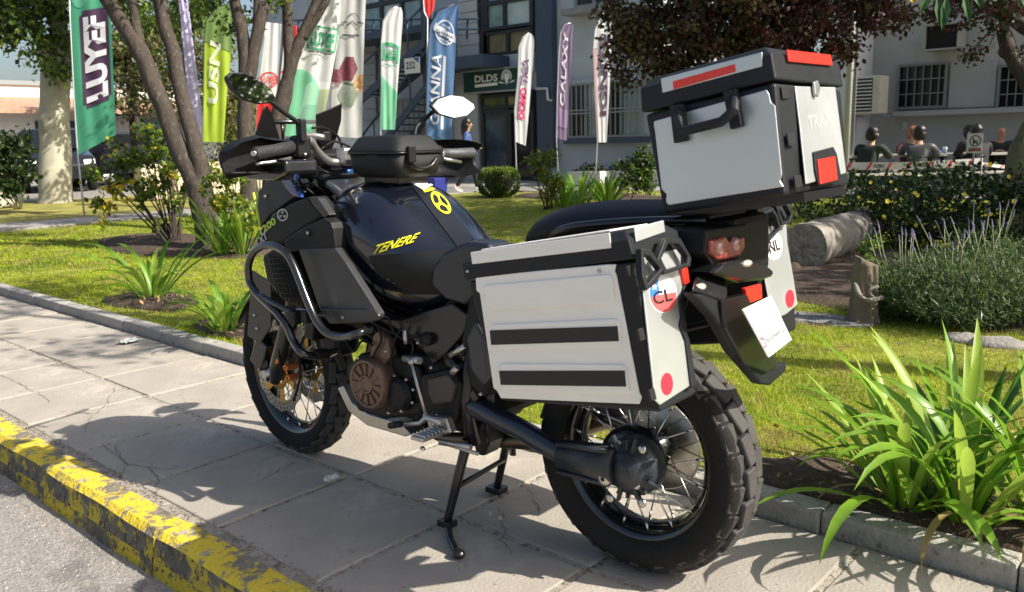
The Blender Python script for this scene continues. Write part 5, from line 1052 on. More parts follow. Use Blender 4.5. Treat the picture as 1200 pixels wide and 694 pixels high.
# plum tree with copper foliage
t = empty('plum_tree', Vector((*WD(905, 200, 11.6)[:2], .05)), 0, 'copper leaved plum tree whose dense crown hangs behind the top case', 'tree'); d = 11.6; t0 = t.location
limb(t, [t0, t0+Vector((0, 0, 1.0)), t0+Vector((.05, 0, 1.9)), t0+Vector((0, .1, 3.0))], [.17, .13, .12, .09], m_barkd, 'trunk', 12, .02)
for (x, y) in ((780, 20), (960, 0), (860, -60), (1010, -20)): limb(t, [t0+Vector((0, 0, 1.5)), (t0+Vector((0, 0, 1.6))).lerp(WD(x, y, d), .5)+Vector((0, 0, .2)), WD(x, y, d)], [.08, .06, .03], m_barkd, n=8)
bl = [(WD(x, y, dd), (r, r, r*.8)) for x, y, dd, r in ((770, 25, 11.3, .62), (740, 55, 11.2, .36), (738, 15, 11.4, .4), (735, 85, 11.3, .22), (775, 75, 11.4, .42), (820, 60, 11.4, .5), (840, 10, 11, .8), (900, 20, 11, .75), (950, 30, 11.3, .6), (975, 70, 11.4, .32), (880, 60, 11.8, .6), (1000, 10, 11.5, .55), (1040, 5, 11.6, .4), (1060, 25, 11.7, .16), (800, -50, 11.4, .9), (920, -50, 11.4, 1.0), (1020, -50, 11.5, .7), (730, -30, 11.4, .5), (850, 95, 11.5, .4), (800, 92, 11.5, .32), (920, 80, 11.5, .45), (990, 55, 11.4, .4), (750, 35, 11.2, .45))]
C_, cl = clumps(bl, 620, 44000, .10); xr = (C_-np.array(CW))@np.array(RW)/((C_-np.array(CW))@np.array(FW)); red = xr > .27+RNG.normal(size=len(C_))*.05  # left of the crown turns olive-brown: sunlight put into the leaf colour
foliage(t, C_[~red], .072, [lf_p, lf_o, lf_d], 'crown', probs=[.72, .16, .12]); foliage(t, C_[red], .072, [lf_p2, lf_p, lf_d], 'crown', probs=[.5, .35, .15]); twigs(t, [WD(780, 20, d), WD(960, 0, d), WD(860, -60, d), WD(1010, -20, d)], cl, m_barkd, 90, .009)
# shade tree at the right edge
t = empty('shade_tree', Vector((*WD(1208, 230, 9)[:2], .05)), 0, 'leaning brown tree at the right edge with a crooked stem and overhanging dark leaves', 'tree'); d = 9
limb(t, [t.location, WD(1200, 200, d), WD(1205, 170, d), WD(1222, 130, d), WD(1216, 105, d)], [.22, .17, .15, .13, .11], M('mossy_bark', (.16, .14, .07), .9, var=.4, scale=6, bump=1, bscale=30), 'trunk', 14, .02)
limb(t, [WD(1216, 110, d), WD(1200, 88, d), WD(1187, 68, d), WD(1178, 40, d), WD(1172, 0, d), WD(1150, -120, d)], [.10, .085, .08, .07, .065, .05], m_bark, 'stem', 12, .02); limb(t, [WD(1187, 66, d), WD(1178, 62, d), WD(1177, 56, d)], [.06, .055, .045], m_bark, 'stub', 10, .01); limb(t, [WD(1178, 5, d), WD(1195, 30, d-.2), WD(1215, 40, d-.3)], [.07, .06, .06], m_barkd, 'limb', 10)
for q in ((-3.5, -7.5, 4.9), (1.5, -11, 5.2), (-1, -9.5, 5.6), (3.0, -8.2, 5.0)): limb(t, [WD(1150, -120, d), WD(1150, -120, d).lerp(Vector(q), .5)+Vector((0, 0, .4)), Vector(q)], [.06, .05, .03], m_bark)
bl = [(Vector(q[:3]), (q[3], q[3], q[3]*.5)) for q in ((-3.5, -7.5, 4.9, 1.7), (1.2, -10.5, 5.3, 1.9), (-1, -9, 5.8, 2.2), (3.0, -8.4, 5.1, 1.6), (-3.5, -11, 5.2, 2), (4.2, -11.5, 5.6, 1.7), (-1, -12.5, 5.4, 1.9))]
C_, cl = clumps(bl, 420, 20000, .24); foliage(t, C_, .15, [lf_a, lf_d], 'crown'); twigs(t, [WD(1150, -120, d), Vector((1.5, -11, 5.2)), Vector((-1, -9.5, 5.6)), Vector((-3.5, -7.5, 4.9)), Vector((3, -8.2, 5))], cl, m_bark, 60, .02)
bl = [(WD(x, y, dd), (r, r, r*.6)) for x, y, dd, r in ((1150, 8, 8.5, .34), (1090, 18, 9, .22), (1120, 2, 8.5, .25), (1190, 10, 8.3, .25), (1165, 35, 8.8, .12), (1148, 60, 9.2, .09), (1198, 60, 8.6, .1), (1135, 66, 9.3, .05))]
C_, cl = clumps(bl, 70, 1700, .055); foliage(t, C_, .05, [lf_d, lf_p2], 'hanging_foliage', probs=[.6, .4]); twigs(t, [WD(1172, 0, d), WD(1175, 30, d), WD(1150, -60, d)], cl, m_barkd, 45, .005)
# broad leaves hanging into the top right corner (near)
gb = MB(); gb.tube([WD(1200, -30, 4.2)-t.location, WD(1150, -14, 4.2)-t.location, WD(1095, -6, 4.2)-t.location], .006, 6)
for x, y, l, a in ((1098, -4, 36, .1), (1110, -8, 44, -.15), (1129, -8, 34, .2), (1088, -8, 24, -.4), (1140, -10, 20, .5), (1068, -6, 10, .2), (1200, -4, 16, .2)):
    p0 = WD(x, y, 4.2)-t.location; p1 = WD(x+a*l, y+l, 4.2)-t.location; s_ = RW*.026; m_ = p0.lerp(p1, .45)
    lb = MB(); lb.add([p0, m_+s_-FW*.012, p0.lerp(p1, .8)+s_*.6-FW*.01, p1, p0.lerp(p1, .8)-s_*.6-FW*.01, m_-s_-FW*.012, m_], [(0, 1, 6), (1, 2, 6), (2, 3, 6), (3, 4, 6), (4, 5, 6), (5, 0, 6)]); lb.build('leaf', lf_y if l == 10 else M('leaf_broad', (.03, .09, .015), .35, transl=.3, var=.2, scale=20), t, solid=.001)
gb.build('twig', m_barkd, t)
for (x, y, lab, sd) in ((-13.5, -8.5, 'tree to the right of the garden outside the picture', 4),):
    t = empty('garden_tree', (x, y, .05), 0, lab, 'tree'); limb(t, [Vector((x, y, .0)), Vector((x, y, 1.2)), Vector((x+.1, y, 2.2)), Vector((x, y, 3.4))], [.2, .15, .13, .06], m_bark, 'trunk')
    C_, cl = clumps([((x, y, 3.1), (1.7, 1.7, 1.3)), ((x+1, y+.6, 2.4), (1, 1, .8)), ((x-1, y-.8, 2.5), (1.1, 1, .9))], 80, 2600, .2); foliage(t, C_, .16, [lf_a, lf_d], 'crown'); twigs(t, [Vector((x, y, 2)), Vector((x, y, 3.2))], cl, m_bark, 25, .02)
t = empty('garden_tree', (-3.6, -3.4, .05), 0, 'open crowned tree just outside the right of the picture, casting dapples on the left pavement', 'tree'); limb(t, [Vector((-3.6, -3.4, 0)), Vector((-3.6, -3.4, 1.5)), Vector((-3.3, -3.5, 3.2)), Vector((-2, -3.0, 4.6)), Vector((0, -2.3, 5.3))], [.16, .12, .10, .07, .03], m_bark, 'trunk')
C_, cl = clumps([((-1.0, -2.4, 5.2), (.7, .6, .3)), ((.3, -2.8, 5.4), (.8, .6, .3)), ((-.3, -1.5, 5.4), (.7, .4, .3)), ((1.2, -1.9, 5.6), (.8, .6, .3)), ((-2.4, -3.4, 5.0), (.6, .5, .3))], 46, 1700, .15); foliage(t, C_, .10, [lf_a, lf_b], 'crown'); twigs(t, [Vector((-2, -3.0, 4.6)), Vector((0, -2.3, 5.3))], cl, m_bark, 24, .012)
# distant foliage masses at the left
for (lab, sp, mats, n, sz) in (('olive brown shrubby tree between the pale trunk and the forked tree', ((150, 95, 24, 1.1), (185, 80, 24, 1.2), (215, 110, 23, .9), (160, 120, 23, .6), (230, 75, 24, .8)), [lf_o, lf_d, lf_a], 7000, .12), ('olive green tree behind the lime flag and the left mirror', ((265, 120, 22, .7), (285, 155, 21, .55), (262, 170, 21, .5), (300, 110, 22, .6), (250, 60, 23, .6)), [lf_o, lf_a, lf_b], 5000, .10), ('dark green tree far off beyond the green flag', ((150, 40, 30, 1.4), (190, 30, 30, 1.3), (120, 60, 30, 1.0), (230, 20, 30, 1.2)), [lf_a, lf_d, lf_b], 6000, .16)):
    x, y, dd, _ = sp[0]; p = WD(x, y, dd); t = empty('background_tree', (p.x, p.y, .05), 0, lab, 'tree'); bl = [(WD(x, y, d_), (r, r, r*.8)) for x, y, d_, r in sp]; C_, cl = clumps(bl, 90, n, .2); foliage(t, C_, sz, mats, 'crown', probs=[.55, .2, .25]); limb(t, [t.location, t.location+Vector((0, 0, 1.2)), Vector(p)], [.14, .1, .06], m_barkd, 'trunk'); twigs(t, [Vector(p), t.location+Vector((0, 0, 1.4))], cl, m_barkd, 30, .02)
# ---------------- shrubs
def shrub(name, lab, base, blobs, n, size, mats, probs, per=60, spread=.05, stems=8, stemr=.008, group=None, cat='bush', up=.5, elong=1.5):
    t = empty(name, base, 0, lab, cat, group); C_, cl = clumps(blobs, per, n, spread); foliage(t, C_, size, mats, 'foliage', probs=probs, up=up, elong=elong)
    rng = random.Random(len(cl)); b = MB()
    for i in range(stems):
        q = Vector(cl[rng.randrange(len(cl))]); o_ = base+Vector((rng.uniform(-.06, .06), rng.uniform(-.06, .06), -.02)); m_ = o_.lerp(q, .5)+Vector((rng.uniform(-.05, .05), rng.uniform(-.05, .05), .04)); b.tube([p-base for p in smooth_path([o_, m_, q], 4)], [stemr]*4+[stemr*.7]*5, 5)
    so_ = b.build('stems', m_barkp if stemr > .011 else m_bark, t); so_['kind'] = 'stuff'; return t, cl
ba = GZ(205, 288); dd = 9.9
rb_, cl = shrub('rose_bush', 'straggly rose bush with yellowing leaves in the bark bed left of the forked tree', ba, [(WD(x, y, dd+o), (r, r, r*.8)) for x, y, r, o in ((150, 180, .24, 0), (180, 170, .26, .1), (125, 205, .2, 0), (195, 195, .24, 0), (150, 225, .2, -.1), (180, 225, .22, 0), (120, 240, .12, 0), (215, 215, .2, .1), (235, 195, .16, 0), (208, 240, .14, 0), (175, 155, .12, 0), (190, 262, .1, 0))], 2300, .066, [lf_a, lf_b, lf_y, lf_d], [.46, .38, .06, .10], 85, .045, 26, .010)
bl = [(WD(x, y, dd-.2), (r, r, r*.6)) for x, y, r in ((118, 262, .06), (132, 222, .07), (148, 232, .05), (128, 238, .06), (225, 188, .07), (205, 205, .06), (140, 215, .06))]; C_, _c = clumps(bl, 20, 110, .03); foliage(rb_, C_, .085, [lf_y, lf_b], 'yellow_leaves', probs=[.75, .25])
shrub('rose_bush', 'yellow green bush right of the forked trunk beneath the left handguard', GZ(278, 292), [(WD(x, y, 8.6), (r, r, r*.8)) for x, y, r in ((255, 215, .14), (275, 205, .16), (262, 235, .16), (285, 240, .14), (290, 262, .1))], 900, .055, [lf_b, lf_a, lf_y], [.5, .42, .08], 40, .04, 9, .006)
shrub('dark_bush', 'dark glossy leaved bush at the left edge before the black car', GZ(22, 246), [(WD(x, y, 15), (r, r, r)) for x, y, r in ((5, 175, .35), (15, 195, .35), (-15, 200, .4), (22, 170, .2), (20, 215, .2), (5, 225, .25))], 2600, .09, [lf_d, lf_a], [.8, .2], 60, .08, 10, .012)
p = GZ(585, 231); bs = empty('box_shrub', p, 0, 'small clipped rounded green box shrub beside the walking woman', 'bush')
th = RNG.uniform(0, 2*np.pi, 9000); vv = RNG.uniform(-1, 1, 9000); s4 = lambda c: np.sign(c)*np.abs(c)**.6
rr_ = 1-.12*RNG.random(9000)**2; ph = np.arcsin(vv); C_ = np.stack([.37*s4(np.cos(th)*np.cos(ph))*rr_, .37*s4(np.sin(th)*np.cos(ph))*rr_, .31+.29*s4(np.sin(ph))*rr_], 1)
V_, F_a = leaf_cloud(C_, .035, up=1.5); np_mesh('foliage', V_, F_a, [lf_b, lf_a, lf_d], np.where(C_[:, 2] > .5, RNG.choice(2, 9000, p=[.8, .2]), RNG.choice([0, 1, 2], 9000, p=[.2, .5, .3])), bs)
b = MB(); b.ball((0, 0, .31), .3, 14, 10, (1, 1, .85)); b.tube([(0, 0, -.02), (0, 0, .1)], .04); b.build('stem', m_barkd, bs)
shrub('yellow_shrub', 'twiggy shrub with yellow tinged leaves left of the strap leaved clump', GZ(642, 246), [(WD(x, y, 13.6), (r, r, r*.9)) for x, y, r in ((630, 190, .14), (645, 185, .14), (635, 205, .14), (650, 215, .14), (640, 225, .1))], 900, .06, [lf_b, lf_a, lf_y], [.35, .5, .15], 40, .06, 14, .008)
shrub('round_bush', 'dark green bush left of the top case before the grey wall', GZ(745, 226), [(WD(x, y, 14.6), (r, r, r)) for x, y, r in ((745, 200, .25), (735, 205, .2), (757, 190, .22), (750, 180, .14), (755, 215, .2))], 2200, .06, [lf_d, lf_a, lf_b], [.45, .4, .15], 50, .07, 8, .012)
# hedge of dark leaves with yellow flowers
hb = WZ(1100, 300, .07)+Vector((-.6, -.3, 0)); bl = []
for i in range(16):
    t_ = i/15; x = 2.15-4.6*t_; bl.append((Vector((x, -6.9-.2*math.sin(i), .45)), (.42, .55, .45*(1 if i > 1 else .8))))
hg, cl = shrub('flowering_hedge', 'long dark green hedge dotted with small yellow flowers in front of the picnic tables', hb, bl, 26000, .045, [lf_d, M('leaf_hedge', (.03, .068, .014), .4, var=.4, scale=4, transl=.3), lf_a], [.5, .38, .12], 420, .075, 60, .006, cat='hedge')
b = MB()
for px, py in ((1044, 213), (1050, 222), (1072, 226), (1075, 229), (1040, 236), (1104, 234), (1036, 254), (1006, 231), (1073, 264), (1155, 252), (1161, 251), (1182, 207), (1160, 193), (1095, 266), (1020, 214), (1130, 228), (1188, 236), (1115, 246), (1058, 202)):
    c = WY(px, py, -6.32-.02*(py % 5)); r = random.uniform(.014, .026)
    for k in range(5): a = 2*math.pi*k/5; u = RW*math.cos(a)+UW*math.sin(a); s_ = RW*-math.sin(a)+UW*math.cos(a); b.add([c-hb, c+u*r*.6+s_*r*.45-FW*.004-hb, c+u*r-FW*.006-hb, c+u*r*.6-s_*r*.45-FW*.004-hb], [(0, 1, 2, 3)])
o = b.build('flower', M('yellow_petal', (.75, .60, .03), .5, transl=.3), hg); o['kind'] = 'stuff'
# lavender
m_lav = M('lavender_flower', (.17, .15, .26), .7, var=.3, scale=30); m_stk = M('pale_stalk', (.26, .28, .15), .7)
def lavender(px, py, w_, h_, lab, seed):
    p = GZ(px, py); t = empty('lavender_bush', p, 0, lab, 'plant', 'lavender bushes before the hedge'); rg = np.random.default_rng(seed); n = 1500
    th = rg.uniform(0, 2*np.pi, n); r = w_*np.sqrt(rg.random(n)); hh = h_*(.35+.65*rg.random(n))*(1-.4*(r/w_)**2); lean = r/w_*.5
    B = np.stack([np.cos(th)*r*.55, np.sin(th)*r*.55, 0*r], 1); T_ = np.stack([np.cos(th)*r*(1+.15), np.sin(th)*r*(1+.15), hh], 1); VV_, FF = [], []
    C_ = (B[:, None]+(T_-B)[:, None]*np.linspace(.25, 1, 6)[None, :, None]).reshape(-1, 3)+rg.normal(size=(n*6, 3))*.006
    V_, F_a = leaf_cloud(C_, .042, rng=rg, elong=7, droop=-1.0, up=0); np_mesh('foliage', V_, F_a, [lf_s, lf_a, lf_d], rg.choice(3, len(F_a), p=[.55, .3, .15]), t)
    bs_, bf = MB(), MB()
    for i in range(11):
        a = rg.uniform(0, 6.28); q = w_*rg.random()**.5; b0 = Vector((math.cos(a)*q*.7, math.sin(a)*q*.7, h_*.5)); e = Vector((math.cos(a)*q*1.2, math.sin(a)*q*1.2, h_*rg.uniform(.95, 1.3))); bs_.tube([b0, b0.lerp(e, .5)+Vector((.01, 0, 0)), e], .0028, 4); dr = (e-b0).normalized()
        for k in range(6): bf.ball(e+dr*(k*.009-.01), .0066-.0006*k, 6, 4)
    o = bs_.build('flower_stalks', m_stk, t); o['kind'] = 'stuff'; o = bf.build('flower_spikes', m_lav, t); o['kind'] = 'stuff'
lavender(1070, 372, .30, .42, 'left lavender bush right of the tree stump', 3); lavender(1125, 382, .34, .46, 'middle lavender bush behind the strap leaved plant', 4); lavender(1185, 378, .36, .5, 'right lavender bush by the edging stone', 5); lavender(1150, 350, .35, .48, 'rear lavender bush in the gap under the hedge', 6)
shrub('small_shrub', 'small fresh green shrub between the log and the stump', GZ(1025, 340), [(WD(x, y, 5.8), (r, r, r)) for x, y, r in ((1020, 290, .07), (1016, 300, .06), (1030, 320, .07), (1038, 345, .08), (1048, 330, .07), (1035, 365, .07))], 520, .035, [lf_a, lf_b, lf_s], [.5, .25, .25], 30, .03, 9, .004)
# ---------------- strap leaved plants (each leaf a part)
def strap_mesh(L, wd, bend, twist, rg, tip=0):
    n = 9; vs = []; ang = R_(82-rg.uniform(0, 12)); p = Vector((0, 0, 0)); 
    for i in range(n+1):
        t = i/n; wv = wd*(.75+.6*math.sin(min(1, t*1.25)*math.pi*.5))*(1-max(0, (t-.62)/.38)**1.6)*.72; dx, dz = math.cos(ang), math.sin(ang); side = Vector((0, 1, 0)); nrm = Vector((-dz, 0, dx)); tw = twist*t
        sd = side*math.cos(tw)+nrm*math.sin(tw); vs += [p-sd*wv+nrm*wv*.35, p, p+sd*wv+nrm*wv*.35]; p = p+Vector((dx, 0, dz))*(L/n); ang -= bend*(.35+1.5*t)/n
    me = bpy.data.meshes.new('leaf'); me.from_pydata([tuple(v) for v in vs], [], [(3*i+j, 3*i+j+1, 3*i+j+4, 3*i+j+3) for i in range(n) for j in (0, 1)]); [setattr(q, 'use_smooth', True) for q in me.polygons]
    if tip: me.polygons.foreach_set('material_index', [0]*(2*n-2*tip)+[1]*(2*tip))
    return me
m_strap = M('strap_leaf', (.18, .34, .03), .38, var=.22, scale=5, transl=.45, coat=.1); m_strap2 = M('strap_leaf_light', (.34, .48, .07), .4, var=.2, scale=5, transl=.5); m_strapd = M('strap_leaf_deep', (.07, .19, .025), .38, var=.2, scale=5, transl=.35); m_stalk = M('leaf_withered', (.40, .30, .12), .7, var=.3, scale=12, transl=.3)
def strap_plant(base, n, L, wd, lab, seed, bend=(.5, 1.9), spread=.045, name='strap_leaf_plant', grp='strap leaved plants along the lawn kerb', lead=(), tilt=.75):
    rg = random.Random(seed); t = empty(name, base, 0, lab, 'plant', grp); ms = []
    for i in range(8):
        me = strap_mesh(L*rg.uniform(.75, 1.15), wd*rg.uniform(.8, 1.15), rg.uniform(*bend), rg.uniform(-.7, .7), rg, (0, 1, 0, 0, 0, 0, 0, 0)[i]); me.materials.append([m_strap, m_strap, m_strap2, m_strap, m_strapd, m_strap, m_strap2, m_strapd][i]); me.materials.append(m_stalk); ms.append(me)
    for i in range(n):
        o = link('leaf', ms[i % 8], t); a = (i*2.399+rg.uniform(-.4, .4)); r = spread*math.sqrt(i/n)*1.5; inner = 1-i/n
        o.location = (math.cos(a)*r, math.sin(a)*r, -.01); o.rotation_euler = (rg.uniform(-.1, .1), (1-inner)*rg.uniform(.2, tilt), a); o.scale = (1, 1, 1)*1 if False else (rg.uniform(.8, 1.1),)*3
    wm = strap_mesh(L*.6, wd*.7, 2.6, .4, rg); wm.materials.append(m_stalk)
    for i in range(max(2, n//10)): o = link('withered_leaf', wm, t); o.rotation_euler = (0, .8, rg.uniform(0, 6.28)); o.location.z = .0
    return t
strap_plant(GZ(1052, 597)+Vector((0, -.05, 0)), 38, .58, .0185, 'big strap leaved plant by the kerb with its leaves arching toward the rear wheel', 11, (.4, 1.8), tilt=1.0)
strap_plant(GZ(1135, 618)+Vector((.02, -.05, 0)), 40, .60, .019, 'big strap leaved plant at the kerb with drooping leaf over the kerb edge', 12, (.4, 2.1), tilt=.9)
strap_plant(GZ(1195, 622)+Vector((-.05, -.08, 0)), 32, .58, .018, 'strap leaved plant cut off by the right edge of the picture', 13, (.3, 1.6))
strap_plant(GZ(1120, 560)+Vector((0, 0, 0)), 18, .60, .018, 'upright strap leaved plant standing behind the two at the kerb', 14, (.1, .8))
strap_plant(GZ(180, 352), 28, .62, .022, 'strap leaved plant in the lawn left of the front wheel, farther from it', 15, (.5, 1.9))
strap_plant(GZ(265, 388), 28, .46, .023, 'strap leaved plant right beside the front tyre with browning lower leaves', 16, (.6, 2.4))
for i, (x, y, L, lb) in enumerate(((680, 240, .75, 'tall strap leaved clump before the building, centre of its bed'), (712, 240, .7, 'strap leaved clump nearest the round bush'), (660, 244, .55, 'low strap leaved clump beside the yellow shrub'))): strap_plant(GZ(x, y), 44, L, .024, lb, 20+i, (.2, 1.6), .1, grp='strap leaved clumps before the building')
yc = strap_plant(GZ(262, 300), 30, .62, .018, 'spiky green yucca at the foot of the forked tree', 30, (.0, .35), .03, 'yucca', None); yc['category'] = 'plant'
yc = strap_plant(GZ(285, 300), 26, .75, .02, 'spiky green yucca directly behind the lime trim of the motorcycle', 31, (.0, .3), .03, 'yucca', None)
# ---------------- log, stump, stones
def ring_noise(p, a): return a*noise.noise(p*2.2)+a*.4*noise.noise(p*9)
p0 = WZ(941, 315, .07); p1 = WZ(1015, 283, .07); ax = (p1-p0).normalized(); rl = .195; c0 = p0+Vector((0, 0, rl-.01)); c1 = p1+Vector((0, 0, rl-.03)); lg = empty('fallen_log', p0, 0, 'thick grey fallen log lying on the lawn behind the right side case', 'log')
m_log = M('log_bark', (.23, .21, .18), .9, var=.35, scale=5, bump=1, bscale=22, spots=[((.09, .075, .06), .58, 4)])
u = ax.orthogonal().normalized(); v = ax.cross(u); rings = []
for i in range(23):
    t_ = i/22; c = c0.lerp(c1, t_); rings.append([c+(u*math.cos(a)+v*math.sin(a))*(rl*(1-.08*t_)+ring_noise(c+u*math.cos(a)+v*math.sin(a), .016)+(.006*math.sin(i*2.0)))-p0 for a in [2*math.pi*j/28 for j in range(28)]])
b = MB(); b.loft(rings, False, False, True); b.build('bark', m_log, lg)
b = MB(); rr = [[rings[0][j].lerp(c0-p0, k)-ax*.004*(1+3*noise.noise(Vector((j*.7, k*9, 0)))) for j in range(28)] for k in (0, .1, .3, .5, .7, .97)]; b.loft(rr, False, False, False); b.add(rr[-1], [tuple(range(28))]); b.build('cut_end', M('end_grain', (.25, .215, .17), .95, var=.4, scale=14, bump=1, bscale=60), lg); b = MB(); b.add(rings[-1], [tuple(range(28))]); b.build('cut_end', M('end_grain', (.25, .215, .17)), lg)
ps = GZ(1012, 376); st = empty('tree_stump', ps, 0, 'narrow weathered tree stump with a curled root knot between the log and the lavender', 'stump'); m_st = M('stump_wood', (.17, .135, .095), .9, var=.4, scale=6, bump=1, bscale=26, stretch=(1, 1, .3), spots=[((.08, .06, .045), .6, 5)])
b = MB(); rings = []
for i in range(14):
    t_ = i/13; r = .084-.022*t_+.03*max(0, .2-t_)*5*.6; rings.append([Vector((math.cos(a)*(r+.014*noise.noise(Vector((math.cos(a)*2.5, math.sin(a)*2.5, t_*.6)))+.008*math.sin(a*9+t_)), math.sin(a)*(r+.016*noise.noise(Vector((math.cos(a)*2.5, math.sin(a)*2.5, t_+5)))), .385*t_+(.03*math.sin(a+1) if i == 13 else 0)-.02)) for a in [2*math.pi*j/44 for j in range(44)]])
b.loft(rings, True, False, True); b.build('trunk', m_st, st)
toC = (CW-ps); toC.z = 0; toC.normalize(); rgt = Vector((-toC.y, toC.x, 0)); b = MB(); b.tube(smooth_path([toC*.09+rgt*-.06+Vector((0, 0, .24)), toC*.13+rgt*-.03+Vector((0, 0, .18)), toC*.14+rgt*.03+Vector((0, 0, .15)), toC*.12+rgt*.10+Vector((0, 0, .17))], 5), [.008, .014, .017, .018, .017, .014, .013, .01]*2, 8); b.tube(smooth_path([toC*.1+rgt*.06+Vector((0, 0, .15)), toC*.12+rgt*.02+Vector((0, 0, .2)), toC*.1+rgt*.07+Vector((0, 0, .23))], 4), .009, 6); b.build('root_knot', m_log, st)
def rock(px, py, sx, sy, sz, lab, seed, z=.06, mat=None):
    p = WZ(px, py, z); b = MB(); b.ball((0, 0, 0), 1, 16, 10); b.v = [tuple(Vector((x*sx, y*sy, zz*sz))*(1+.25*noise.noise(Vector((x*1.6, y*1.6, zz*1.6+seed))))) for x, y, zz in b.v]; o = b.build('edging_stone', mat or M('stone', (.27, .25, .22), .9, var=.25, scale=9, bump=.8, bscale=50)); o.location = p; o.rotation_euler.z = seed; tag(o, lab, 'stone')
rock(1130, 401, .12, .06, .05, 'small stone at the left end of the edging row by the lavender', .1); rock(1172, 408, .17, .06, .06, 'long stone edging the lavender bed at the right', .2); rock(1235, 412, .14, .07, .06, 'edging stone half out of the picture at the right', .3); rock(928, 318, .10, .08, .07, 'dark earthy clod under the end of the fallen log', .9, mat=m_soil)
def paper(px, py, s, lab, seed):
    p = WZ(px, py, .006); rg = random.Random(seed); b = MB(); n = 7; vs = [Vector(((i/(n-1)-.5)*s, (j/(n-1)-.5)*s*.7, .008+.02*abs(noise.noise(Vector((i*.6, j*.7, seed)))))) for j in range(n) for i in range(n)]
    b.add(vs, [(j*n+i, j*n+i+1, (j+1)*n+i+1, (j+1)*n+i) for j in range(n-1) for i in range(n-1) if (i, j) not in ((0, 0), (5, 5), (0, 5))]); o = b.build('paper_scrap', M('paper', (.62, .64, .60), .8, var=.2, scale=40), None, solid=.0008); o.location = p; o.rotation_euler.z = seed; tag(o, lab, 'litter')
paper(152, 401, .13, 'crumpled pale green and white paper scrap near the lawn kerb', 2.); paper(388, 564, .055, 'small pale torn scrap on the pavement in front of the motorcycle stand', 5.)
for i, (x, y) in enumerate(((700, 607), (722, 626), (575, 607), (586, 612))): paper(x, y, .012, ('upper left tiny white fleck on the pavement by the rear wheel', 'lower right tiny white fleck on the pavement by the rear wheel', 'upper left tiny white fleck beside the centre stand foot', 'lower right tiny white fleck beside the centre stand foot')[i], 7.+i)
for o in S.objects:
    if o.name.startswith('paper_scrap') and 'fleck' in o['label']: o['group'] = 'white flecks on the pavement'
b = MB(); p = GZ(283, 300); b.tube([Vector((0, 0, -.02)), WD(277, 268, (p-CW).dot(FW))-p], .02, 8); o = b.build('garden_stake', M('stake_pale', (.5, .48, .42), .8)); o.location = p; tag(o, 'short pale leaning stake in the bark bed behind the crash bar', 'stake')
# ================================================================ FLAGS
def path_at(P, v):
    L = [0]; [L.append(L[-1]+math.dist(P[i], P[i+1])) for i in range(len(P)-1)]; s = v*L[-1]
    for i in range(len(P)-1):
        if s <= L[i+1] or i == len(P)-2:
            t = (s-L[i])/(L[i+1]-L[i]+1e-9); return (P[i][0]+(P[i+1][0]-P[i][0])*t, P[i][1]+(P[i+1][1]-P[i][1])*t)
class Flag:
    def __init__(s, lab, d, left, right, mat, foot, seed, amp=.05, folds=2.2):
        s.d, s.L, s.R, s.amp, s.seed, s.folds = d, left, right, amp*.45, seed, folds
        b0 = WD(*foot, d); b0.z = .06; s.base = b0; s.o = empty('feather_flag', b0, 0, lab, 'flag', 'feather flags in front of the building'); NU, NV = 24, 60; b = MB()
        b.add([s.pt(i/NU, j/NV) for j in range(NV+1) for i in range(NU+1)], [(j*(NU+1)+i, j*(NU+1)+i+1, (j+1)*(NU+1)+i+1, (j+1)*(NU+1)+i) for j in range(NV) for i in range(NU)], True); s.cloth = b.build('cloth', mat, s.o)
        b = MB(); e = [WD(*p, d)-b0 for p in left]; b.tube([Vector((0, 0, -.06)), e[0].lerp(Vector(), .4)] + e, [.016, .016]+[.013]*len(e), 8); b.build('pole', M('flag_pole', (.45, .45, .44), .35, metal=.6) if seed % 2 else M('flag_pole_black', (.03, .03, .03), .4), s.o)
        b = MB(); b.box((0, 0, .0), (.3, .05, .03)); b.box((0, 0, .001), (.05, .3, .025)); b.build('foot', m_dark, s.o)
    def pt(s, u, v, off=0.):
        a, c = path_at(s.L, v), path_at(s.R, v); w_ = s.amp*(math.sin(u*6.283*s.folds+v*5+s.seed)*.5+noise.noise(Vector((u*3, v*4, s.seed)))*.9)*min(1, u*3+.1)
        return WD(a[0]+(c[0]-a[0])*u, a[1]+(c[1]-a[1])*u, s.d+w_-off*1.9)-s.base
    def region(s, shape, mat, name='print', off=.006, NU=30, NV=90, box=(0, 1, 0, 1)):
        b = MB(); idx = {}; vs = []; fs = []; u0, u1, v0, v1 = box
        for j in range(NV):
            for i in range(NU):
                if shape(u0+(u1-u0)*(i+.5)/NU, v0+(v1-v0)*(j+.5)/NV):
                    q = []
                    for c in ((i, j), (i+1, j), (i+1, j+1), (i, j+1)):
                        if c not in idx: idx[c] = len(vs); vs.append(s.pt(u0+(u1-u0)*c[0]/NU, v0+(v1-v0)*c[1]/NV, off))
                        q.append(idx[c])
                    fs.append(tuple(q))
        b.add(vs, fs, True); return b.build(name, mat, s.cloth)
    def vtext(s, body, u0, u1, v0, v1, mat, off=.01, bold=.03, flip=False):   # reads upward
        return text_on(body, lambda tu, tv: s.pt(u1-(u1-u0)*tv, v0+(v1-v0)*tu, off), 'lettering', mat, s.cloth, bold)
    def htext(s, body, u0, u1, v0, v1, mat, off=.01, bold=.03, rise=0.): return text_on(body, lambda tu, tv: s.pt(u0+(u1-u0)*tu, v0+(v1-v0)*tv+rise*tu, off), 'lettering', mat, s.cloth, bold)
fc = lambda n, c: M('flag_'+n, c, .75, var=.07, scale=2, transl=.45)
f_white = fc('white', (.85, .86, .85)); fw2 = M('print_cloth_white', (.78, .78, .8), .7, transl=.3)
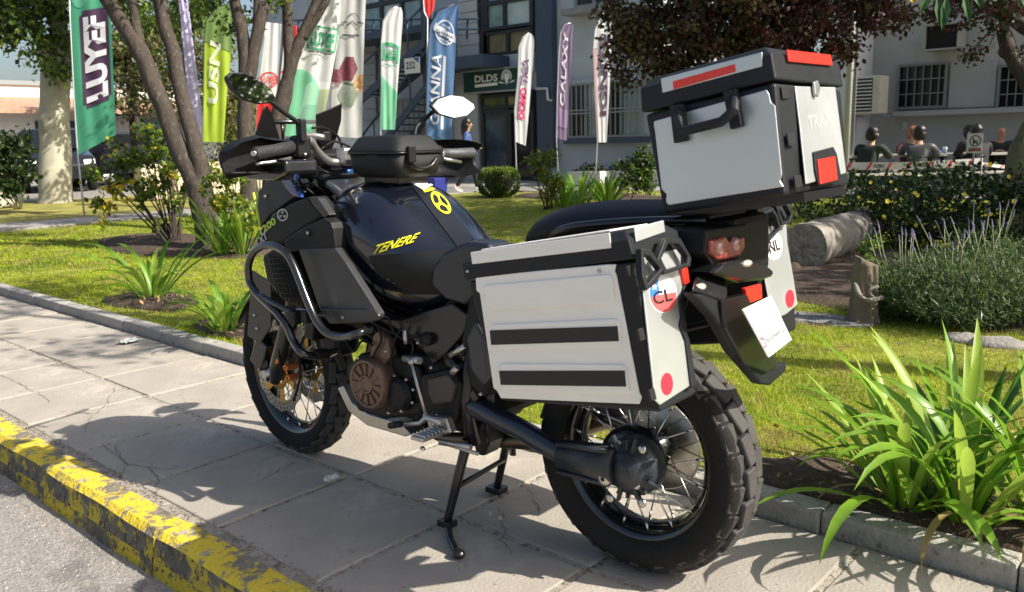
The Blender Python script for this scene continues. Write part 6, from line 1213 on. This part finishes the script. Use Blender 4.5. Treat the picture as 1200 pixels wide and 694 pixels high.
rbox = lambda a, b, c, d, r=.3: (lambda u, v: a < u < b and c < v < d)
# 1 green
f = Flag('tall teal green feather flag with a purple lettered block, leftmost of the flags', 14.6, [(91, 182), (87, 120), (82, 20), (79, -60)], [(136, 158), (133, 90), (129, 0), (118, -60)], fc('green', (.07, .34, .21)), (100, 262), 1, .06)
f.region(lambda u, v: abs(u-.58) < .36 and .20 < v < .69 and not ((abs(u-.58) > .28) and (v < .225 or v > .665)), fc('aubergine', (.085, .04, .09)), 'print_block'); f.vtext('LUYEF', .31, .86, .225, .655, fw2, .012, .05)
f.region(lambda u, v: (u-.25)**2+((v-.78)*3)**2 < .05, fc('green_light', (.13, .46, .30)), 'print_bubble', box=(0, .6, .68, .9))
# 2 lavender strip
f = Flag('narrow lavender feather flag with faint white vertical lettering left of the lime one', 13.2, [(236, 172), (224, 145), (216, 80), (208, -10)], [(237.5, 168), (238, 140), (230, 80), (219, -10)], fc('lavender', (.66, .58, .90)), (241, 250), 2, .03)
f.vtext('DELLIGHT', .42, .72, .25, .92, fw2, .01, .01)
# 3 lime
f = Flag('lime green feather flag with large white vertical lettering and an arched black top', 15.5, [(237, 166), (238, 110), (239, 50), (242, 24), (255, 8), (272, 4)], [(262, 167), (266, 110), (272, 50), (274, 25), (275, 10), (275, 6)], fc('lime', (.45, .62, .05)), (238, 235), 4, .06)
f.region(lambda u, v: v > .66, fc('olive_green', (.22, .34, .10)), 'print_top'); f.vtext('USN', .22, .62, .26, .68, M('print_pale', (.75, .78, .62), .6, transl=.3), .012, .03)
# 4/5 red and white
m_fr = fc('red', (.8, .05, .05)); pr_ = M('print_red', (.65, .04, .05), .6)
f = Flag('white feather flag with red oval lettering and a red foot behind the left mirror', 16.5, [(300, 152), (303, 100), (310, 45), (312, 26)], [(322, 150), (325, 100), (329, 50), (330, 28)], f_white, (306, 240), 5, .04)
f.region(lambda u, v: v < .24+.12*(1-u), m_fr, 'print_foot'); f.htext('LUYEF', .08, .95, .42, .50, pr_, .012, .03); f.region(lambda u, v: .75 < ((u-.5)/.5)**2+((v-.46)/.075)**2 < 1.1, pr_, 'print_oval', box=(0, 1, .36, .56))
f = Flag('red and white feather flag half hidden behind the forked trunk', 17.0, [(323, 155), (326, 110), (331, 60), (332, 29)], [(340, 150), (345, 100), (348, 60), (348, 30)], f_white, (326, 240), 6, .04)
f.region(lambda u, v: v > .8, m_fr, 'print_top'); f.region(lambda u, v: v < .35-.1*u, m_fr, 'print_foot'); f.region(lambda u, v: .75 < ((u-.4)/.5)**2+((v-.5)/.08)**2 < 1.1, pr_, 'print_oval', box=(0, 1, .36, .62))
# 6 big white and green
f = Flag('large white feather flag with green framed lettering and a pale green lower half', 12.6, [(333, 160), (337, 130), (348, 75), (356, 30), (370, 5), (385, -20)], [(376, 160), (385, 110), (396, 50), (401, 10), (402, -18), (398, -24)], f_white, (340, 235), 3, .07)
m_fg = fc('mint', (.26, .66, .42)); m_fg2 = fc('mint_deep', (.12, .50, .30)); pg = M('print_green', (.05, .32, .16), .6)
f.region(lambda u, v: v < .42-.13*u+.03*math.sin(u*5), m_fg, 'print_lower'); f.region(lambda u, v: v < .2 and ((u-.6)/.3)**2+((v-.05)/.17)**2 < 1, m_fg2, 'print_wave', .009); f.region(lambda u, v: u > .78 and v < .3, fc('olive_tip', (.45, .50, .18)), 'print_edge', .01)
f.region(lambda u, v: .18 < u < .97 and .56 < v+.03*u < .71, pg, 'print_block', .008, 40, 120); f.region(lambda u, v: .22 < u < .93 and .573 < v+.03*u < .698, f_white, 'print_inner', .010, 60, 160); f.htext('LUYEF', .26, .90, .575, .665, pg, .014, .04, -.018)
f.region(lambda u, v: .25 < u < .9 and abs(v+.03*u-.545) < .003, M('print_dark', (.06, .07, .07), .6), 'print_line', .012, 30, 300)
# 7 grey photo flag
f = Flag('pale grey banner with hexagonal food pictures and a bird line emblem', 13.8, [(386, 160), (388, 110), (396, 40), (404, -30)], [(424, 162), (425, 110), (427, 40), (430, -30)], fc('grey', (.60, .60, .59)), (392, 235), 8, .06)
def hexr(cu, cv, r, asp): return lambda u, v: max(abs(u-cu)*.866+abs((v-cv)*asp)*.5, abs((v-cv)*asp)) < r
for (cu, cv, r, col, nm) in ((.50, .42, .26, (.16, .035, .05), 'berry'), (.52, .26, .27, (.10, .15, .07), 'herb'), (.12, .36, .2, (.2, .06, .08), 'wine'), (.92, .33, .2, (.55, .33, .14), 'grain')): f.region(hexr(cu, cv, r, 3.6), M('picture_'+nm, col, .6, var=.6, scale=26, transl=.25), 'picture', .008, 40, 150)
f.region(lambda u, v: .1 < u < .95 and abs(v-(.705-.09*abs(u-.5)**.7*(1 if abs(u-.5) < .2 else .35)+.012)) < .005, M('print_dark', (.06, .07, .07), .6), 'emblem', .012, 50, 360); f.region(lambda u, v: .15 < u < .8 and abs(v-.625) < .005, M('print_dark', (.06, .07, .07), .6), 'print_line', .012, 40, 360)
f.region(lambda u, v: .2 < u < .85 and abs(v-(.76-.5*(u-.52)**2)) < .003, M('print_dark', (.06, .07, .07), .6), 'print_line', .012, 40, 400)
# 8 narrow white green
f = Flag('narrow white feather flag with a green frame and green foot before the stair', 15.0, [(446, 152), (447, 100), (447, 50), (449, 25), (456, 12), (465, 8)], [(463, 152), (466, 100), (470, 50), (472, 25), (472, 14), (470, 9)], f_white, (448, 225), 9, .04)
f.region(lambda u, v: v < .42-.12*u, m_fg, 'print_lower'); f.region(lambda u, v: .04 < u < .96 and .535 < v-.02*math.sin(u*3.14) < .67 and not (.14 < u < .86 and .56 < v-.02*math.sin(u*3.14) < .645), pg, 'print_block', .008, 40, 140); f.htext('LUYEF', .15, .85, .575, .635, pg, .012, .05); f.region(lambda u, v: .1 < u < .9 and abs(v-.512) < .004, pg, 'print_line', .01, 30, 260)
# 9 blue
f = Flag('tall blue feather flag with white vertical lettering and a round seal behind the right mirror', 16.0, [(499, 162), (500, 100), (502, 50), (504, 30), (514, 12), (533, 5)], [(529, 166), (531, 110), (534, 60), (536, 30), (537, 12), (537, 7)], fc('blue', (.11, .22, .42)), (501, 228), 10, .06)
f.vtext('GIANNA', .16, .50, .10, .60, fw2, .012, .02); f.region(lambda u, v: .58 < u < .66 and .08 < v < .60, fw2, 'print_bar'); f.region(lambda u, v: .82 < ((u-.55)/.36)**2+((v-.765)/.085)**2 < 1.05, fw2, 'seal', box=(.1, 1, .65, .88), NU=40, NV=60); f.region(lambda u, v: .12 < u < .97 and .735 < v+.03*u-.015 < .785, fw2, 'seal_band', .009)
f.htext('GIANNA', .25, .88, .742, .765, M('print_navy', (.03, .05, .12), .6), .013, .02); f.htext('OLIVE', .38, .72, .80, .815, fw2, .012, .02); f.htext('ITALIA', .36, .74, .70, .715, fw2, .012, .02)
# 10 pink lettering
pk = M('print_pink_red', (.72, .03, .14), .6)
f = Flag('white feather flag with pink and mauve vertical lettering right of the entrance', 19.0, [(604, 166), (603, 130), (607, 90), (608, 55), (613, 43), (620, 39)], [(616, 171), (620, 130), (623, 90), (626, 55), (626, 45), (623, 40)], f_white, (606, 222), 11, .035)
f.vtext('DOMO', .30, .72, .22, .50, pk, .01, .06); f.vtext('TICA', .28, .74, .52, .76, M('print_mauve', (.20, .13, .22), .6), .01, .06); f.region(lambda u, v: .18 < u < .24 and .22 < v < .6, M('print_mauve', (.2, .13, .22)), 'print_bar', .01, 40, 60)
# 11 purple galaxy
f = Flag('dusky purple feather flag with white vertical lettering before the barred window', 19.0, [(652, 162), (653, 110), (655, 60), (657, 38), (662, 29), (669, 27)], [(664, 165), (667, 110), (670, 60), (671, 38), (671.5, 30), (671, 28)], fc('dusky_purple', (.24, .17, .28)), (655, 222), 13, .035)
f.vtext('GALAXY', .26, .66, .28, .90, fw2, .01, .02); f.region(lambda u, v: .1 < v < .26, fc('mauve_light', (.36, .25, .42)), 'print_band')
# 12 ignite
f = Flag('white feather flag with dark slanted vertical lettering, rightmost of the flags', 19.0, [(700, 167), (697, 110), (695, 60), (697, 36), (702, 22), (710, 13)], [(711, 167), (714, 110), (716, 60), (718, 36), (717, 22), (714, 14)], f_white, (697, 222), 15, .035)
f.vtext('IGNITE', .35, .85, .20, .82, M('print_plum', (.07, .035, .06), .6), .01, .05); f.region(lambda u, v: u < .2 and v < .7, fc('blush', (.62, .42, .42)), 'print_edge')
# red pennant tip
f = Flag('tip of a red feather flag hanging beside the navy post above the stair', 17.0, [(501, 22), (497, 14), (496, 0), (494, -40)], [(503, 21), (508, 12), (510, 0), (512, -40)], m_fr, (499, 222), 17, .03)
# ================================================================ STREET AND GARDEN OBJECTS
b = MB(); p = WD(509, 218, 19); p.z = .1; b.box((0, 0, .16), (.42, .36, .32), None, 1.12); o = b.build('storage_bin', M('royal_blue', (.02, .03, .22), .5), None, bevel=.015); o.location = p; tag(o, 'royal blue plastic bin on the paving left of the walking woman', 'bin')
for i, (x, w_) in enumerate(((690, .95), (726, .9), (757, .7))):
    p = WD(x, 214, 20.2); p.z = .1; t = empty('planter', p, 0, ('white concrete planter nearest the purple flag', 'white concrete planter in the middle of the row under the window', 'white concrete planter beside the dark green bush')[i], 'planter', 'white planters under the barred window'); b = MB(); b.box((0, 0, .18), (w_, .4, .34)); b.build('trough', M('planter_white', (.5, .5, .48), .8, var=.1, scale=4), t, bevel=.02); b = MB(); b.box((0, 0, .34), (w_*.86, .3, .06)); b.build('soil', m_soil, t)
    C_, cl = clumps([((p.x, p.y, .52), (w_*.4, .12, .1))], 14, 260, .05); foliage(t, C_, .07, [lf_a, lf_d], 'foliage')
def picnic(px, d, rz, lab):
    p = WD(px, 200, d); t = empty('picnic_table', (p.x, p.y, .08), rz, lab, 'table', 'picnic tables before the grey building'); mt = M('table_top', (.40, .38, .34), .6, var=.15, scale=6)
    for i in range(5): b = MB(); b.box((0, -.3+i*.15, .70), (1.8, .14, .04)); b.build('plank', mt, t, bevel=.004)
    for s in (-1, 1):
        for k in (0, 1): b = MB(); b.box((0, s*(.62+k*.13), .40), (1.8, .12, .04)); b.build('bench_plank', mt, t, bevel=.004)
        b = MB(); b.box((s*.65, 0, .39), (.06, 1.5, .06)); b.box((s*.65, 0, .66), (.06, .7, .05)); b.tube([(s*.65, -.55, 0), (s*.65, -.2, .68)], .03, 6); b.tube([(s*.65, .55, 0), (s*.65, .2, .68)], .03, 6); b.build('leg_frame', m_dark, t)
    return t
az = math.atan2(RW.y, RW.x)
picnic(1040, 15.4, az, 'picnic table where the three people on the left sit, left one'); picnic(1138, 15.4, az, 'picnic table where the bald man sits, right one')
m_cup = M('cup_clear', (.6, .65, .7), .1, alpha=.5); 
for px, d, lab in ((1107, 15.2, 'clear drinking cup on the right picnic table'), (1023, 15.2, 'white cup on the left picnic table')):
    p = WD(px, 180, d); p.z = .80; b = MB(); b.lathe([(.03, 0), (.04, .12), (.037, .12), (.027, .004)], (0, 0, 0), (0, 0, 1), 14); o = b.build('cup', m_cup if 'clear' in lab else k_white); o.location = p; tag(o, lab, 'cup')
# barrier tape
def tape(pa, pb, d0, d1, h, lab, n=12):
    a, c = WD(*pa, d0), WD(*pb, d1); t = empty('barrier_tape', a, 0, lab, 'tape'); L = (c-a).length; dr = (c-a).normalized(); nr_ = Vector((dr.y, -dr.x, 0)); nr_ = -nr_ if nr_.dot(CW-a) < 0 else nr_
    P = lambda s, v: dr*s*L+Vector((0, 0, -.03*math.sin(s*math.pi)+h*v))+nr_*.012*math.sin(s*9)
    b = MB(); b.add([P(i/30, v) for i in range(31) for v in (0, 1)], [(2*i, 2*i+2, 2*i+3, 2*i+1) for i in range(30)]); st_ = b.build('strip', M('tape_white', (.58, .56, .55), .5), t)
    k = int(L/.27)
    for i in range(k):
        s = (i+.4)/k; e = .045/L; b = MB(); b.add([P(s-e, .05)+nr_*.004, P(s, .05)+nr_*.004, P(s+e*1.5, .95)+nr_*.004, P(s+e*.5, .95)+nr_*.004], [(0, 1, 2, 3)]); b.build('red_mark', M('tape_red', (.6, .03, .04), .5), st_)
        if i % 2: text_on('PELIGRO', lambda u, v, s=s: P(s+e*1.8+u*.14/L*1.2, .3+.45*v)+nr_*.004, 'lettering', k_ink, st_, .02)
    for q in (0, 1):
        b = MB(); e = P(q, .5); b.tube([Vector((e.x, e.y, -a.z+.06)), Vector((e.x, e.y, e.z+.1))], .012, 6); b.build('stake', m_grey, t)
tape((984, 199), (1150, 194), 13, 13, .115, 'red and white barrier tape stretched in front of the seated people'); tape((978, 228), (1033, 223), 12.4, 12.4, .10, 'lower strip of red and white barrier tape left of the hedge'); tape((1150, 194), (1215, 197), 13, 13.5, .05, 'thin far strip of barrier tape at the right edge')
# sign on a stake
def dog_sign():
    d = 10.5; c = WD(1142, 168, d); base = Vector((c.x, c.y, .06)); o = empty('garden_sign', base, 0, 'small white sign forbidding dogs on a stake above the hedge', 'sign'); H, W_ = .235, .20; z0 = c.z-.06-H/2
    r = RW.copy(); r.z = 0; r.normalize(); n = -FW.copy(); n.z = 0; n.normalize(); Q = lambda u, v, k=0.: r*(u-.5)*W_+Vector((0, 0, z0+v*H))+n*(.012+k)
    b = MB(); b.prism([Q(0, 0), Q(1, 0), Q(1, 1), Q(0, 1)], -n*.012); b.build('board', M('sign_board', (.42, .43, .40), .6), o, bevel=.002); b = MB(); b.tube([Vector((0, 0, -.05)), Vector((0, 0, z0+H))], .012, 8); b.build('stake', m_grey, o)
    b = MB(); k = 28; b.add([Q(.5+.36*math.cos(a), .62+.30*math.sin(a), .002) for a in [2*math.pi*i/k for i in range(k)]]+[Q(.5+.29*math.cos(a), .62+.24*math.sin(a), .002) for a in [2*math.pi*i/k for i in range(k)]], [(i, (i+1) % k, k+(i+1) % k, k+i) for i in range(k)]); b.add([Q(.27, .80, .0026), Q(.31, .84, .0026), Q(.73, .44, .0026), Q(.69, .40, .0026)], [(0, 1, 2, 3)]); b.build('prohibition_ring', k_ink, o)
    b = MB(); b.add([Q(.33, .55, .002), Q(.36, .72, .002), Q(.42, .70, .002), Q(.44, .62, .002), Q(.60, .60, .002), Q(.68, .68, .002), Q(.66, .52, .002), Q(.63, .44, .002), Q(.58, .44, .002), Q(.57, .52, .002), Q(.45, .50, .002), Q(.44, .42, .002), Q(.39, .42, .002)], [tuple(range(13))]); b.build('dog_pictogram', k_ink, o)
    b = MB(); b.add([Q(.12, .08, .002), Q(.88, .08, .002), Q(.88, .26, .002), Q(.12, .26, .002)], [(0, 1, 2, 3)]); b.build('caption_band', M('maroon', (.16, .02, .03), .6), o)
dog_sign()
# ================================================================ PEOPLE
def skinned(name, J, E_, mat, parent, sub=1):
    me = bpy.data.meshes.new(name); me.from_pydata([tuple(J[k][0]) for k in J], [], [(list(J).index(a), list(J).index(b)) for a, b in E_]); me.materials.append(mat); o = link(name, me, parent)
    md = o.modifiers.new('skin', 'SKIN'); md.use_smooth_shade = True; 
    if not me.skin_vertices: me.attributes
    sv = me.skin_vertices
    if len(sv) == 0:
        bm = bmesh.new(); bm.from_mesh(me); bm.verts.layers.skin.verify(); bm.to_mesh(me); bm.free(); sv = me.skin_vertices
    for i, k in enumerate(J): r = J[k][1]; sv[0].data[i].radius = r if isinstance(r, tuple) else (r, r); sv[0].data[i].use_root = (i == 0)
    if sub: m2 = o.modifiers.new('sub', 'SUBSURF'); m2.levels = m2.render_levels = sub
    return o
def person(base, rz, lab, pose, top, legs, hair, skin_c=(.48, .28, .19), bald=False, long=False, shoe=(.6, .6, .6), group=None):
    t = empty('person', base, rz, lab, 'person', group); J = {}; sk_ = M('skin_%d' % int(skin_c[0]*100), skin_c, .55)
    V3 = lambda x, y, z: Vector((x, y, z))
    if pose['kind'] == 'walk':
        pel, ch, nk, hd = V3(0, 0, .86), V3(.02, 0, 1.18), V3(.03, 0, 1.34), V3(.06, 0, 1.47); sh = .17
        legj = {'l': (V3(0, .09, .84), V3(.16, .09, .47), V3(.22, .09, .08), V3(.33, .09, .03)), 'r': (V3(0, -.09, .84), V3(.02, -.09, .46), V3(-.24, -.09, .13), V3(-.16, -.09, .04))}
    else:
        ln = pose.get('lean', .12); pel, ch, nk, hd = V3(0, 0, .50), V3(ln*.8, 0, .86), V3(ln, 0, 1.0), V3(ln+.05, 0, 1.135); sh = .19
        legj = {k: (V3(.02, s*.09, .48), V3(.42, s*.12, .50), V3(.40, s*.12, .10), V3(.52, s*.12, .04)) for k, s in (('l', 1), ('r', -1))}
    arm = pose['arm']; hd2 = hd+V3(.0, 0, .035)
    J['pelvis'] = (pel, (.10, .08)); J['waist'] = (pel.lerp(ch, .45), (.09, .07)); J['chest'] = (ch-V3(0, 0, .02), (.10, .07)); J['neck'] = (nk, .05); J['jaw'] = (nk.lerp(hd, .55)+V3(.015, 0, 0), (.058, .062)); J['head'] = (hd+V3(0, 0, .01), (.078, .09)); J['crown'] = (hd+V3(-.012, 0, .075), (.06, .065)); J['nose'] = (hd+V3(.098, 0, -.015), .012)
    E_ = [('pelvis', 'waist'), ('waist', 'chest'), ('chest', 'neck'), ('neck', 'jaw'), ('jaw', 'head'), ('head', 'crown'), ('head', 'nose')]
    for s, k in ((1, 'l'), (-1, 'r')):
        shd = ch+V3(0, s*sh, .08); el, wr = arm[k]; J[k+'sh'] = (shd, .045); J[k+'el'] = (el, .040); J[k+'wr'] = (wr, .026); dr = (wr-el).normalized(); J[k+'palm'] = (wr+dr*.055, (.036, .018)); E_ += [('chest', k+'sh'), (k+'sh', k+'el'), (k+'el', k+'wr'), (k+'wr', k+'palm')]
        sd = dr.cross(V3(0, 0, 1)); sd = sd.normalized() if sd.length > .1 else V3(0, 1, 0)
        for i in range(4): o_ = (i-1.5)*.019; a = wr+dr*(.10-.004*abs(i-1.5))+sd*o_-V3(0, 0, .004); bb_ = a+dr*(.045-.006*abs(i-1.2))-V3(0, 0, .022); J[k+'f%d' % i] = (a, .009); J[k+'g%d' % i] = (bb_, .0075); E_ += [(k+'palm', k+'f%d' % i), (k+'f%d' % i, k+'g%d' % i)]
        th_ = wr+dr*.045+sd*(.045*s); J[k+'t'] = (th_, .010); J[k+'u'] = (th_+dr*.04-V3(0, 0, .008), .009); E_ += [(k+'palm', k+'t'), (k+'t', k+'u')]
        hp_, kn, an, to = legj[k]; J[k+'hip'] = (hp_, .08); J[k+'kn'] = (kn, .055); J[k+'an'] = (an, .038); J[k+'toe'] = (to, .03); E_ += [('pelvis', k+'hip'), (k+'hip', k+'kn'), (k+'kn', k+'an'), (k+'an', k+'toe')]
    body = skinned('body', J, E_, sk_, t, 2)
    for s in (1, -1): b = MB(); b.ball(hd+V3(.086, s*.03, .012), .011, 8, 6); b.build('eye', k_ink, body); b = MB(); b.ball(hd+V3(-.005, s*.082, -.005), .026, 8, 6, (.7, .3, 1)); b.build('ear', sk_, body)
    b = MB(); b.ball(hd+V3(.088, 0, -.055), .018, 8, 5, (.4, 1.1, .3)); b.build('mouth', M('lips', (.35, .12, .1), .5), body)
    ej = lambda r, g: (r[0]+g, r[1]+g) if isinstance(r, tuple) else r+g
    ks = ['pelvis', 'waist', 'chest']+[k+j for k in 'lr' for j in ('sh', 'el', 'wr')]; JJ = {k: (J[k][0], ej(J[k][1], (.055 if k in ('pelvis', 'waist', 'chest') else .024) if k[1:] != 'wr' else .014)) for k in ks}; JJ['collar'] = (ch.lerp(nk, .62), .085)
    if pose['kind'] == 'walk': JJ['hem'] = (V3(0, 0, .74), (.165, .13)); 
    skinned('jacket', JJ, [('pelvis', 'waist'), ('waist', 'chest'), ('chest', 'collar')]+[('chest', k+'sh') for k in 'lr']+[(k+'sh', k+'el') for k in 'lr']+[(k+'el', k+'wr') for k in 'lr']+([('pelvis', 'hem')] if 'hem' in JJ else []), top, t, 2)
    ks = ['pelvis']+[k+j for k in 'lr' for j in ('hip', 'kn', 'an')]; JJ = {k: (J[k][0], ej(J[k][1], .012)) for k in ks}; skinned('trousers', JJ, [('pelvis', 'lhip'), ('pelvis', 'rhip')]+[(k+a, k+b_) for k in 'lr' for a, b_ in (('hip', 'kn'), ('kn', 'an'))], legs, t, 2)
    for k in 'lr': an, to = J[k+'an'][0], J[k+'toe'][0]; b = MB(); dd_ = (to-an); dd_.z = 0; b.loft([[an+Vector((q, y, z))+dd_*0 for q, y, z in ((-.05, -.04, -.05), (-.05, .04, -.05), (-.03, .035, .04), (-.03, -.035, .04))], [to+Vector((q, y, z)) for q, y, z in ((-.03, -.045, -.03), (-.03, .045, -.03), (-.05, .035, .035), (-.05, -.035, .035))], [to+Vector((q, y, z)) for q, y, z in ((.06, -.03, -.03), (.06, .03, -.03), (.05, .025, .005), (.05, -.025, .005))]], True, False, True); b.build('shoe', M('shoe_%d' % int(shoe[0]*100), shoe, .6), t, bevel=.01)
    if not bald:
        b = MB(); b.ball(hd+V3(-.030, 0, .048), .106, 22, 14, (.95, .90, .90)); b.v = [v for v in b.v]; b.ball(hd+V3(-.052, 0, -.02), .098, 12, 8, (.7, 1.02, 1.05))
        if long:
            b.tube(smooth_path([hd+V3(-.05, 0, .05), hd+V3(-.09, 0, -.1), hd+V3(-.09, 0, -.28)]), [.08, .085, .09, .09, .085, .08, .08, .075, .07, .065, .06, .05, .04], 12, flat=1.2)
        b.v = [tuple(Vector(v)+(Vector(v)-hd).normalized()*(.016*noise.noise(Vector(v)*22+t.location)+.010*noise.noise(Vector(v)*60))) for v in b.v]; b.build('hair', hair, t)
    return t
arms_walk = {'l': (Vector((.0, .24, 1.0)), Vector((.20, .20, .98))), 'r': (Vector((-.02, -.24, 1.0)), Vector((.24, -.16, 1.02)))}
hairb = M('hair_black', (.012, .010, .009), .45); blk = M('cloth_black', (.012, .012, .014), .8); dgr = M('cloth_dark_green', (.014, .026, .02), .8)
pw = GZ(548, 225, .09); azr = math.atan2(RW.y, RW.x)
person(pw, azr, 'long haired woman in blue denim jacket, black leggings and white trainers walking right', {'kind': 'walk', 'arm': arms_walk}, M('denim', (.045, .09, .24), .85, var=.2, scale=30), blk, hairb, long=True, shoe=(.7, .7, .7))
wp = [o for o in S.objects if o.name.startswith('person')][0]; b = MB(); b.loft([[Vector((x, y, z)) for x, y in ((-.1, -.03), (.1, -.03), (.1, .03), (-.1, .03))] for z in (0, .12, .24)], True, False, True); b.tube(smooth_path([Vector((-.08, 0, .22)), Vector((0, 0, .42)), Vector((.08, 0, .22))]), .008, 6); bg_ = b.build('handbag', blk, None, bevel=.01); bg_.location = pw+RW*.10+(-FW)*.24+Vector((0, 0, .66)); bg_.rotation_euler.z = azr; tag(bg_, 'black handbag on the arm of the walking woman', 'bag')
def seatp(px, d, rz, lab, top, hair, arm, **k):
    p = WD(px, 200, d); p.z = .0; o = person(p, rz, lab, {'kind': 'sit', 'arm': arm, 'lean': k.pop('lean', .14)}, top, blk, hair, group='people seated at the picnic tables', shoe=(.05, .05, .05), **k); o.scale = (1.04, 1.12, 1.02); return o
am = {'l': (Vector((.22, .27, .76)), Vector((.42, .14, .80))), 'r': (Vector((.22, -.27, .76)), Vector((.42, -.12, .80)))}
am_face = {'l': (Vector((.30, .16, .80)), Vector((.24, .07, 1.0))), 'r': (Vector((.24, -.26, .76)), Vector((.42, -.12, .80)))}
azc = math.atan2(-FW.y, -FW.x); aza = azc+math.pi
seatp(1014, 14.9, aza-.9, 'short haired person in dark green jacket at the left end of the left table', dgr, hairb, am)
seatp(1062, 16.1, azc+.1, 'person with ginger hair facing the camera across the left table', M('cloth_maroon', (.10, .02, .03), .8), M('hair_ginger', (.25, .08, .03), .5), am)
seatp(1073, 14.8, aza-.6, 'person in a black and silver jacket with back turned at the left table', M('cloth_silver', (.06, .062, .066), .5, spots=[((.35, .36, .38), .63, 9)]), hairb, am)
seatp(1122, 16.1, azc+.7, 'person in black raising one hand to the face at the right table', blk, hairb, am_face)
seatp(1148, 14.8, aza+.1, 'person in black with back turned behind the dog sign', blk, hairb, am)
seatp(1166, 16.0, azc-.2, 'bald bearded man in a black shirt facing the camera at the right table', blk, hairb, am, bald=True, skin_c=(.55, .27, .18))
b = MB(); b.ball((0, 0, 0), .09, 12, 8, (1.2, .7, .5)); o = b.build('blue_cloth', M('bright_blue', (.02, .12, .7), .6)); o.location = WD(1096, 176, 15.1); o.location.z = .83; tag(o, 'bright blue crumpled cloth on the table between the two groups', 'cloth')
